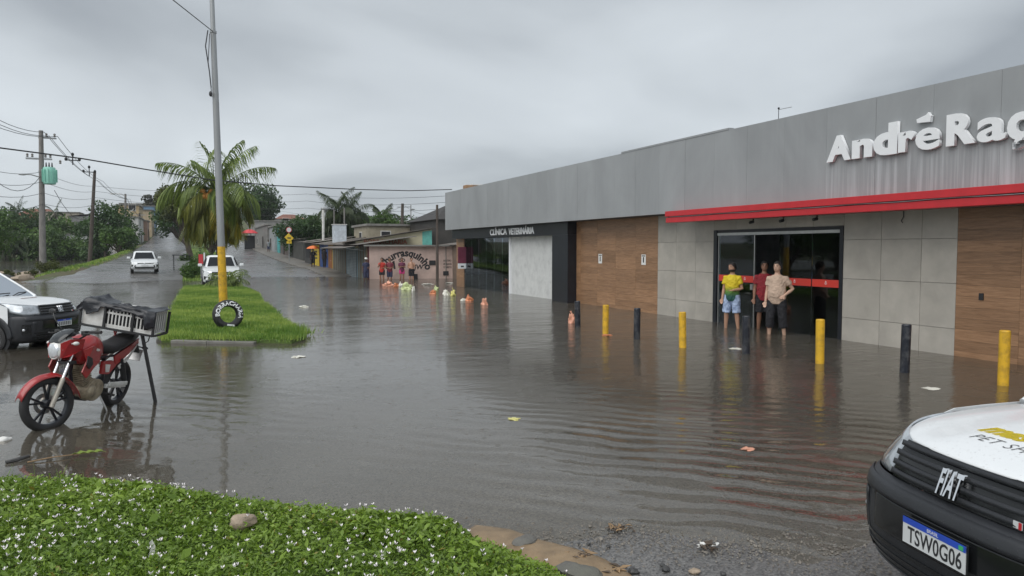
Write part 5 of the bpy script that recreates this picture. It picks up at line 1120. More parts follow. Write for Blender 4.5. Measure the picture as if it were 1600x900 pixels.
# ------------------------------------------------------------------ far cars
def car(label, loc, rz, L_, Wd, Hh, clear, hoodh, belt, suv):
    v = thing('parked_car' if suv else 'car', label, 'car', loc, rz); w = Wd/2
    st = [(L_/2,.80,.55,.35),(L_/2-.12,.93,hoodh-.12,.25),(L_/2-.45,.99,hoodh-.03,clear),(L_/2-1.05,1.0,hoodh+.04,clear),(L_/2-1.25,1.0,belt,clear),(0,1.0,belt+.02,clear),(-L_/2+.9,1.0,belt+.04,clear),(-L_/2+.2,.97,belt+.02,.3),(-L_/2,.86,belt-.12,.4)]
    rs = []
    for x_, f, zt, zb in st:
        zm = zb+(zt-zb)*.45; W2 = w*f
        half = [(W2*.86,zb),(W2*.98,zb+.08),(W2,zm),(W2*.985,zt-.12),(W2*.93,zt-.03),(W2*.7,zt+.01),(W2*.3,zt+.025)]
        rs.append([(x_, y_, z_) for y_, z_ in half]+[(x_, -y_, z_) for y_, z_ in half[::-1]])
    mb = MB(); mb.rings(rs); mb.build('body', M['whitepaint'], v, smooth=35)
    # greenhouse
    xb0, xb1 = L_/2-1.15, -L_/2+(0.25 if suv else .75); xt0, xt1 = L_/2-1.95, -L_/2+(0.65 if suv else 1.45); z0, z1 = belt-.02, Hh
    def ring(z, x0, x1, wb, n=28): return [((x0+x1)/2+(x0-x1)/2*math.copysign(abs(math.cos(q))**.4, math.cos(q)), wb*math.copysign(abs(math.sin(q))**.4, math.sin(q)), z) for q in [2*math.pi*i/n for i in range(n)]]
    mb = MB(); mb.rings([ring(z0,xb0,xb1,w*.92), ring(z1-.09,xt0,xt1,w*.74), ring(z1-.03,xt0-.06,xt1+.06,w*.68), ring(z1,xt0-.25,xt1+.25,w*.5)]); mb.build('cabin', M['whitepaint'], v, smooth=40)
    def face(f, g): return Vector((xb0+(xt0-xb0)*f, g*w*(.92+(.74-.92)*f), z0+(z1-.09-z0)*f))
    mb = MB(); mb.add([face(.06,-.80)+Vector((.03,0,0)), face(.06,.80)+Vector((.03,0,0)), face(.95,.78)+Vector((.03,0,0.01)), face(.95,-.78)+Vector((.03,0,0.01))], [(0,1,2,3)]); mb.build('windscreen', M['tint'], v, solid=0.02)
    for s in (-1, 1):
        mb = MB(); mb.add([(xb0-.25,s*w*.925,z0+.06),(xt0-.1,s*w*.765,z1-.13),(xt1+.15,s*w*.765,z1-.13),(xb1+.4,s*w*.92,z0+.06)], [(0,1,2,3)]); mb.build('side_window', M['tint'], v, solid=0.02)
        mb = MB(); mb.box((xb0-.12, s*(w+.10), belt+.08), (.10,.20,.14)); mb.build('wing_mirror', M['whitepaint'], v, bevel=0.03)
        xh = L_/2-.10
        mb = MB(); mb.add([(xh+.07,s*w*.50,hoodh-.20),(xh-.10,s*w*.95,hoodh-.14),(xh-.30,s*w*1.0,hoodh-.10),(xh-.12,s*w*.96,hoodh-.26),(xh+.08,s*w*.55,hoodh-.28)], [(0,1,2,3,4)]); mb.build('headlight', M['lens'], v, solid=0.03)
        mb = MB(); mb.add([(xh+.11,s*w*.62,clear+.30),(xh+.02,s*w*.93,clear+.36),(xh+.02,s*w*.93,clear+.20),(xh+.11,s*w*.66,clear+.18)], [(0,1,2,3)]); mb.build('fog_recess', M['gloss'], v, solid=0.03)
        for cx in (L_/2-.85, -L_/2+.80):
            r_ = .36 if suv else .30; Rw = Matrix.Translation((cx, s*(w-.10), r_)) @ Matrix.Rotation(R(-90*s), 4, 'X')
            q = MB(); q.lathe([(0,-.1),(r_-.03,-.1),(r_,-.06),(r_,.06),(r_-.03,.1),(r_*.65,.1),(r_*.62,.07)], 24, Rw); wo = q.build('wheel', M['rubber'], v, smooth=40)
            q = MB(); q.lathe([(r_*.63,.09),(r_*.5,.08),(.05,.095),(0,.095)], 10, Rw); q.build('rim', M['alu'], wo)
            q = MB(); q.grid(lambda rr_, a_: (cx+rr_*math.cos(a_), s*(w+.006), r_+rr_*math.sin(a_)), [r_+.0, r_+.06], [R(b_) for b_ in range(0,181,15)]); q.build('arch_trim', M['vanblack'] if suv else M['dark'], v, solid=0.015)
    xf = L_/2+.012
    if suv:
        mb = MB(); mb.add([(xf-.06,-w*.5,hoodh-.22),(xf-.06,w*.5,hoodh-.22),(xf+.0,w*.62,clear+.16),(xf+.0,-w*.62,clear+.16)], [(0,1,2,3)]); mb.build('grille', M['gloss'], v, solid=0.05)
        mb = MB(); mb.box((xf-.03,0,clear+.05), (.1,Wd*.86,.22)); mb.build('lower_bumper', M['vanblack'], v, bevel=0.04)
        mb = MB(); mb.box((xf-.01,0,clear+.36), (.03,Wd*.42,.05)); mb.build('grille_bar', M['whitepaint'], v, bevel=0.01)
    else:
        for s in (-1, 1):
            mb = MB(); mb.box((xf-.06,s*w*.27,hoodh-.235), (.05,w*.44,.075)); mb.build('grille', M['gloss'], v, bevel=0.015)
        mb = MB(); mb.box((xf-.012,0,clear+.14), (.05,Wd*.70,.10)); mb.build('lower_intake', M['gloss'], v, bevel=0.03)
        mb = MB(); mb.ell((xf-.03,0,hoodh-.235), (.02,.07,.07), 14, 8); mb.build('badge', M['chrome'], v, smooth=60)
    mb = MB(); mb.box((xf+.015,0,clear+.28), (.015,.42,.13)); mb.build('licence_plate', M['platewhite'], v)
    for s in (-1, 1):
        mb = MB(); mb.box((-L_/2+.02,s*w*.75,belt-.18), (.06,.3,.16)); mb.build('tail_lamp', bpy.data.materials['tail_lamp'], v)
    return v
car('white sedan driving towards the camera on the left carriageway', (-3.1, 57.0, H1(-3.1,57)-0.02), R(-86), 4.2, 1.70, 1.46, 0.22, 0.86, 0.93, False)
car('white sport utility car parked on the median behind the yellow post', (1.35, 42.6, -0.04), R(-90), 4.45, 1.84, 1.66, 0.26, 1.04, 1.08, True)
# ------------------------------------------------------------------ posts, poles and wires
M['galv'] = pm('galvanised_steel', (0.33,0.345,0.355), 0.45, 0.35, var=0.12, scale=3, stretch=(3,3,.6), dirt=(0.2,0.2,0.19), dirt_amt=0.5)
M['polecon'] = pm('pole_concrete', (0.20,0.19,0.18), 0.75, var=0.3, scale=3, stretch=(2,2,.5), bump=0.3)
M['polewood'] = pm('pole_wood', (0.075,0.06,0.05), 0.8, var=0.4, scale=3, stretch=(4,4,.3), bump=0.4)
M['wire'] = pm('cable_rubber', (0.025,0.025,0.028), 0.5)
M['green_enamel'] = pm('transformer_enamel', (0.27,0.58,0.48), 0.4, var=0.08)
M['polewhite'] = pm('white_pole_paint', (0.6,0.6,0.57), 0.5, var=0.2)
lp = thing('lamp_post', 'tall grey steel post with yellow base on the grass island', 'lamp post', (0.89, 25.9, 0.0))
LT = Vector((-0.20, 0.0, 12.6))
def lpz(z): return (LT.x*z/12.6, 0, z)
mb = MB(); mb.tube([lpz(2.03), lpz(5), lpz(8.8)], [.118,.105,.088], 20); mb.tube([lpz(8.8), lpz(8.9), lpz(12.6)], [.088,.074,.066], 20); mb.build('shaft', M['galv'], lp, smooth=40)
mb = MB(); mb.tube([lpz(-.2), lpz(1.0), lpz(2.03)], [.138,.132,.121], 20); mb.build('yellow_base', M['yellowpaint'], lp, smooth=40)
mb = MB()
for z in (8.85, 6.9, 6.6): mb = MB(); mb.tube([lpz(z), lpz(z+.07)], .105 if z > 8 else .1, 16); mb.build('clamp_band', M['galv'], lp)
mb = MB(); mb.tube([(-.30,-.1,8.9),(-.38,-.1,8.4),(-.28,-.12,7.6),(-.24,-.12,7.1)], .018, 6); mb.tube([(-.25,-.1,8.8),(-.31,-.1,7.9),(-.22,-.12,6.8)], .012, 6); mb.ell((-.26,-.12,6.9), (.05,.05,.09), 8, 6); mb.build('hanging_cable', M['wire'], lp)
mb = MB(); mb.tube([lpz(12.5), (0.2,-.3,12.9), (1.2,-1,13.1)], .04, 8); mb.ell((1.6,-1.25,13.1), (.4,.3,.06), 10, 6); mb.build('lamp_arm', M['galv'], lp, smooth=40)
def wire(label, pts, r=0.012, sag=0.0, cat='cable', grp=None):
    pts = [Vector(p) for p in pts]; out_ = []
    for a_, b_ in zip(pts[:-1], pts[1:]):
        for i in range(8):
            t = i/8; q = a_.lerp(b_, t); q.z -= sag*4*t*(1-t); out_.append(q)
    out_.append(pts[-1]); mb = MB(); mb.tube(out_, r, 5, cap=False); o = mb.build('overhead_cable', M['wire'], None); return tag(o, label, cat, grp)
tp0 = Vector((0.89, 25.9, 0))+Vector(lpz(8.9))
wire('cable rising from the lamp post out of the top of the picture', [tp0, atY(268,-2,21), atY(160,-110,15)], 0.014)
mc = [(-60,222,24),(0,231,25),(130,248,27),(230,265,29),(330,281,31),(430,290,33),(560,296,35),(640,298,36),(706,296,37)]
wire('thick sagging cable crossing in front of the coconut palm to the shop roof', [atY(*q) for q in mc], 0.022)
def pole(label, u, Y, vt, z_extra, mat, r0, r1, lean_u=0, name='utility_pole', whitebase=False):
    b = atY(u, 400, Y); b.z = H1(b.x, b.y)-0.3; t = atY(u+lean_u, vt, Y)
    o = thing(name, label, 'utility pole', b); l = t-b
    mb = MB(); mb.tube([(0,0,0), l*.5, l], [r0,(r0+r1)/2,r1], 12); mb.build('shaft', M[mat], o, smooth=40)
    if whitebase: mb = MB(); mb.tube([l*.03, l*.24], [r0*1.02,r0*.95], 12); mb.build('white_base', M['polewhite'], o, smooth=40)
    return o, b, l
P1, b1, l1 = pole('concrete utility pole with a pale green transformer beside the pond', 66, 62, 204, 0, 'polecon', .24, .14, -2)
for f_ in (0.3,0.45,0.62,0.75,0.86):
    q = l1*f_; mb = MB(); mb.tube([q, q+Vector((0,0,.06))], .235-.10*f_, 12); mb.build('band', M['galv'], P1)
tz = l1.z*0.70
mb = MB(); mb.lathe([(0,0),(.36,0),(.40,.06),(.40,1.12),(.36,1.2),(.1,1.24),(0,1.24)], 20, Matrix.Translation((.62,-.1,tz-.6))); to = mb.build('transformer', M['green_enamel'], P1, smooth=30)
mb = MB()
for k in range(9): a_ = R(-150+k*30); mb.box((.62+.44*math.cos(a_), -.1+.44*math.sin(a_), tz), (.12,.02,.9), (0,0,a_))
mb.build('cooling_fin', M['green_enamel'], to)
mb = MB()
for dx in (-.18, 0, .18): mb.tube([(.62+dx,-.1,tz+.62),(.62+dx,-.1,tz+.95)], [.06,.03], 8)
mb.build('bushing', M['dark'], to)
mb = MB(); mb.box((.2,0,tz-.2), (.5,.15,.12)); mb.box((.2,0,tz+.3), (.5,.15,.1)); mb.build('transformer_bracket', M['galv'], P1)
mb = MB(); mb.bar((-.8,0,l1.z-2.0), (.8,0,l1.z-2.0), .12); mb.build('crossarm', M['galv'], P1); mb = MB(); mb.bar((0,0,l1.z-.5), (1.1,.1,l1.z-.5), .1); mb.build('crossarm', M['galv'], P1)
for q in ((-.7,0,l1.z-1.9),(-.4,0,l1.z-1.9),(.4,0,l1.z-1.9),(.7,0,l1.z-1.9),(.5,0,l1.z-.42),(1.0,0,l1.z-.42),(1.3,0,tz+.9)):
    mb = MB(); mb.lathe([(0,0),(.05,0),(.09,.06),(.05,.12),(.09,.18),(.04,.26),(0,.26)], 10, Matrix.Translation(q)); mb.build('insulator', M['polecon'], P1)
mb = MB(); mb.tube([(0,0,tz-.1),(-.5,-.1,tz+.05),(-.9,-.15,tz+.05)], .04, 6); mb.ell((-1.0,-.15,tz+.03), (.25,.12,.06), 10, 6); mb.build('lamp_arm', M['galv'], P1)
P2, b2, l2 = pole('leaning dark wooden utility pole on the grassy verge', 139, 95, 268, 0, 'polewood', .24, .15, 9)
P3, b3, l3 = pole('slim utility pole with white painted base and street lamp', 196, 125, 303, 0, 'polecon', .22, .14, 0, whitebase=True)
mb = MB(); q = l3*.96; mb.tube([q, q+Vector((-.6,-.2,.35)), q+Vector((-1.3,-.4,.3))], .05, 6); mb.ell(q+Vector((-1.6,-.5,.28)), (.4,.2,.09), 10, 6); mb.tube([l3*.62, l3*.66+Vector((1.2,-.2,.9))], .04, 6); mb.build('lamp_arm', M['polewhite'], P3)
P4, b4, l4 = pole('dark slim pole in front of the white two-storey house', 220, 140, 333, 0, 'polewood', .2, .15, -2)
mb = MB(); mb.bar(l4+Vector((-.9,0,-.3)), l4+Vector((.9,0,-.3)), .1); mb.build('crossarm', M['galv'], P4)
P5, b5, l5 = pole('black pole standing against the pink wall', 683, 46.0, 320, 0, 'polewood', .10, .075, 0)
P6, b6, l6 = pole('dark pole behind the shop roofs with small crossarm', 627, 78, 318, 0, 'polewood', .2, .15, 2)
mb = MB(); mb.bar(l6+Vector((-.6,0,-.4)), l6+Vector((.9,0,-.35)), .08); mb.ell(l6+Vector((1.1,0,-.6)), (.3,.15,.08), 8, 5); mb.build('crossarm', M['galv'], P6)
P7, b7, l7 = pole('white painted post rising above the blue shop', 505, 70, 326, 0, 'polewhite', .09, .13, 0)
mb = MB(); mb.ell(l7+Vector((0.1,0,0)), (.35,.2,.18), 10, 6); mb.build('lamp_head', M['galv'], P7)
P8, b8, l8 = pole('thin grey pole above the orange shop door', 522, 66, 328, 0, 'polecon', .06, .05, 0)
P9, b9, l9 = pole('thin post with faded stripes above the shop roofs', 538, 62, 325, 0, 'polecon', .07, .06, 0)
P10, b10, l10 = pole('slender mast behind the beige roof building', 642, 85, 320, 0, 'polecon', .07, .05, 0)
t1 = b1+l1; t2 = b2+l2; t3 = b3+l3; t4 = b4+l4
k_ = 0
for dx, dz in ((.5,-.35),(1.0,-.35),(.2,-.1)):
    p_ = t1+Vector((dx,0,dz)); wire(('upper','middle','lower')[k_]+' high-voltage wire of the left pole line', [atY(-60,(160,172,150)[k_],50), p_, t2+Vector((dx*.8,0,-.9+dz*.5)), t3+Vector((dx*.6,0,-.6+dz*.5)), t4+Vector((0,0,-.2+dz))], 0.020, 0.5); k_ += 1
for f_, nm in ((.35,'first'),(.7,'second')):
    q = t1.lerp(t2, f_)+Vector((.5,0,-.9)); o = thing('wire_spacer', nm+' spacer on the wires between the two nearest left poles', 'spacer', q)
    mb = MB(); mb.bar((-.5,0,0), (.5,0,0), .08); mb.bar((0,0,-.4), (0,0,.5), .08); mb.build('cross', M['dark'], o)
    mb = MB()
    for dx in (-.5, .5): mb.ell((dx,0,.08), (.12,.12,.16), 8, 6)
    mb.ell((0,0,.5), (.12,.12,.16), 8, 6); mb.build('insulator', M['dark'], o)
for k, (z1_, z2_, v0, nm) in enumerate(((-2.9,-1.6,262,'topmost'),(-3.6,-2.2,285,'second'),(-4.4,-2.9,305,'third'),(-5.2,-3.6,330,'lowest'))):
    wire('%s low-voltage line along the left poles and on to the right' % nm, [atY(-50, v0-8, 48), t1+Vector((0,0,z1_)), t2+Vector((0,0,z2_)), atY(330, 296+k*11, 100), atY(480, 303+k*11, 95), atY(700, 306+k*10, 60)], 0.016, 0.35)
wire('looping service cable from the transformer pole to the left', [t1+Vector((-.1,0,-3.2)), atY(-20,268,52)], 0.02, 1.1)
wire('looping service cable from transformer to the wooden pole', [t1+Vector((.7,0,-4.2)), b2+l2*.62], 0.02, 1.6)
wire('thin wire from the pole behind the roofs to the black pole', [b6+l6, b5+l5+Vector((0,0,-.6))], 0.012, 0.4)
wire('thin wire running left from the pole behind the roofs', [b6+l6+Vector((0,0,-.3)), atY(560,338,90), atY(440,330,110)], 0.014, 0.3)
# ------------------------------------------------------------------ corner bar with painted wall and row of shops
M['pinkwall'] = pm('pink_limewash', (0.52,0.39,0.34), 0.8, var=0.12, scale=1.5, dirt=(0.27,0.22,0.20), dirt_amt=0.5, dirt_scale=0.9, bump=0.1)
M['creamwall'] = pm('cream_limewash', (0.50,0.46,0.32), 0.8, var=0.1, scale=1.5, dirt=(0.3,0.26,0.19), dirt_amt=0.5)
M['teal'] = pm('teal_paint', (0.12,0.40,0.35), 0.6, var=0.15); M['blackpaintflat'] = pm('sign_paint_black', (0.015,0.015,0.017), 0.7)
M['redletter'] = pm('sign_paint_red', (0.42,0.12,0.08), 0.7, var=0.3)
M['tin'] = pm('corrugated_sheet', (0.17,0.155,0.14), 0.55, 0.2, var=0.35, scale=0.8, dirt=(0.11,0.065,0.04), dirt_amt=0.7, dirt_scale=0.6)
M['concretewall'] = pm('weathered_concrete', (0.22,0.215,0.20), 0.8, var=0.25, scale=1.2, dirt=(0.09,0.085,0.08), dirt_amt=0.6, dirt_scale=0.8)
bar = thing('corner_bar', 'pink-walled corner bar with arched hand-painted lettering, flooded at its foot', 'building', (10.5, 47.7, 0), math.atan2(-1.1, 5.25))
def pxw(u): return (u-580)*0.0425
mb = MB(); wbox(mb, 0, 5.45, 0, 5, -.5, 2.12); mb.build('wall', M['pinkwall'], bar)
mb = MB(); wbox(mb, -.35, 5.6, -.35, 5, 2.122, 2.22); mb.build('roof_slab', M['concretewall'], bar)
mb = MB(); mb.tube([(4.98,-.03,-.5),(4.98,-.03,2.1)], .03, 8); mb.build('drain_pipe', M['concretewall'], bar)
for u, v_, w_, h_, m_ in ((649,433,.36,.34,'dark'),(697,428,.36,.28,'dark'),(676,411,.42,.30,'dark')):
    x_ = pxw(u); z_ = CAM_H+(389-v_)/FPX*47.5; mb = MB(); wbox(mb, x_-w_/2, x_+w_/2, -.06, -.002, z_-h_/2, z_+h_/2); o = mb.build('meter_box', M[m_], bar, bevel=0.015)
def wallpaint(body, size, fn, mat, par, name, off=0.0, align='LEFT', shear=0.0, space=1.0):
    me = text_mesh(body, size, 0.001, off, align=align, shear=shear, space=space); mapmesh(me, fn(me)); return link(name, me, mat, par)
def arcfn(cx, cz, r0, a0, a1):
    def f(me):
        xs = [v.co.x for v in me.vertices]; x0 = min(xs); x1 = max(xs)
        def g(c):
            a_ = R(a0+(a1-a0)*(c.x-x0)/(x1-x0)); r_ = r0+c.y; return Vector((cx+r_*math.cos(a_)*1.02, -.006-c.z, cz+r_*math.sin(a_)))
        return g
    return f
def flat(x0, z0, sx=1.0): return lambda me: (lambda c: Vector((x0+c.x*sx, -.006-c.z, z0+c.y)))
wallpaint('Churrasquinho', 0.66, arcfn(pxw(634.5), 0.06, 1.42, 157, 20), M['blackpaintflat'], bar, 'lettering', 0.026)
wallpaint('do', 0.42, flat(pxw(624), 1.12), M['blackpaintflat'], bar, 'lettering', 0.010)
wallpaint('A', 0.72, flat(pxw(605), 0.66, 1.25), M['blackpaintflat'], bar, 'lettering', 0.014, shear=0.35)
wallpaint('JW', 0.44, flat(pxw(648), 0.62), M['blackpaintflat'], bar, 'lettering', 0.012, shear=0.15)
for k, s_ in enumerate(('SAPATEIRO','ARTESANAL','CONSERTO')):
    wallpaint(s_, 0.17, flat(pxw(693), 1.12-k*0.22, 0.62), M['blackpaintflat'], bar, 'lettering', 0.004)
# tyre shop gable above
bor = thing('tyre_shop', 'cream building with faded red tyre-repair lettering above the pink bar', 'building', (10.2, 50.6, 0), math.atan2(-1.1, 5.25))
mb = MB(); pts_ = [(0,2.0),(5.2,2.0),(5.2,3.30),(0,2.45)]
mb.add([(x_,0,z_) for x_, z_ in pts_]+[(x_,6,z_) for x_, z_ in pts_], [(0,1,2,3),(7,6,5,4),(0,4,5,1),(1,5,6,2),(2,6,7,3),(3,7,4,0)]); mb.build('wall', M['creamwall'], bor)
mb = MB(); mb.add([(4.55,-.01,2.0),(5.21,-.01,2.0),(5.21,-.01,3.25),(4.55,-.01,3.14)], [(0,1,2,3)]); mb.build('teal_corner', M['teal'], bor, solid=0.01)
wallpaint('BORRACHARIA', 0.42, flat(0.55, 2.30, 1.02), M['redletter'], bor, 'lettering', 0.012)
def tin(par, x0, x1, y0, y1, zfn, name='roof_sheet', n=None):
    n = n or int((y1-y0)/0.09); mb = MB()
    mb.grid(lambda x_, y_: (x_, y_, zfn(x_, y_)+0.018*math.sin(y_*2*math.pi/0.18)), [x0,(x0+x1)/2,x1], [y0+(y1-y0)*i/n for i in range(n+1)]); return mb.build(name, M['tin'], par, smooth=40, solid=0.01)
tin(bor, -.9, 5.5, -.35, 3.0, lambda x_, y_: 2.36+(x_+.9)*0.165); tin(bor, -.9, 5.5, 3.05, 6.2, lambda x_, y_: 2.44+(x_+.9)*0.165)
shop_cols = {}
def pc(name, c, **k):
    if name not in shop_cols: shop_cols[name] = pm(name, c, 0.65, var=0.18, scale=1.5, dirt=tuple(q*0.45 for q in c), dirt_amt=0.55, dirt_scale=1.2, **k)
    return shop_cols[name]
SX = 10.42
def kiosk(label, u0, u1, col, h, kind, roofc=True, name='kiosk'):
    y0, y1 = max(47.8, pxY(u1, SX)), pxY(u0, SX); z0 = min(H1(SX, y0), H1(SX, y1))-0.3; zt = z0+h if False else h
    o = thing(name, label, 'kiosk', (SX, y0, 0)); w_ = y1-y0
    mb = MB(); wbox(mb, 0.0, 3.2 if y0 > 52.8 else .3, 0.01, w_-0.01, z0, zt); mb.build('wall', col, o)
    if kind == 'shutter':
        mb = MB(); wbox(mb, -.03, -.002, w_*.12, w_*.88, z0, zt-.35); sh_ = mb.build('roller_shutter', pc('shutter_dark', (0.12,0.14,0.15)), o)
        z_ = z0+.05
        while z_ < zt-.4:
            mb = MB(); wbox(mb, -.05, -.031, w_*.13, w_*.87, z_, z_+.085); mb.build('slat', pc('shutter_grey', (0.24,0.28,0.30)), sh_); z_ += .11
    elif kind == 'door':
        mb = MB(); wbox(mb, -.03, -.002, w_*.3, w_*.85, z0, zt-.3); d_ = mb.build('door', pc('orange_door', (0.30,0.11,0.035)), o); mb = MB(); mb.ell((-.05,w_*.38,1.0), (.03,.03,.03), 8, 6); mb.build('handle', M['alu'], d_)
    elif kind == 'boards':
        y_ = .03
        while y_ < w_-.1:
            mb = MB(); wbox(mb, -.03, -.002, y_, y_+.26, z0, zt-.06); mb.build('board', pc('board_%d' % (int(y_*7) % 3), ((0.14,0.10,0.06),(0.16,0.20,0.20),(0.10,0.08,0.05))[int(y_*7) % 3]), o); y_ += .29
    elif kind == 'banner':
        mb = MB(); wbox(mb, -.05, -.01, w_*.05, w_*.95, .35, zt-.2); q = mb.build('banner', pc('yellow_banner', (0.58,0.42,0.03)), o)
        for k in range(4): mb = MB(); wbox(mb, -.056, -.051, w_*.25, w_*.7, zt-.55-.3*k, zt-.40-.3*k); mb.build('banner_mark', pc('banner_ink', (0.09,0.08,0.03)), q)
    elif kind == 'window':
        mb = MB(); wbox(mb, -.03, -.002, w_*.25, w_*.75, 1.1, zt-.35); mb.build('window', M['dark'], o)
    if roofc: tin(o, -.75, 3.3, -.05, w_+.05, lambda x_, y_: zt+.03+(x_+.75)*.14)
    return o
kiosk('dark red and navy end kiosk next to the pink bar', 560, 577, pc('dark_red', (0.10,0.025,0.03)), 2.2, 'boards')
kiosk('grey-blue kiosk with a closed roller shutter', 541, 560, pc('grey_blue', (0.17,0.24,0.27)), 2.2, 'shutter')
kiosk('weathered kiosk of vertical brown and grey boards', 521, 541, pc('greybrown', (0.13,0.13,0.12)), 2.25, 'boards')
kiosk('narrow ochre kiosk with an orange-brown door', 513, 521, pc('ochre', (0.42,0.26,0.07)), 2.3, 'door')
kiosk('bright blue kiosk with faded front', 500, 513, pc('blue', (0.035,0.10,0.33)), 2.35, 'window')
kiosk('kiosk hung with a yellow printed banner', 487, 500, pc('dark_maroon', (0.12,0.03,0.03)), 2.5, 'banner')
kiosk('dark open-fronted kiosk beyond the yellow banner', 476, 487, pc('shade_dark', (0.05,0.05,0.05)), 2.6, 'window')  # shade of the open front put into a near-black wall colour
# awning over the shutter, water tank box, rear houses above the roofs
aw = thing('awning', 'grey corrugated awning over the roller shutter kiosks', 'awning', (9.2, 48.2, 0)); tin(aw, -.3, 1.1, 0, 9.5, lambda x_, y_: 2.0+(x_+.3)*.17)
mb = MB(); 
for y_ in (0.1, 4.5, 9.3): mb.tube([(-.2,y_,2.0),(1.05,y_,1.85)], .02, 6)
mb.build('strut', M['galv'], aw)
wt = thing('white_panel_box', 'pale blue-white box standing on the kiosk roof', 'box', (11.0, 61.0, 2.4)); mb = MB(); mb.box((0,0,.75), (1.0,.9,1.5)); mb.build('body', pm('pale_box', (0.5,0.55,0.6), 0.5), wt, bevel=.03); mb = MB(); mb.box((0,0,1.53), (1.1,1,.06)); mb.build('lid', M['whiteplastic'], wt)
def house(label, x0, x1, y0, y1, z0, z1, wall, wins=(), roof=None, door=None, name='house', side='S', cat='house'):
    o = thing(name, label, cat, ((x0+x1)/2, y0, z0)); w_ = x1-x0; d_ = y1-y0; h_ = z1-z0
    mb = MB(); wbox(mb, -w_/2, w_/2, 0, d_, -1.5, h_); mb.build('wall', wall, o)
    if roof in ('tile', 'dark'):
        mb = MB(); mb.add([(-w_/2-.3,-.3,h_),(w_/2+.3,-.3,h_),(w_/2+.3,d_+.3,h_),(-w_/2-.3,d_+.3,h_),(-w_*.2,d_/2,h_+w_*.2),(w_*.2,d_/2,h_+w_*.2)], [(0,1,5,4),(1,2,5),(2,3,4,5),(3,0,4),(3,2,1,0)]); mb.build('roof', pc('roof_tile', (0.22,0.09,0.06)) if roof == 'tile' else pc('roof_dark', (0.035,0.032,0.03)), o)
    elif roof == 'slab':
        mb = MB(); wbox(mb, -w_/2-.2, w_/2+.2, -.2, d_+.2, h_, h_+.18); mb.build('roof', M['concretewall'], o)
    elif roof == 'tin': tin(o, -w_/2-.3, w_/2+.3, -.3, d_+.3, lambda x_, y_: h_+.05+(x_+w_/2)*.12, 'roof', 40)
    for s_, a_, b_, c_, e_ in wins:   # side, centre, z, width, height (fractions of wall)
        mb = MB()
        if s_ == 'S': wbox(mb, -w_/2+w_*a_-c_/2, -w_/2+w_*a_+c_/2, -.05, -.003, b_-e_/2, b_+e_/2)
        elif s_ == 'E': wbox(mb, w_/2+.003, w_/2+.05, d_*a_-c_/2, d_*a_+c_/2, b_-e_/2, b_+e_/2)
        else: wbox(mb, -w_/2-.05, -w_/2-.003, d_*a_-c_/2, d_*a_+c_/2, b_-e_/2, b_+e_/2)
        f_ = mb.build('door' if b_-e_/2 < .3 else 'window', M['polewhite'] if b_-e_/2 > .3 else pc('door_brown', (0.12,0.08,0.05)), o)
        mb = MB()
        if s_ == 'S': wbox(mb, -w_/2+w_*a_-c_/2+.08, -w_/2+w_*a_+c_/2-.08, -.07, -.052, b_-e_/2+.08, b_+e_/2-.08)
        elif s_ == 'E': wbox(mb, w_/2+.052, w_/2+.07, d_*a_-c_/2+.08, d_*a_+c_/2-.08, b_-e_/2+.08, b_+e_/2-.08)
        else: wbox(mb, -w_/2-.07, -w_/2-.052, d_*a_-c_/2+.08, d_*a_+c_/2-.08, b_-e_/2+.08, b_+e_/2-.08)
        mb.build('pane', M['dark'], f_)
    return o
house('beige flat-roofed house rising behind the tin roofs', 13.6, 18.5, 62, 68, 0, 3.9, pc('beige_render', (0.34,0.30,0.22)), [('S',.3,3.2,.9,.6),('W',.5,3.1,1,.7)], 'slab')
house('dark-roofed hall behind the far corner of the pet shop', 17.2, 24, 54, 62, 0, 4.2, pc('dark_hall', (0.06,0.055,0.05)), [], 'dark')
house('low house with rusty tin roof in the gap beside the pet shop', 15.8, 20, 44.5, 49, 0, 2.2, pc('dull_render', (0.20,0.15,0.12)), [], 'tin')
# far right side of the street
yb = lambda u, X: pxY(u, X)
for lab, u0, u1, X, h, c, wins in (('dark plank fence wall behind the road signs',452,474,10.9,2.3,(0.055,0.055,0.05),[]),
    ('narrow dark gate house beside the teal door',437,452,11.0,3.4,(0.10,0.08,0.075),[('W',.5,1.0,1.6,2.0)]),
    ('small house front with a bright teal door',430,437,10.9,3.6,(0.07,0.36,0.36),[]),
    ('pale grey wall of a street house beyond the teal door',418,430,10.6,3.6,(0.30,0.32,0.33),[('W',.5,1.0,1.0,2.0)]),
    ('long weathered grey street house with doors',398,418,10.3,3.7,(0.20,0.195,0.185),[('W',.3,1.05,1.1,2.1),('W',.7,1.5,1.2,1.0)]),
    ('farthest light grey house on the right side of the street',388,398,10.0,4.0,(0.27,0.265,0.255),[('W',.5,1.05,1.1,2.1)])):
    ya, yb_ = pxY(u1, X), pxY(u0, X); z0 = H1(8.6, ya)+.13
    house(lab, X, X+(.4 if 'plank' in lab else 7), ya, yb_-.05, z0, z0+h, pc(lab[:14].replace(' ','_'), c), wins, 'slab' if h > 3.5 else 'tin')
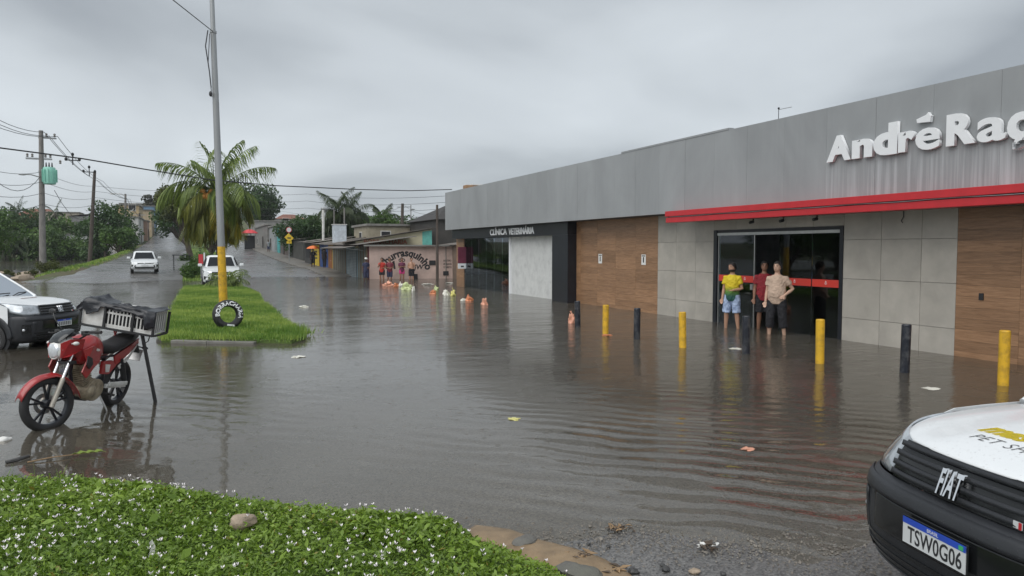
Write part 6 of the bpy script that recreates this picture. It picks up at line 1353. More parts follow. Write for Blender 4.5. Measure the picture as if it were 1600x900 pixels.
# left side of the street
zL = lambda x, y: H1(x, y)
house('white two-storey house with tan upper wall on the left of the street', -11.2, -7.9, 133, 146, zL(-9,133), 7.0, pc('white_house', (0.50,0.50,0.48)), [('S',.5,3.6,1.4,1.5),('E',.5,1.2,1.2,2.2),('S',.8,1.4,1.2,1.4),('E',.25,4.3,1.4,1.4)], 'slab')
house('tan upper block behind the white two-storey house', -12, -8.6, 146.4, 158, zL(-9,146), 9.6, pc('tan_house', (0.42,0.32,0.18)), [('S',.7,6.8,1.2,1.3)], 'slab')
house('small pinkish house with white canopy farther up the left side', -9.6, -7.5, 150, 157, zL(-8,150), 7.0, pc('pink_house', (0.32,0.22,0.17)), [('E',.5,1.1,1.2,2.1)], 'slab')
house('narrow light blue house up the left side of the hill street', -9.6, -7.4, 176, 188, zL(-8,176), 11.0, pc('blue_house', (0.16,0.27,0.40)), [('E',.5,1.2,1.2,2.1)], 'slab')
house('cream house far up the left side of the hill street', -9.6, -7.4, 164, 175, zL(-8,164), 9.6, pc('cream_house', (0.45,0.36,0.24)), [('E',.5,1.2,1.2,2.1)], 'slab')
house('pale grey block on the hilltop above the left street', -17, -11.8, 215, 228, zL(-14,215), 13.6, pc('hill_grey', (0.36,0.36,0.35)), [('S',.3,4,1.4,1.6),('S',.7,4,1.4,1.6)], 'slab')
p_ = atY(97,332,200); house('weathered beige house seen over the trees beyond the pond', p_.x-3.6, p_.x+3.4, 200, 208, 1.5, p_.z, pc('beige_far', (0.36,0.32,0.26)), [('S',.3,p_.z-3.6,1.2,1.2)], 'slab')
p_ = atY(53,326,205); house('red brick house with tiled roof beyond the pond trees', p_.x-4, p_.x+5, 205, 214, 1.5, p_.z-1.6, pc('brick_far', (0.22,0.10,0.07)), [], 'tile')
p_ = atY(132,338,190); house('grey shed roofed house right of the beige house', p_.x-3, p_.x+2, 190, 198, 1.5, p_.z, pc('grey_far', (0.2,0.2,0.2)), [], 'tin')
p_ = atY(140,372,150); house('low white house under the big tree by the verge', p_.x-4.5, p_.x+4, 150, 156, zL(p_.x,150), p_.z+.6, pc('white_low', (0.52,0.53,0.54)), [('S',.3,1.2,1.2,1.2),('S',.7,1.2,1.2,1.2)], 'slab')
p_ = atY(455,335,170); house('distant house with a red tiled roof above the trees', p_.x-3, p_.x+3, 170, 180, 3, p_.z-1.0, pc('far_white', (0.42,0.41,0.4)), [('S',.3,p_.z-4.4,1.4,1.2),('S',.7,p_.z-4.4,1.4,1.2)], 'tile')
p_ = atY(425,345,190); house('distant pale block among the trees up the hill', p_.x-5, p_.x+3, 190, 198, 4, p_.z, pc('far_pale', (0.40,0.37,0.33)), [('S',.3,p_.z-5.2,1.4,1.2),('S',.7,p_.z-5.2,1.4,1.2)], 'slab')
# road signs
ts = thing('road_sign', 'sign post with yellow warning plate and white round disc on the pavement', 'road sign', (9.0, 78, H1(8.6,78)+.13))
mb = MB(); mb.tube([(0,0,0),(0,0,3.3)], .04, 8); mb.build('post', M['galv'], ts)
M['signyellow'] = pm('sign_yellow', (0.65,0.45,0.03), 0.4, var=0.06)
mb = MB(); mb.prism([(.42*math.cos(R(45+90*i)), .5*math.sin(R(45+90*i))) for i in range(4)], .02, Matrix.Translation((0,-.04,2.45)) @ Matrix.Rotation(R(90),4,'X') @ Matrix.Rotation(R(45),4,'Z')); q = mb.build('warning_plate', M['signyellow'], ts)
mb = MB(); mb.box((0,-.065,2.42), (.35,.004,.12)); mb.build('symbol', M['dark'], q)
mb = MB(); mb.box((0,-.05,1.98), (.5,.02,.25)); mb.build('lower_plate', M['signyellow'], ts)
mb = MB(); mb.lathe([(0,0),(.28,0),(.28,.02),(0,.02)], 20, Matrix.Translation((0,-.04,3.25)) @ Matrix.Rotation(R(90),4,'X')); q = mb.build('disc', M['platewhite'], ts)
mb = MB(); mb.lathe([(.23,.022),(.28,.022),(.28,.026),(.23,.026)], 20, Matrix.Translation((0,-.04,3.25)) @ Matrix.Rotation(R(90),4,'X')); mb.build('disc_ring', M['redcan'], q)
# red parasol stall up the road
st_ = thing('parasol', 'red parasol over a dark stall at the far right kerb', 'parasol', (8.2, 122, H1(8.2,122)))
mb = MB(); mb.lathe([(0.03,3.1),(.7,2.9),(1.3,2.45)], 10); mb.build('canopy', M['red_fabric'], st_, solid=.01); mb = MB(); mb.tube([(0,0,0),(0,0,3.1)], .03, 6); mb.build('pole', M['alu'], st_)
sb_ = thing('street_stall', 'dark street vendor stall under the red parasol', 'stall', (8.2, 122.4, H1(8.2,122))); mb = MB(); mb.box((0,0,1.0), (1.5,1,2.0)); mb.build('cabinet', M['dark'], sb_, bevel=.05); mb = MB(); mb.box((0,-.1,2.05), (1.7,1.2,.08)); mb.build('counter', M['black'], sb_)
ct = thing('handcart', 'dark handcart parked at the left edge of the far median', 'cart', (-0.75, 60, H1(-.75,60)))
mb = MB(); mb.box((0,0,1.15), (1.3,.9,.06)); mb.build('roof', M['dark'], ct)
for dx in (-.55,.55):
    for dy in (-.35,.35): mb = MB(); mb.tube([(dx,dy,0),(dx,dy,1.15)], .025, 6); mb.build('leg', M['black'], ct)
mb = MB(); mb.box((.1,0,.55), (.8,.7,.35)); mb.build('tray', M['alu'], ct)
rb = thing('roadside_board', 'small red and white board beside the parked white car', 'sign', (0.45, 49.5, H1(.2,49.5)+.15)); mb = MB(); mb.box((0,0,1.35), (.26,.04,.6)); mb.build('panel', M['red_fabric'], rb); mb = MB(); mb.box((.20,0,1.35), (.08,.05,.8)); mb.build('edge', M['letterwhite'], rb); mb = MB(); mb.tube([(0,0.05,0),(0,0.05,1.2)], .025, 6); mb.build('post', M['galv'], rb)
# ------------------------------------------------------------------ trees and plants
rng = np.random.default_rng(11)
M['bark'] = pm('bark', (0.075,0.06,0.048), 0.9, var=0.4, scale=4, stretch=(3,3,.5), bump=0.5)
M['leafdark'] = leafmat('leaf_dark', (0.016,0.044,0.012), (0.065,0.130,0.030))
M['leafmid'] = leafmat('leaf_mid', (0.028,0.070,0.012), (0.11,0.20,0.038))
M['leafbrown'] = leafmat('leaf_brownish', (0.025,0.030,0.018), (0.075,0.075,0.045))
M['leafolive'] = leafmat('leaf_olive', (0.03,0.045,0.012), (0.12,0.14,0.03))
def leafcloud(P, Nn, size, asp=0.45, droop=0.2, jitter=0.9):
    n = len(P); d = Nn+rng.normal(0, jitter, (n,3)); d /= np.linalg.norm(d, axis=1)[:,None]
    t = np.cross(d, rng.normal(0,1,(n,3))); t /= np.linalg.norm(t, axis=1)[:,None]
    t[:,2] -= droop; b = np.cross(d, t); b /= np.linalg.norm(b, axis=1)[:,None]
    s = size*rng.uniform(.6,1.3,n)[:,None]
    V = np.stack([P-t*s*.5, P+b*s*asp*.5+d*s*.08, P+t*s*.5, P-b*s*asp*.5+d*s*.08], 1).reshape(-1,3)
    i = np.arange(n)*4; return V, np.stack([i,i+1,i+2,i+3], 1)
def crown_pts(blobs, n):
    w = np.array([b[3]**2 for b in blobs]); idx = rng.choice(len(blobs), n, p=w/w.sum()); B = np.array(blobs)[idx]
    d = rng.normal(0,1,(n,3)); d /= np.linalg.norm(d, axis=1)[:,None]
    r = B[:,3]*(rng.uniform(.35,1,n)**.5)*(1+.22*np.sin(d[:,0]*5+B[:,0])*np.cos(d[:,2]*6+B[:,1]))
    P = B[:,:3]+d*r[:,None]*np.array([1,1,.8]); return P, d
def tree(label, X, Y, h, wd, mat='leafdark', base=None, trunk=0.3, nm='tree', low=0.25, leaf=None, dens=1.0, group=None, squash=1.0, off=0.0):
    z0 = H1(X, Y)-.1 if base is None else base
    o = thing(nm, label, 'tree', (X, Y, z0), 0, group); cz = h*(low+1)/2; rz_ = h*(1-low)/2; rx = wd/2
    k = 22; blobs = []
    for i in range(k):
        d = rng.normal(0,1,3); d /= np.linalg.norm(d); rad = rng.uniform(.35,.78)
        blobs.append((off+d[0]*rx*rad, d[1]*rx*rad, cz+d[2]*rz_*rad*squash, rng.uniform(.30,.46)*min(rx,rz_*1.2)))
    blobs.append((off,0,cz,.5*min(rx,rz_)))
    dist = math.hypot(X, Y); sz = leaf or max(.18, dist*.0032); n = int(dens*min(13000, max(3000, 11*wd*h/(sz*sz))))
    P, d = crown_pts(blobs, n); V, F = leafcloud(P, d, sz, .55)
    # rnd: per-clump tone plus per-leaf variation
    tone = np.clip(.5+.28*np.sin(P[:,0]*1.1+P[:,2]*1.7)+rng.normal(0,.2,n), 0, 1)
    link('crown', npmesh('crown', V, F, M[mat], tone), None, o)
    mb = MB(); top = Vector((off+rng.uniform(-.1,.1)*wd, 0, cz)); mb.tube([(0,0,-.3),(top.x*.3,0,h*low*.6),(top.x*.6,.1,h*low*1.1),top], [trunk,trunk*.8,trunk*.65,trunk*.3], 9)
    for b in blobs[:8]:
        q = Vector((top.x*.4,0,h*low*.85)); e_ = Vector(b[:3]); mb.tube([q, q.lerp(e_,.5)+Vector((0,0,-.03*h)), e_], [trunk*.42,trunk*.28,trunk*.1], 6)
    mb.build('trunk', M['bark'], o, smooth=60); return o
def tree_px(label, u, vt, wpx, Y, mat='leafdark', low=0.15, tx=None, **k):
    t = atY(u, vt, Y); dep = t.x*math.sin(YAW)+t.y*math.cos(YAW); tx = t.x if tx is None else tx; z0 = H1(tx, Y)-.1
    return tree(label, tx, Y, (t.z-z0)*1.06, 1.12*wpx*dep/FPX, mat, z0, low=low, off=t.x-tx, **k)
tree_px('dark rounded tree at the left edge beyond the pond', 18, 322, 70, 158)
tree_px('dark dense tree just left of the transformer pole', 58, 324, 62, 163, 'leafdark')
tree_px('lighter green bushy tree right of the transformer pole', 98, 342, 56, 156, 'leafmid')
tree_px('low mid-green tree before the beige house', 72, 350, 60, 150, 'leafmid', low=.1)
tree_px('small dark tree below the grey shed beyond the pond', 126, 346, 44, 158, 'leafdark')
tree_px('big dark spreading tree behind the leaning wooden pole', 164, 312, 84, 118, 'leafdark', low=.2)
tree_px('lower layered green tree in front of the white house', 186, 350, 56, 112, 'leafmid', low=.08)
tree_px('sparse brownish tree beyond the white two-storey house', 238, 303, 36, 186, 'leafbrown', low=.1, dens=.8)
tree_px('dark rounded tree at the left behind the coconut palm', 262, 318, 52, 120, 'leafdark', low=.25, tx=0.0)
tree_px('olive green tree left of the coconut palm crown', 268, 292, 56, 76, 'leafolive', low=.45, tx=0.0)
tree_px('dark mango tree right of the coconut palm', 396, 287, 92, 158, 'leafdark', low=.2, dens=1.5)
tree_px('dense dark tree directly behind the coconut palm', 330, 318, 84, 92, 'leafdark', low=.1)
tree_px('dark tree at the end of the street beyond the palm', 290, 332, 60, 170, 'leafdark', low=.05, tx=0.6)
tree_px('mid-green tree above the far grey street houses', 436, 346, 56, 175, 'leafmid', low=.05)
tree_px('dark glossy tree behind the road signs', 466, 333, 70, 92, 'leafdark', low=.05, dens=1.3)
tree_px('dark tree left of the white post', 493, 326, 52, 88, 'leafdark', low=.05)
tree_px('pale green tree behind the tin shop roofs', 574, 330, 76, 96, 'leafmid', low=.05)
tree_px('green tree next to the dark pole behind the roofs', 604, 320, 40, 88, 'leafmid', low=.05)
tree_px('low green tree behind the beige flat-roofed house', 645, 336, 66, 95, 'leafdark', low=.05)
for k, (u, vt, wp, Y_) in enumerate(((40,366,70,152),(112,368,50,150),(8,352,60,150),(84,372,60,149),(145,378,40,146))):
    tree_px(('leafy low tree in the middle of the far pond bank','low tree under the beige house by the pond','bushy tree at the left edge of the far bank','rounded low shrub tree at the water of the far bank','low tree just left of the white low house')[k], u, vt, wp, Y_, 'leafmid' if k % 2 else 'leafdark', low=.0)
for k, (x_, y_, h_, w_) in enumerate(((-24,46,8,9),(-30,58,10,11),(-26,72,9,9),(-36,44,10,12),(-20,92,8,8))):
    tree(('dark','rounded','tall','broad','small')[k]+' tree on the left shore outside the picture edge', x_, y_, h_, w_, 'leafdark' if k % 2 else 'leafmid', low=.1, leaf=.3)
# palms
def frondmesh(L_, droop, leaflet, seed, nl=46, up=0.6, twist=0.0):
    r = random.Random(seed); n = 13; pts = []
    x = z = 0.0; a_ = up
    for i in range(n): pts.append(Vector((x, 0, z))); x += L_/n*math.cos(a_); z += L_/n*math.sin(a_); a_ -= droop/n*(1+1.1*i/n)
    V = []; F = []; rnd = []
    for i in range(nl):
        t = .12+.88*i/(nl-1); q = t*(n-1); j = min(n-2, int(q)); p = pts[j].lerp(pts[j+1], q-j); tan = (pts[j+1]-pts[j]).normalized()
        l = leaflet*(math.sin(math.pi*min(1,t*.85+.12))**.6)*r.uniform(.85,1.1)
        for s in (-1, 1):
            d = (tan*.75+Vector((0,s*.8,-.15))).normalized(); d = (d+Vector((0,0,-.55*r.uniform(.4,1.5)))).normalized()
            side = d.cross(Vector((0,0,1))); side = side.normalized()*.031*leaflet
            m = p+d*l*.5; e_ = p+d*l+Vector((0,0,-.5*l)); k = len(V)
            V += [p-side*.6, p+side*.6, m+side, e_, m-side]; F += [(k,k+1,k+2,k+4),(k+4,k+2,k+3,k+3)]
            rnd += [r.random()]*2
    me = bpy.data.meshes.new('frond'); mb = MB(); mb.tube(pts, [.035-.028*i/n for i in range(n)], 5)
    base = len(V); V = [tuple(v) for v in V]+mb.v; F = [f if f[2] != f[3] else f[:3] for f in F]+[tuple(i+base for i in f) for f in mb.f]; rnd += [.5]*len(mb.f)
    me.from_pydata(V, [], F); at = me.attributes.new('rnd', 'FLOAT', 'FACE'); at.data.foreach_set('value', rnd); me.update(); return me
M['palmgreen'] = leafmat('palm_green', (0.06,0.105,0.02), (0.22,0.29,0.055), .3)
M['palmyellow'] = leafmat('palm_yellowing', (0.16,0.19,0.025), (0.52,0.42,0.05), .3)
M['palmdull'] = leafmat('palm_dull', (0.08,0.10,0.02), (0.28,0.29,0.06), .3)
M['palmfar'] = leafmat('palm_far', (0.02,0.04,0.012), (0.07,0.10,0.03), .3)
M['coconut'] = pm('coconut', (0.42,0.19,0.03), 0.5, var=0.3, scale=8)
def palm(label, X, Y, z0, ztop, L_, nf, seed, mats, nuts=0, lean=(0,0), skirt=0, leaflet=.95, nm='palm_tree'):
    r = random.Random(seed); o = thing(nm, label, 'palm', (X, Y, z0)); c = Vector((lean[0], lean[1], ztop-z0))
    mb = MB(); mb.tube([(0,0,-.3), c*.33+Vector((.05,0,0)), c*.66, c], [.30,.2,.17,.16], 12); mb.build('trunk', M['bark'], o, smooth=40)
    for i in range(nf):
        t = i/(nf-1); az = i*2.39996+r.uniform(-.25,.25); up = R(88)-t**.8*R(158)+r.uniform(-.12,.12); dr = (.45 if t < .2 else (1.2 if t < .45 else 1.5))+.6*r.random()-(1.1 if t > .65 else 0)
        mt = mats[0] if t < .42 else (mats[1] if r.random() < .38 else mats[2])
        me = frondmesh(L_*r.uniform(.85,1.08)*(1.28 if t < .25 else 1)*(1 if t < .8 else .92), dr, leaflet*r.uniform(.85,1.1), seed*100+i, up=up); me.materials.append(M[mt])
        f = link('frond', me, None, o); f.location = c+Vector((math.cos(az)*.12, math.sin(az)*.12, -.35*t)); f.rotation_euler = (r.uniform(-.35,.35), 0, az)
    for i in range(nuts):
        a_ = r.uniform(0,6.28); mb = MB(); mb.ell((0,0,0), (.15,.15,.19), 12, 8); q = mb.build('coconut', M['coconut'], o, smooth=80); q.location = c+Vector((.34*math.cos(a_)-.5, .15*math.sin(a_)-.85, -.05-.45*r.random())); q.rotation_euler = (r.random(), r.random(), 0)
    return o
pp = atY(341, 298, 50)
palm('big coconut palm with yellowing fronds and orange coconuts on the median', pp.x, 50.4, H1(pp.x,50), pp.z, 3.4, 46, 3, ('palmgreen','palmyellow','palmdull'), 14, (-.12,0), leaflet=1.25)
for lab, u, vt, Y, L_, nf, sd in (('bushy palm behind the tin roofs, left of a pair',528,322,82,2.7,40,5),('bushy palm behind the tin roofs, right of a pair',548,326,86,2.7,40,6),('drooping palm at the left picture edge by the pond',2,356,140,6.5,20,7),('tiny palm crown above the red brick house',28,322,190,3.2,14,8),('small palm crown over the beige far house',86,324,196,3.0,12,9),('palm crown beside the far green tree behind roofs',598,330,92,2.0,26,10)):
    q = atY(u, vt+9, Y); palm(lab, q.x, Y, H1(q.x,Y), q.z, L_, nf, sd, ('palmfar','palmfar','palmfar'), 0, (0,0))
# young palm in front of the parked car
yp = thing('young_palm', 'young spiky palm growing in front of the parked white car', 'palm', (1.55, 38.4, 0.05)); r_ = random.Random(2)
for i in range(26):
    me = frondmesh(1.35*r_.uniform(.7,1.1), 1.0+.6*r_.random(), .42, 900+i, nl=16, up=R(85)-i/25*R(75)); me.materials.append(M['palmgreen']); f = link('frond', me, None, yp); f.rotation_euler = (0,0,i*2.4); f.location = (0,0,.15)
mb = MB(); mb.tube([(0,0,-.1),(0,0,.3)], [.09,.07], 8); mb.build('trunk', M['bark'], yp)
# bushes
def bush(label, X, Y, h, wd, mat='leafmid', leaf=.12, n=1500, base=None, nm='bush'):
    z0 = H1(X, Y) if base is None else base; o = thing(nm, label, 'bush', (X, Y, z0))
    bl = [(rng.uniform(-.4,.4)*wd, rng.uniform(-.4,.4)*wd, h*rng.uniform(.25,.7), h*rng.uniform(.22,.4)) for _ in range(9)]
    P, d = crown_pts(bl, n); V, F = leafcloud(P, d, leaf, .5); link('foliage', npmesh('foliage', V, F, M[mat], np.clip(rng.normal(.5,.28,n),0,1)), None, o)
    mb = MB()
    for b in bl[:5]: mb.tube([(0,0,-.05), Vector(b[:3])*.6, b[:3]], [.03,.02,.008], 5)
    mb.build('stem', M['bark'], o)
for k, (x_, y_, h_, w_) in enumerate(((-.1,51,.9,1.2),(.1,55,1.1,1.4),(-.1,60.5,1.2,1.4),(1.2,53.5,1.2,1.8),(0.9,63,1.5,1.8))):
    bush(('nearest','second','third','broad central','farthest')[k]+' green shrub on the far median', x_, y_, h_, w_, 'leafmid', base=H1(x_,y_)+.15)
bush('leafy clump at the foot of the transformer pole', b1.x+.6, 61.0, 1.0, 2.4, 'leafolive', n=1800, base=H1(b1.x+.6,61)-.05)
bush('small grassy clump left of the transformer pole', b1.x-1.0, 60.4, .7, 2.0, 'leafolive', n=1000, base=-.05)
# hedge of low scrub along the far pond bank, too dense to tell plants apart
n = 9000; xs = rng.uniform(-75,-11,n); ysb = 152+rng.normal(0,3.5,n); hz = height(xs, ysb)+rng.uniform(0,2.6,n)*(0.6+.4*np.sin(xs*.7)); P = np.stack([xs,ysb,hz],1); d = rng.normal(0,1,(n,3)); d /= np.linalg.norm(d,axis=1)[:,None]
V, F = leafcloud(P, d, .42, .6); o = link('bank_scrub', npmesh('bank_scrub', V, F, M['leafmid'], np.clip(rng.normal(.4,.25,n),0,1)), None); tag(o, 'low green scrub along the far bank of the pond', 'scrub', kind='stuff')
# grass blades
M['grass'] = leafmat('grass_blade', (0.11,0.22,0.030), (0.36,0.46,0.10), .3)
def blades(name, X, Y, Z, lmin, lmax, wid, label, mat='grass'):
    n = len(X); a_ = rng.uniform(0,2*np.pi,n); l = rng.uniform(lmin,lmax,n); tilt = rng.normal(0,.45,n)
    dx = np.cos(a_)*np.sin(tilt)*l; dy = np.sin(a_)*np.sin(tilt)*l; dz = np.cos(tilt)*l
    b = rng.uniform(0,2*np.pi,n); wx = np.cos(b)*wid; wy = np.sin(b)*wid
    V = np.stack([np.stack([X-wx,Y-wy,Z],1), np.stack([X+wx,Y+wy,Z],1), np.stack([X+dx,Y+dy,Z+dz],1)],1).reshape(-1,3); i = np.arange(n)*3
    patch = .42+.26*np.sin(X*1.3+Y*.9)+.15*np.sin(X*3.1-Y*2.3)+.15*np.sin(X*6.3+Y*4.1)
    o = link(name, npmesh(name, V, np.stack([i,i+1,i+2],1), M[mat], np.clip(patch+rng.normal(0,.22,n),0,1)), None); return tag(o, label, 'grass', kind='stuff')
def scatter(P, n):
    P = np.array([p[:2] for p in P]); lo = P.min(0); hi = P.max(0); q = rng.uniform(lo, hi, (n*3,2)); q = q[inside(P.tolist(), q[:,0], q[:,1])][:n]; return q[:,0], q[:,1]
X, Y = scatter(IS2, 85000); dd = np.clip(edge_dist(IS2, X, Y),0,1); X2 = X; Z = np.full(len(X), .07)+.05*np.clip(dd,0,1)
blades('island_grass', X, Y, Z, .03, .10, .011, 'short wet grass covering the island around the post')
k_ = dd < .22; blades('edge_grass', X[k_]+rng.normal(0,.06,k_.sum()), Y[k_]+rng.normal(0,.06,k_.sum()), Z[k_]-.03, .06, .17, .012, 'longer grass spilling over the island kerb')
tx, ty = rng.normal(1.95,.2,700), rng.normal(17.2,.25,700); blades('grass_tuft', tx, ty, np.full(700,.04), .10, .26, .014, 'taller grass tuft at the right tip of the island')
n = 14000; X = rng.uniform(-11.5,-6.6,n); Y = rng.uniform(58,125,n); k_ = np.abs(X+9.0-rng.normal(0,.3,n)) < 1.2; X, Y = X[k_], Y[k_]; Z = height(X, Y); k_ = Z > .02; blades('verge_grass', X[k_], Y[k_], Z[k_], .06, .26, .04, 'rough grass on the verge between road and pond')
n = 9000; X = rng.uniform(-.6,2.8,n); Y = 49+rng.uniform(0,1,n)**1.5*70; blades('median_grass', X, Y, height(X,Y)+.14, .08, .26, .03, 'unmown grass along the far median')
n = 9000; X = rng.uniform(-60,-10,n); Y = 147+rng.uniform(0,10,n); Z = height(X,Y); k_ = Z > -.3; blades('bank_grass', X[k_], Y[k_], np.maximum(Z[k_],0), .3, .9, .1, 'grass fringe along the far pond bank')
# flowering ground cover in the near bed
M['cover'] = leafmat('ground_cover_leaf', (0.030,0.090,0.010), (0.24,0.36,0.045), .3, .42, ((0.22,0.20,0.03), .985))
M['petal'] = pm('flower_petal', (0.72,0.68,0.70), 0.6, var=0.08)
X, Y = scatter(IS1, 270000); k_ = (X*math.sin(YAW)+Y*math.cos(YAW)) > 3.0; X, Y = X[k_], Y[k_]; dd = edge_dist(IS1, X, Y)
hh = np.clip(.05+dd*.4, .05, .13)*(1+.16*np.sin(X*4.1+Y*1.7)*np.sin(Y*3.7-X*1.1)+.16*np.sin(X*11+1)*np.sin(Y*9.3)+rng.normal(0,.16,len(X))); n = len(X)
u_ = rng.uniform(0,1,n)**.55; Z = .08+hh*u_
nn = np.zeros((n,3)); nn[:,2] = 1
V, F = leafcloud(np.stack([X,Y,Z],1), nn, (.030*np.exp(rng.normal(0,.34,n))*np.where(np.sin(X*1.7+2)*np.sin(Y*2.3)>.35,1.35,1))[:,None], .40, .1, .7)
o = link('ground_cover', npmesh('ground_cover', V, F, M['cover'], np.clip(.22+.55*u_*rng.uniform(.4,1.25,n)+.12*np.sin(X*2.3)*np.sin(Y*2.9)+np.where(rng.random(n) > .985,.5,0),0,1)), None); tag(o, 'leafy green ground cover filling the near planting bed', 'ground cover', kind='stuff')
X, Y = scatter(IS1, 7000); k_ = ((X*math.sin(YAW)+Y*math.cos(YAW)) > 3.0) & (np.sin(X*1.3+Y*.7)+rng.normal(0,.5,len(X)) > .3); blades('bed_grass', X[k_], Y[k_], np.full(k_.sum(), .12), .08, .2, .006, 'thin grass blades poking through the near ground cover')
n = 1900; X, Y = scatter(IS1, n*2); s_ = X*math.sin(YAW)+Y*math.cos(YAW); cl = np.sin(X*2.1+.5)*np.sin(Y*1.9+1)+rng.normal(0,.6,len(X)) ; k_ = (s_ > 3.2) & (cl > -.1); X, Y = X[k_], Y[k_]; dd = edge_dist(IS1, X, Y); Z = .08+np.clip(.05+dd*.4,.05,.13)*1.12+rng.uniform(0,.035,len(X))
V = []; F = []
for x_, y_, z_ in zip(X, Y, Z):
    m_ = rng.integers(3,6); a0 = rng.uniform(0,6.28)
    for j in range(m_):
        a_ = a0+6.28*j/m_; t = .010+.006*rng.random(); k = len(V); c_, s2 = math.cos(a_), math.sin(a_); up = .006+.008*rng.random()
        V += [(x_,y_,z_),(x_+c_*t*.6-s2*t*.35,y_+s2*t*.6+c_*t*.35,z_+up),(x_+c_*t,y_+s2*t,z_+up*1.5),(x_+c_*t*.6+s2*t*.35,y_+s2*t*.6-c_*t*.35,z_+up)]; F.append((k,k+1,k+2,k+3))
o = link('flowers', npmesh('flowers', V, F, M['petal']), None); tag(o, 'small white flowers scattered over the near planting bed', 'flowers', kind='stuff')
M['grit'] = pm('grit', (0.16,0.145,0.125), 0.5, var=0.6, scale=30)
# ------------------------------------------------------------------ painted tyre, floating bags, debris
ty_ = thing('painted_tyre', 'black tyre with white hand-painted lettering leaning on the yellow post base', 'tyre', (0.72, 18.3, 0.10))
tyR = Matrix.Translation((0,0,.33)) @ Matrix.Rotation(R(12),4,'Z') @ Matrix.Rotation(R(82),4,'X')
mb = MB(); mb.lathe([(.20,-.10)]+[(.275+.07*math.cos(R(q)), .125*math.sin(R(q))) for q in range(-100,101,20)]+[(.20,.10),(.19,.06),(.19,-.06),(.20,-.10)], 40, tyR); tb = mb.build('tyre_body', M['rubber'], ty_, smooth=40)
me = text_mesh('BORRACHARIA', .1, .001, .004, space=1.05); xs_ = [v.co.x for v in me.vertices]; x0_, x1_ = min(xs_), max(xs_)
mapmesh(me, lambda c: tyR @ Vector(((.215+c.y*1.25)*math.cos(R(188-215*(c.x-x0_)/(x1_-x0_))), (.215+c.y*1.25)*math.sin(R(188-215*(c.x-x0_)/(x1_-x0_))), .128+c.z-.9*max(0,c.y-.06))))
link('lettering', me, M['letterwhite'], ty_)
mb = MB(); mb.bar(tyR @ Vector((-.06,-.24,.131)), tyR @ Vector((.10,-.27,.131)), .012, .04); mb.build('paint_stroke', M['letterwhite'], ty_)
from mathutils import noise as mn
def bag(label, u, v, wpx, hpx, col, seed, flat_=False, cat='plastic bag', nm='plastic_bag', grp='rubbish bags floating on the flood'):
    p = G(u, v); dep = p.x*math.sin(YAW)+p.y*math.cos(YAW); w = wpx*dep/FPX/2; h = hpx*dep/FPX
    o = thing(nm, label, cat, (p.x, p.y, 0), random.Random(seed).uniform(0,6), grp); mb = MB(); nu, nv = 30, 20
    def f(i, j):
        t = math.pi*i/nv; q = 2*math.pi*j/nu; d = Vector((math.sin(t)*math.cos(q), math.sin(t)*math.sin(q), math.cos(t)))
        k = 1+.75*mn.noise(d*1.5+Vector((seed,0,0)))+.4*mn.noise(d*4+Vector((0,seed,0))); return (d.x*w*k, d.y*w*k, (d.z*h*.6*k+h*.15)*(.5 if flat_ else 1))
    mb.grid(f, range(nv+1), range(nu+1)); mb.build('bag_body', col, o, smooth=60)
    if not flat_ and seed % 2:
        mb = MB(); mb.tube([(0,0,h*.5),(w*.06,0,h*.86),(w*.1,.0,h*.92)], [w*.34,w*.12,w*.1], 8); mb.tube([(w*.1,0,h*.92),(w*.3,.02,h*1.12)], [(w*.1,w*.05),(w*.32,w*.08)], 8); mb.build('bag_knot', col, o, smooth=50)
    return o
B1 = pm('bag_salmon', (0.62,0.30,0.20), 0.35, var=0.3, scale=9); B2 = pm('bag_pale_green', (0.50,0.56,0.28), 0.35, var=0.25, scale=9); B3 = pm('bag_white', (0.68,0.67,0.6), 0.35, var=0.15, scale=9); B4 = pm('bag_orange', (0.55,0.20,0.09), 0.35, var=0.35, scale=9); B5 = pm('bag_yellow', (0.62,0.58,0.20), 0.35, var=0.25, scale=9)
bag('salmon pink bag floating in front of the red-topped person', 607, 447, 12, 8, B1, 1); bag('small orange bag left of the big pale green bag', 619, 448, 7, 8, B4, 2); bag('small cream bag touching the big pale green bag', 626, 451, 6, 10, B3, 3); bag('big pale green bag in the middle of the floating rubbish', 636, 453, 16, 12, B2, 4); bag('little white upright bag right of the pale green bag', 646, 455, 5, 9, B3, 5)
bag('orange bag under a cream bag, mid group', 677, 459, 9, 7, B4, 6); bag('cream bag on top of the mid orange bag', 681, 455, 8, 8, B2, 7); bag('whitish bag left of the bright yellow bag', 697, 462, 9, 10, B3, 8); bag('bright yellow bag by the wooden column', 708, 462, 8, 11, B5, 9)
bag('small cream bag left of the far orange bag', 724, 470, 8, 5, B3, 10); bag('orange bag in front of the clinic glass', 733, 470, 10, 9, B4, 11); bag('salmon bag in front of the white panel', 757, 476, 10, 11, B1, 12); bag('upright salmon bag beside the farthest black bollard', 893, 505, 11, 17, B1, 13)
for k, (u, v, w, h, c, lab) in enumerate(((668,444,14,2.5,B3,'flat white scrap floating near the pink wall'),(702,442,10,2,B3,'flat white scrap floating by the bar corner'),(475,480,13,6,B3,'white foam scrap floating right of the grass island'),(466,558,16,5,B3,'grey-white scrap floating before the island tip'),(803,655,16,4,B5,'pale leaf-like scrap floating in the middle of the street'),(1168,702,17,6,B1,'pinkish scrap floating in front of the shop door'),(1456,607,20,3,B3,'thin white scrap floating before the nearest yellow bollard'),(1149,545,16,2,B3,'thin white strip floating beside the door bollard'),(948,524,14,3,B4,'bit of litter caught at the farthest yellow bollard'))):
    bag(lab, u, v, w, h, c, 40+k, True, 'litter', 'litter_scrap', 'small litter floating on the flood')
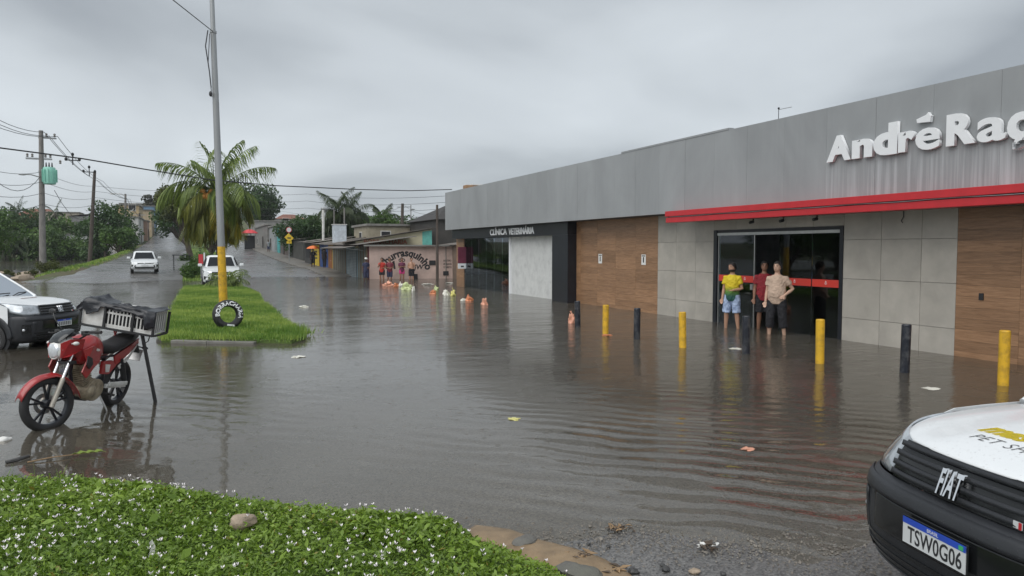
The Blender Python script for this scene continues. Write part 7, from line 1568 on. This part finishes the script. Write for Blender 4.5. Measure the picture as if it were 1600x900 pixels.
def rock(label, pos, size, mat, seed, nm='stone', cat='stone'):
    o = thing(nm, label, cat, pos, seed*1.7); mb = MB(); nu, nv = 18, 12
    def f(i, j):
        t = math.pi*i/nv; q = 2*math.pi*j/nu; d = Vector((math.sin(t)*math.cos(q), math.sin(t)*math.sin(q), math.cos(t)))
        k = 1+.35*mn.noise(d*1.4+Vector((seed,3,0)))+.1*mn.noise(d*5+Vector((0,seed,0))); return (d.x*size[0]*k, d.y*size[1]*k, d.z*size[2]*k)
    mb.grid(f, range(nv+1), range(nu+1)); mb.build('stone_body', mat, o, smooth=35); return o
ST1 = pm('stone_tan', (0.30,0.24,0.18), 0.7, var=0.3, scale=12, bump=0.4); ST2 = pm('stone_dark', (0.05,0.05,0.05), 0.5, var=0.3, bump=0.4); ST3 = M['kerb']
q = G(381,818,.2); rock('tan stone lying among the ground cover', (q.x, q.y, .215), (.045,.085,.05), ST1, 1)
q = G(5,688); rock('pale stone in the water at the left edge', (q.x, q.y, .0), (.07,.05,.04), M['whiteplastic'], 2)
q = G(908,890,.06); rock('broken grey kerb chunk beside the planting bed', (q.x, q.y, .035), (.16,.10,.04), ST3, 3, 'kerb_chunk', 'concrete chunk')
q = G(830,838,.06); rock('mossy kerb piece under the end of the planting bed', (q.x-.05, q.y, .03), (.10,.07,.03), ST3, 4, 'kerb_chunk', 'concrete chunk')
for k, (u, v, s) in enumerate(((990,892,.035),(1040,888,.03),(1085,893,.035),(950,850,.018),(920,846,.015),(1130,895,.02),(1035,880,.018),(905,846,.014))):
    q = G(u, v, .03); rock(('dark pebble by the sand edge','black lump on the wet asphalt','tan lump on the wet asphalt','small dark pebble below the leaf litter','tiny pebble left of the leaf litter','small pebble toward the van','flat pebble near the twigs','tiny pebble nearest the bed')[k], (q.x, q.y, H1(q.x,q.y)+s*.4), (s,s*.8,s*.55), ST1 if k == 2 else ST2, 20+k)
for k, (u, v) in enumerate(((8,432),(28,430),(44,432),(4,437),(36,437))):
    q = G(u, v); rock(('leftmost','second','third','nearest','fifth')[k]+' dark rock on the low spit left of the transformer pole', (q.x, q.y, 0), (.9,.6,.35), ST2 if k % 2 else ST1, 30+k)
n = 2600; u_ = rng.uniform(2.0,4.3,n); v_ = rng.normal(0,.22,n); X = 1.75+(u_-2.0)*.95+rng.normal(0,.12,n); Y = 4.75-(u_-2.0)*.62+v_
S_ = rng.uniform(.003,.011,n)*np.where(rng.random(n) > .95, 2.0, 1); Zg = height(X, Y)+S_*.3; O_ = np.array([(1,0,0),(-.5,.86,0),(-.5,-.86,0),(0,0,.8)])
V = (np.stack([X,Y,Zg],1)[:,None,:]+O_[None]*S_[:,None,None]*rng.uniform(.6,1.4,(n,4,3))).reshape(-1,3); i_ = np.arange(n)*4
F = np.concatenate([np.stack([i_,i_+1,i_+3],1), np.stack([i_+1,i_+2,i_+3],1), np.stack([i_+2,i_,i_+3],1)])
tag(link('gravel', npmesh('gravel', V, F, M['grit']), None), 'loose wet grit along the edge of the flood near the bed', 'gravel', kind='stuff')
def clutter(name, label, cat, u, v, z, items, mats):
    q = G(u, v, z); o = thing(name, label, cat, (q.x, q.y, H1(q.x,q.y)+.01)); r = random.Random(u)
    for i in range(items):
        a_ = r.uniform(0,6.28); c = Vector((r.gauss(0,.045), r.gauss(0,.03), r.uniform(.0,.02))); l = r.uniform(.015,.05); d = Vector((math.cos(a_), math.sin(a_), r.uniform(-.2,.3))); s_ = Vector((-math.sin(a_), math.cos(a_), 0))*l*.4
        mb = MB(); mb.add([c-d*l, c+s_+Vector((0,0,.008)), c+d*l, c-s_+Vector((0,0,.006))], [(0,1,2,3)]); mb.build('leaf', mats[i % len(mats)], o, solid=.002)
    return o
DL = pm('dead_leaf', (0.26,0.17,0.09), 0.6, var=0.4); DL2 = pm('dead_leaf_dark', (0.07,0.05,0.035), 0.6)
clutter('leaf_litter', 'small heap of brown leaves on the wet asphalt', 'leaf litter', 965, 830, .0, 22, (DL, DL2)); clutter('plastic_litter', 'torn grey-white plastic and leaves on the asphalt near the van', 'litter', 1105, 856, .02, 26, (DL2, M['whiteplastic'], DL2))
clutter('leaf_litter', 'dead twigs and leaves on the sand by the bed', 'leaf litter', 905, 868, .04, 26, (DL2, DL)); clutter('leaf_litter', 'brown leaf bits beside the kerb chunk', 'leaf litter', 960, 888, .04, 14, (DL2, DL))
q = G(100,716); tw = thing('twig', 'thin twig with a few green leaves lying at the water edge', 'twig', (q.x, q.y, 0.01)); mb = MB(); mb.tube([(-.28,-.06,0),(-.1,-.01,.012),(.1,.03,.01),(.30,.04,.012)], [.008,.006,.005,.003], 6); mb.build('stem', DL, tw)
for k in range(7): mb = MB(); x_ = .05+.035*k; mb.add([(x_,.03,.012),(x_+.04,.05+(.03 if k % 2 else -.04),.03),(x_+.09,.04+(.03 if k % 2 else -.05),.016),(x_+.05,.02,.016)], [(0,1,2,3)]); mb.build('leaf', bpy.data.materials['yellow_banner'] if False else pm('twig_leaf_%d' % k, (0.16,0.22,0.03), .5), tw, solid=.002)
q = G(28,721); sk = thing('stick', 'short dark stick lying near the left edge of the water', 'stick', (q.x, q.y, .01)); mb = MB(); mb.tube([(-.09,-.03,0),(0,0,.01),(.08,.05,.02)], [.016,.02,.014], 7); mb.build('shaft', ST2, sk)
q = G(237,862,.2); wp = thing('paper_scrap', 'torn white scrap caught upright in the ground cover', 'litter', (q.x, q.y, .17)); mb = MB(); mb.add([(-.02,0,0),(.012,.004,-.01),(.02,0,.06),(.004,.004,.10),(-.012,0,.085),(-.004,.006,.05)], [(0,1,2,3,4,5)]); mb.build('scrap', M['whiteplastic'], wp, solid=.002)
# ------------------------------------------------------------------ rain haze
hz_ = MB(); wbox(hz_, -440, 440, -75, 640, -3, 34)
hm = bpy.data.materials.new('rain_haze'); hm.use_nodes = True; ht = hm.node_tree; ht.nodes.clear()
ho = ht.nodes.new('ShaderNodeOutputMaterial'); hv = ht.nodes.new('ShaderNodeVolumePrincipled'); hv.inputs['Color'].default_value = (0.86,0.9,0.94,1); hv.inputs['Density'].default_value = 0.0003; hv.inputs['Anisotropy'].default_value = 0.2
ht.links.new(hv.outputs[0], ho.inputs['Volume'])
tag(hz_.build('haze', hm), 'thin rain haze filling the air over the street', 'haze', kind='stuff')
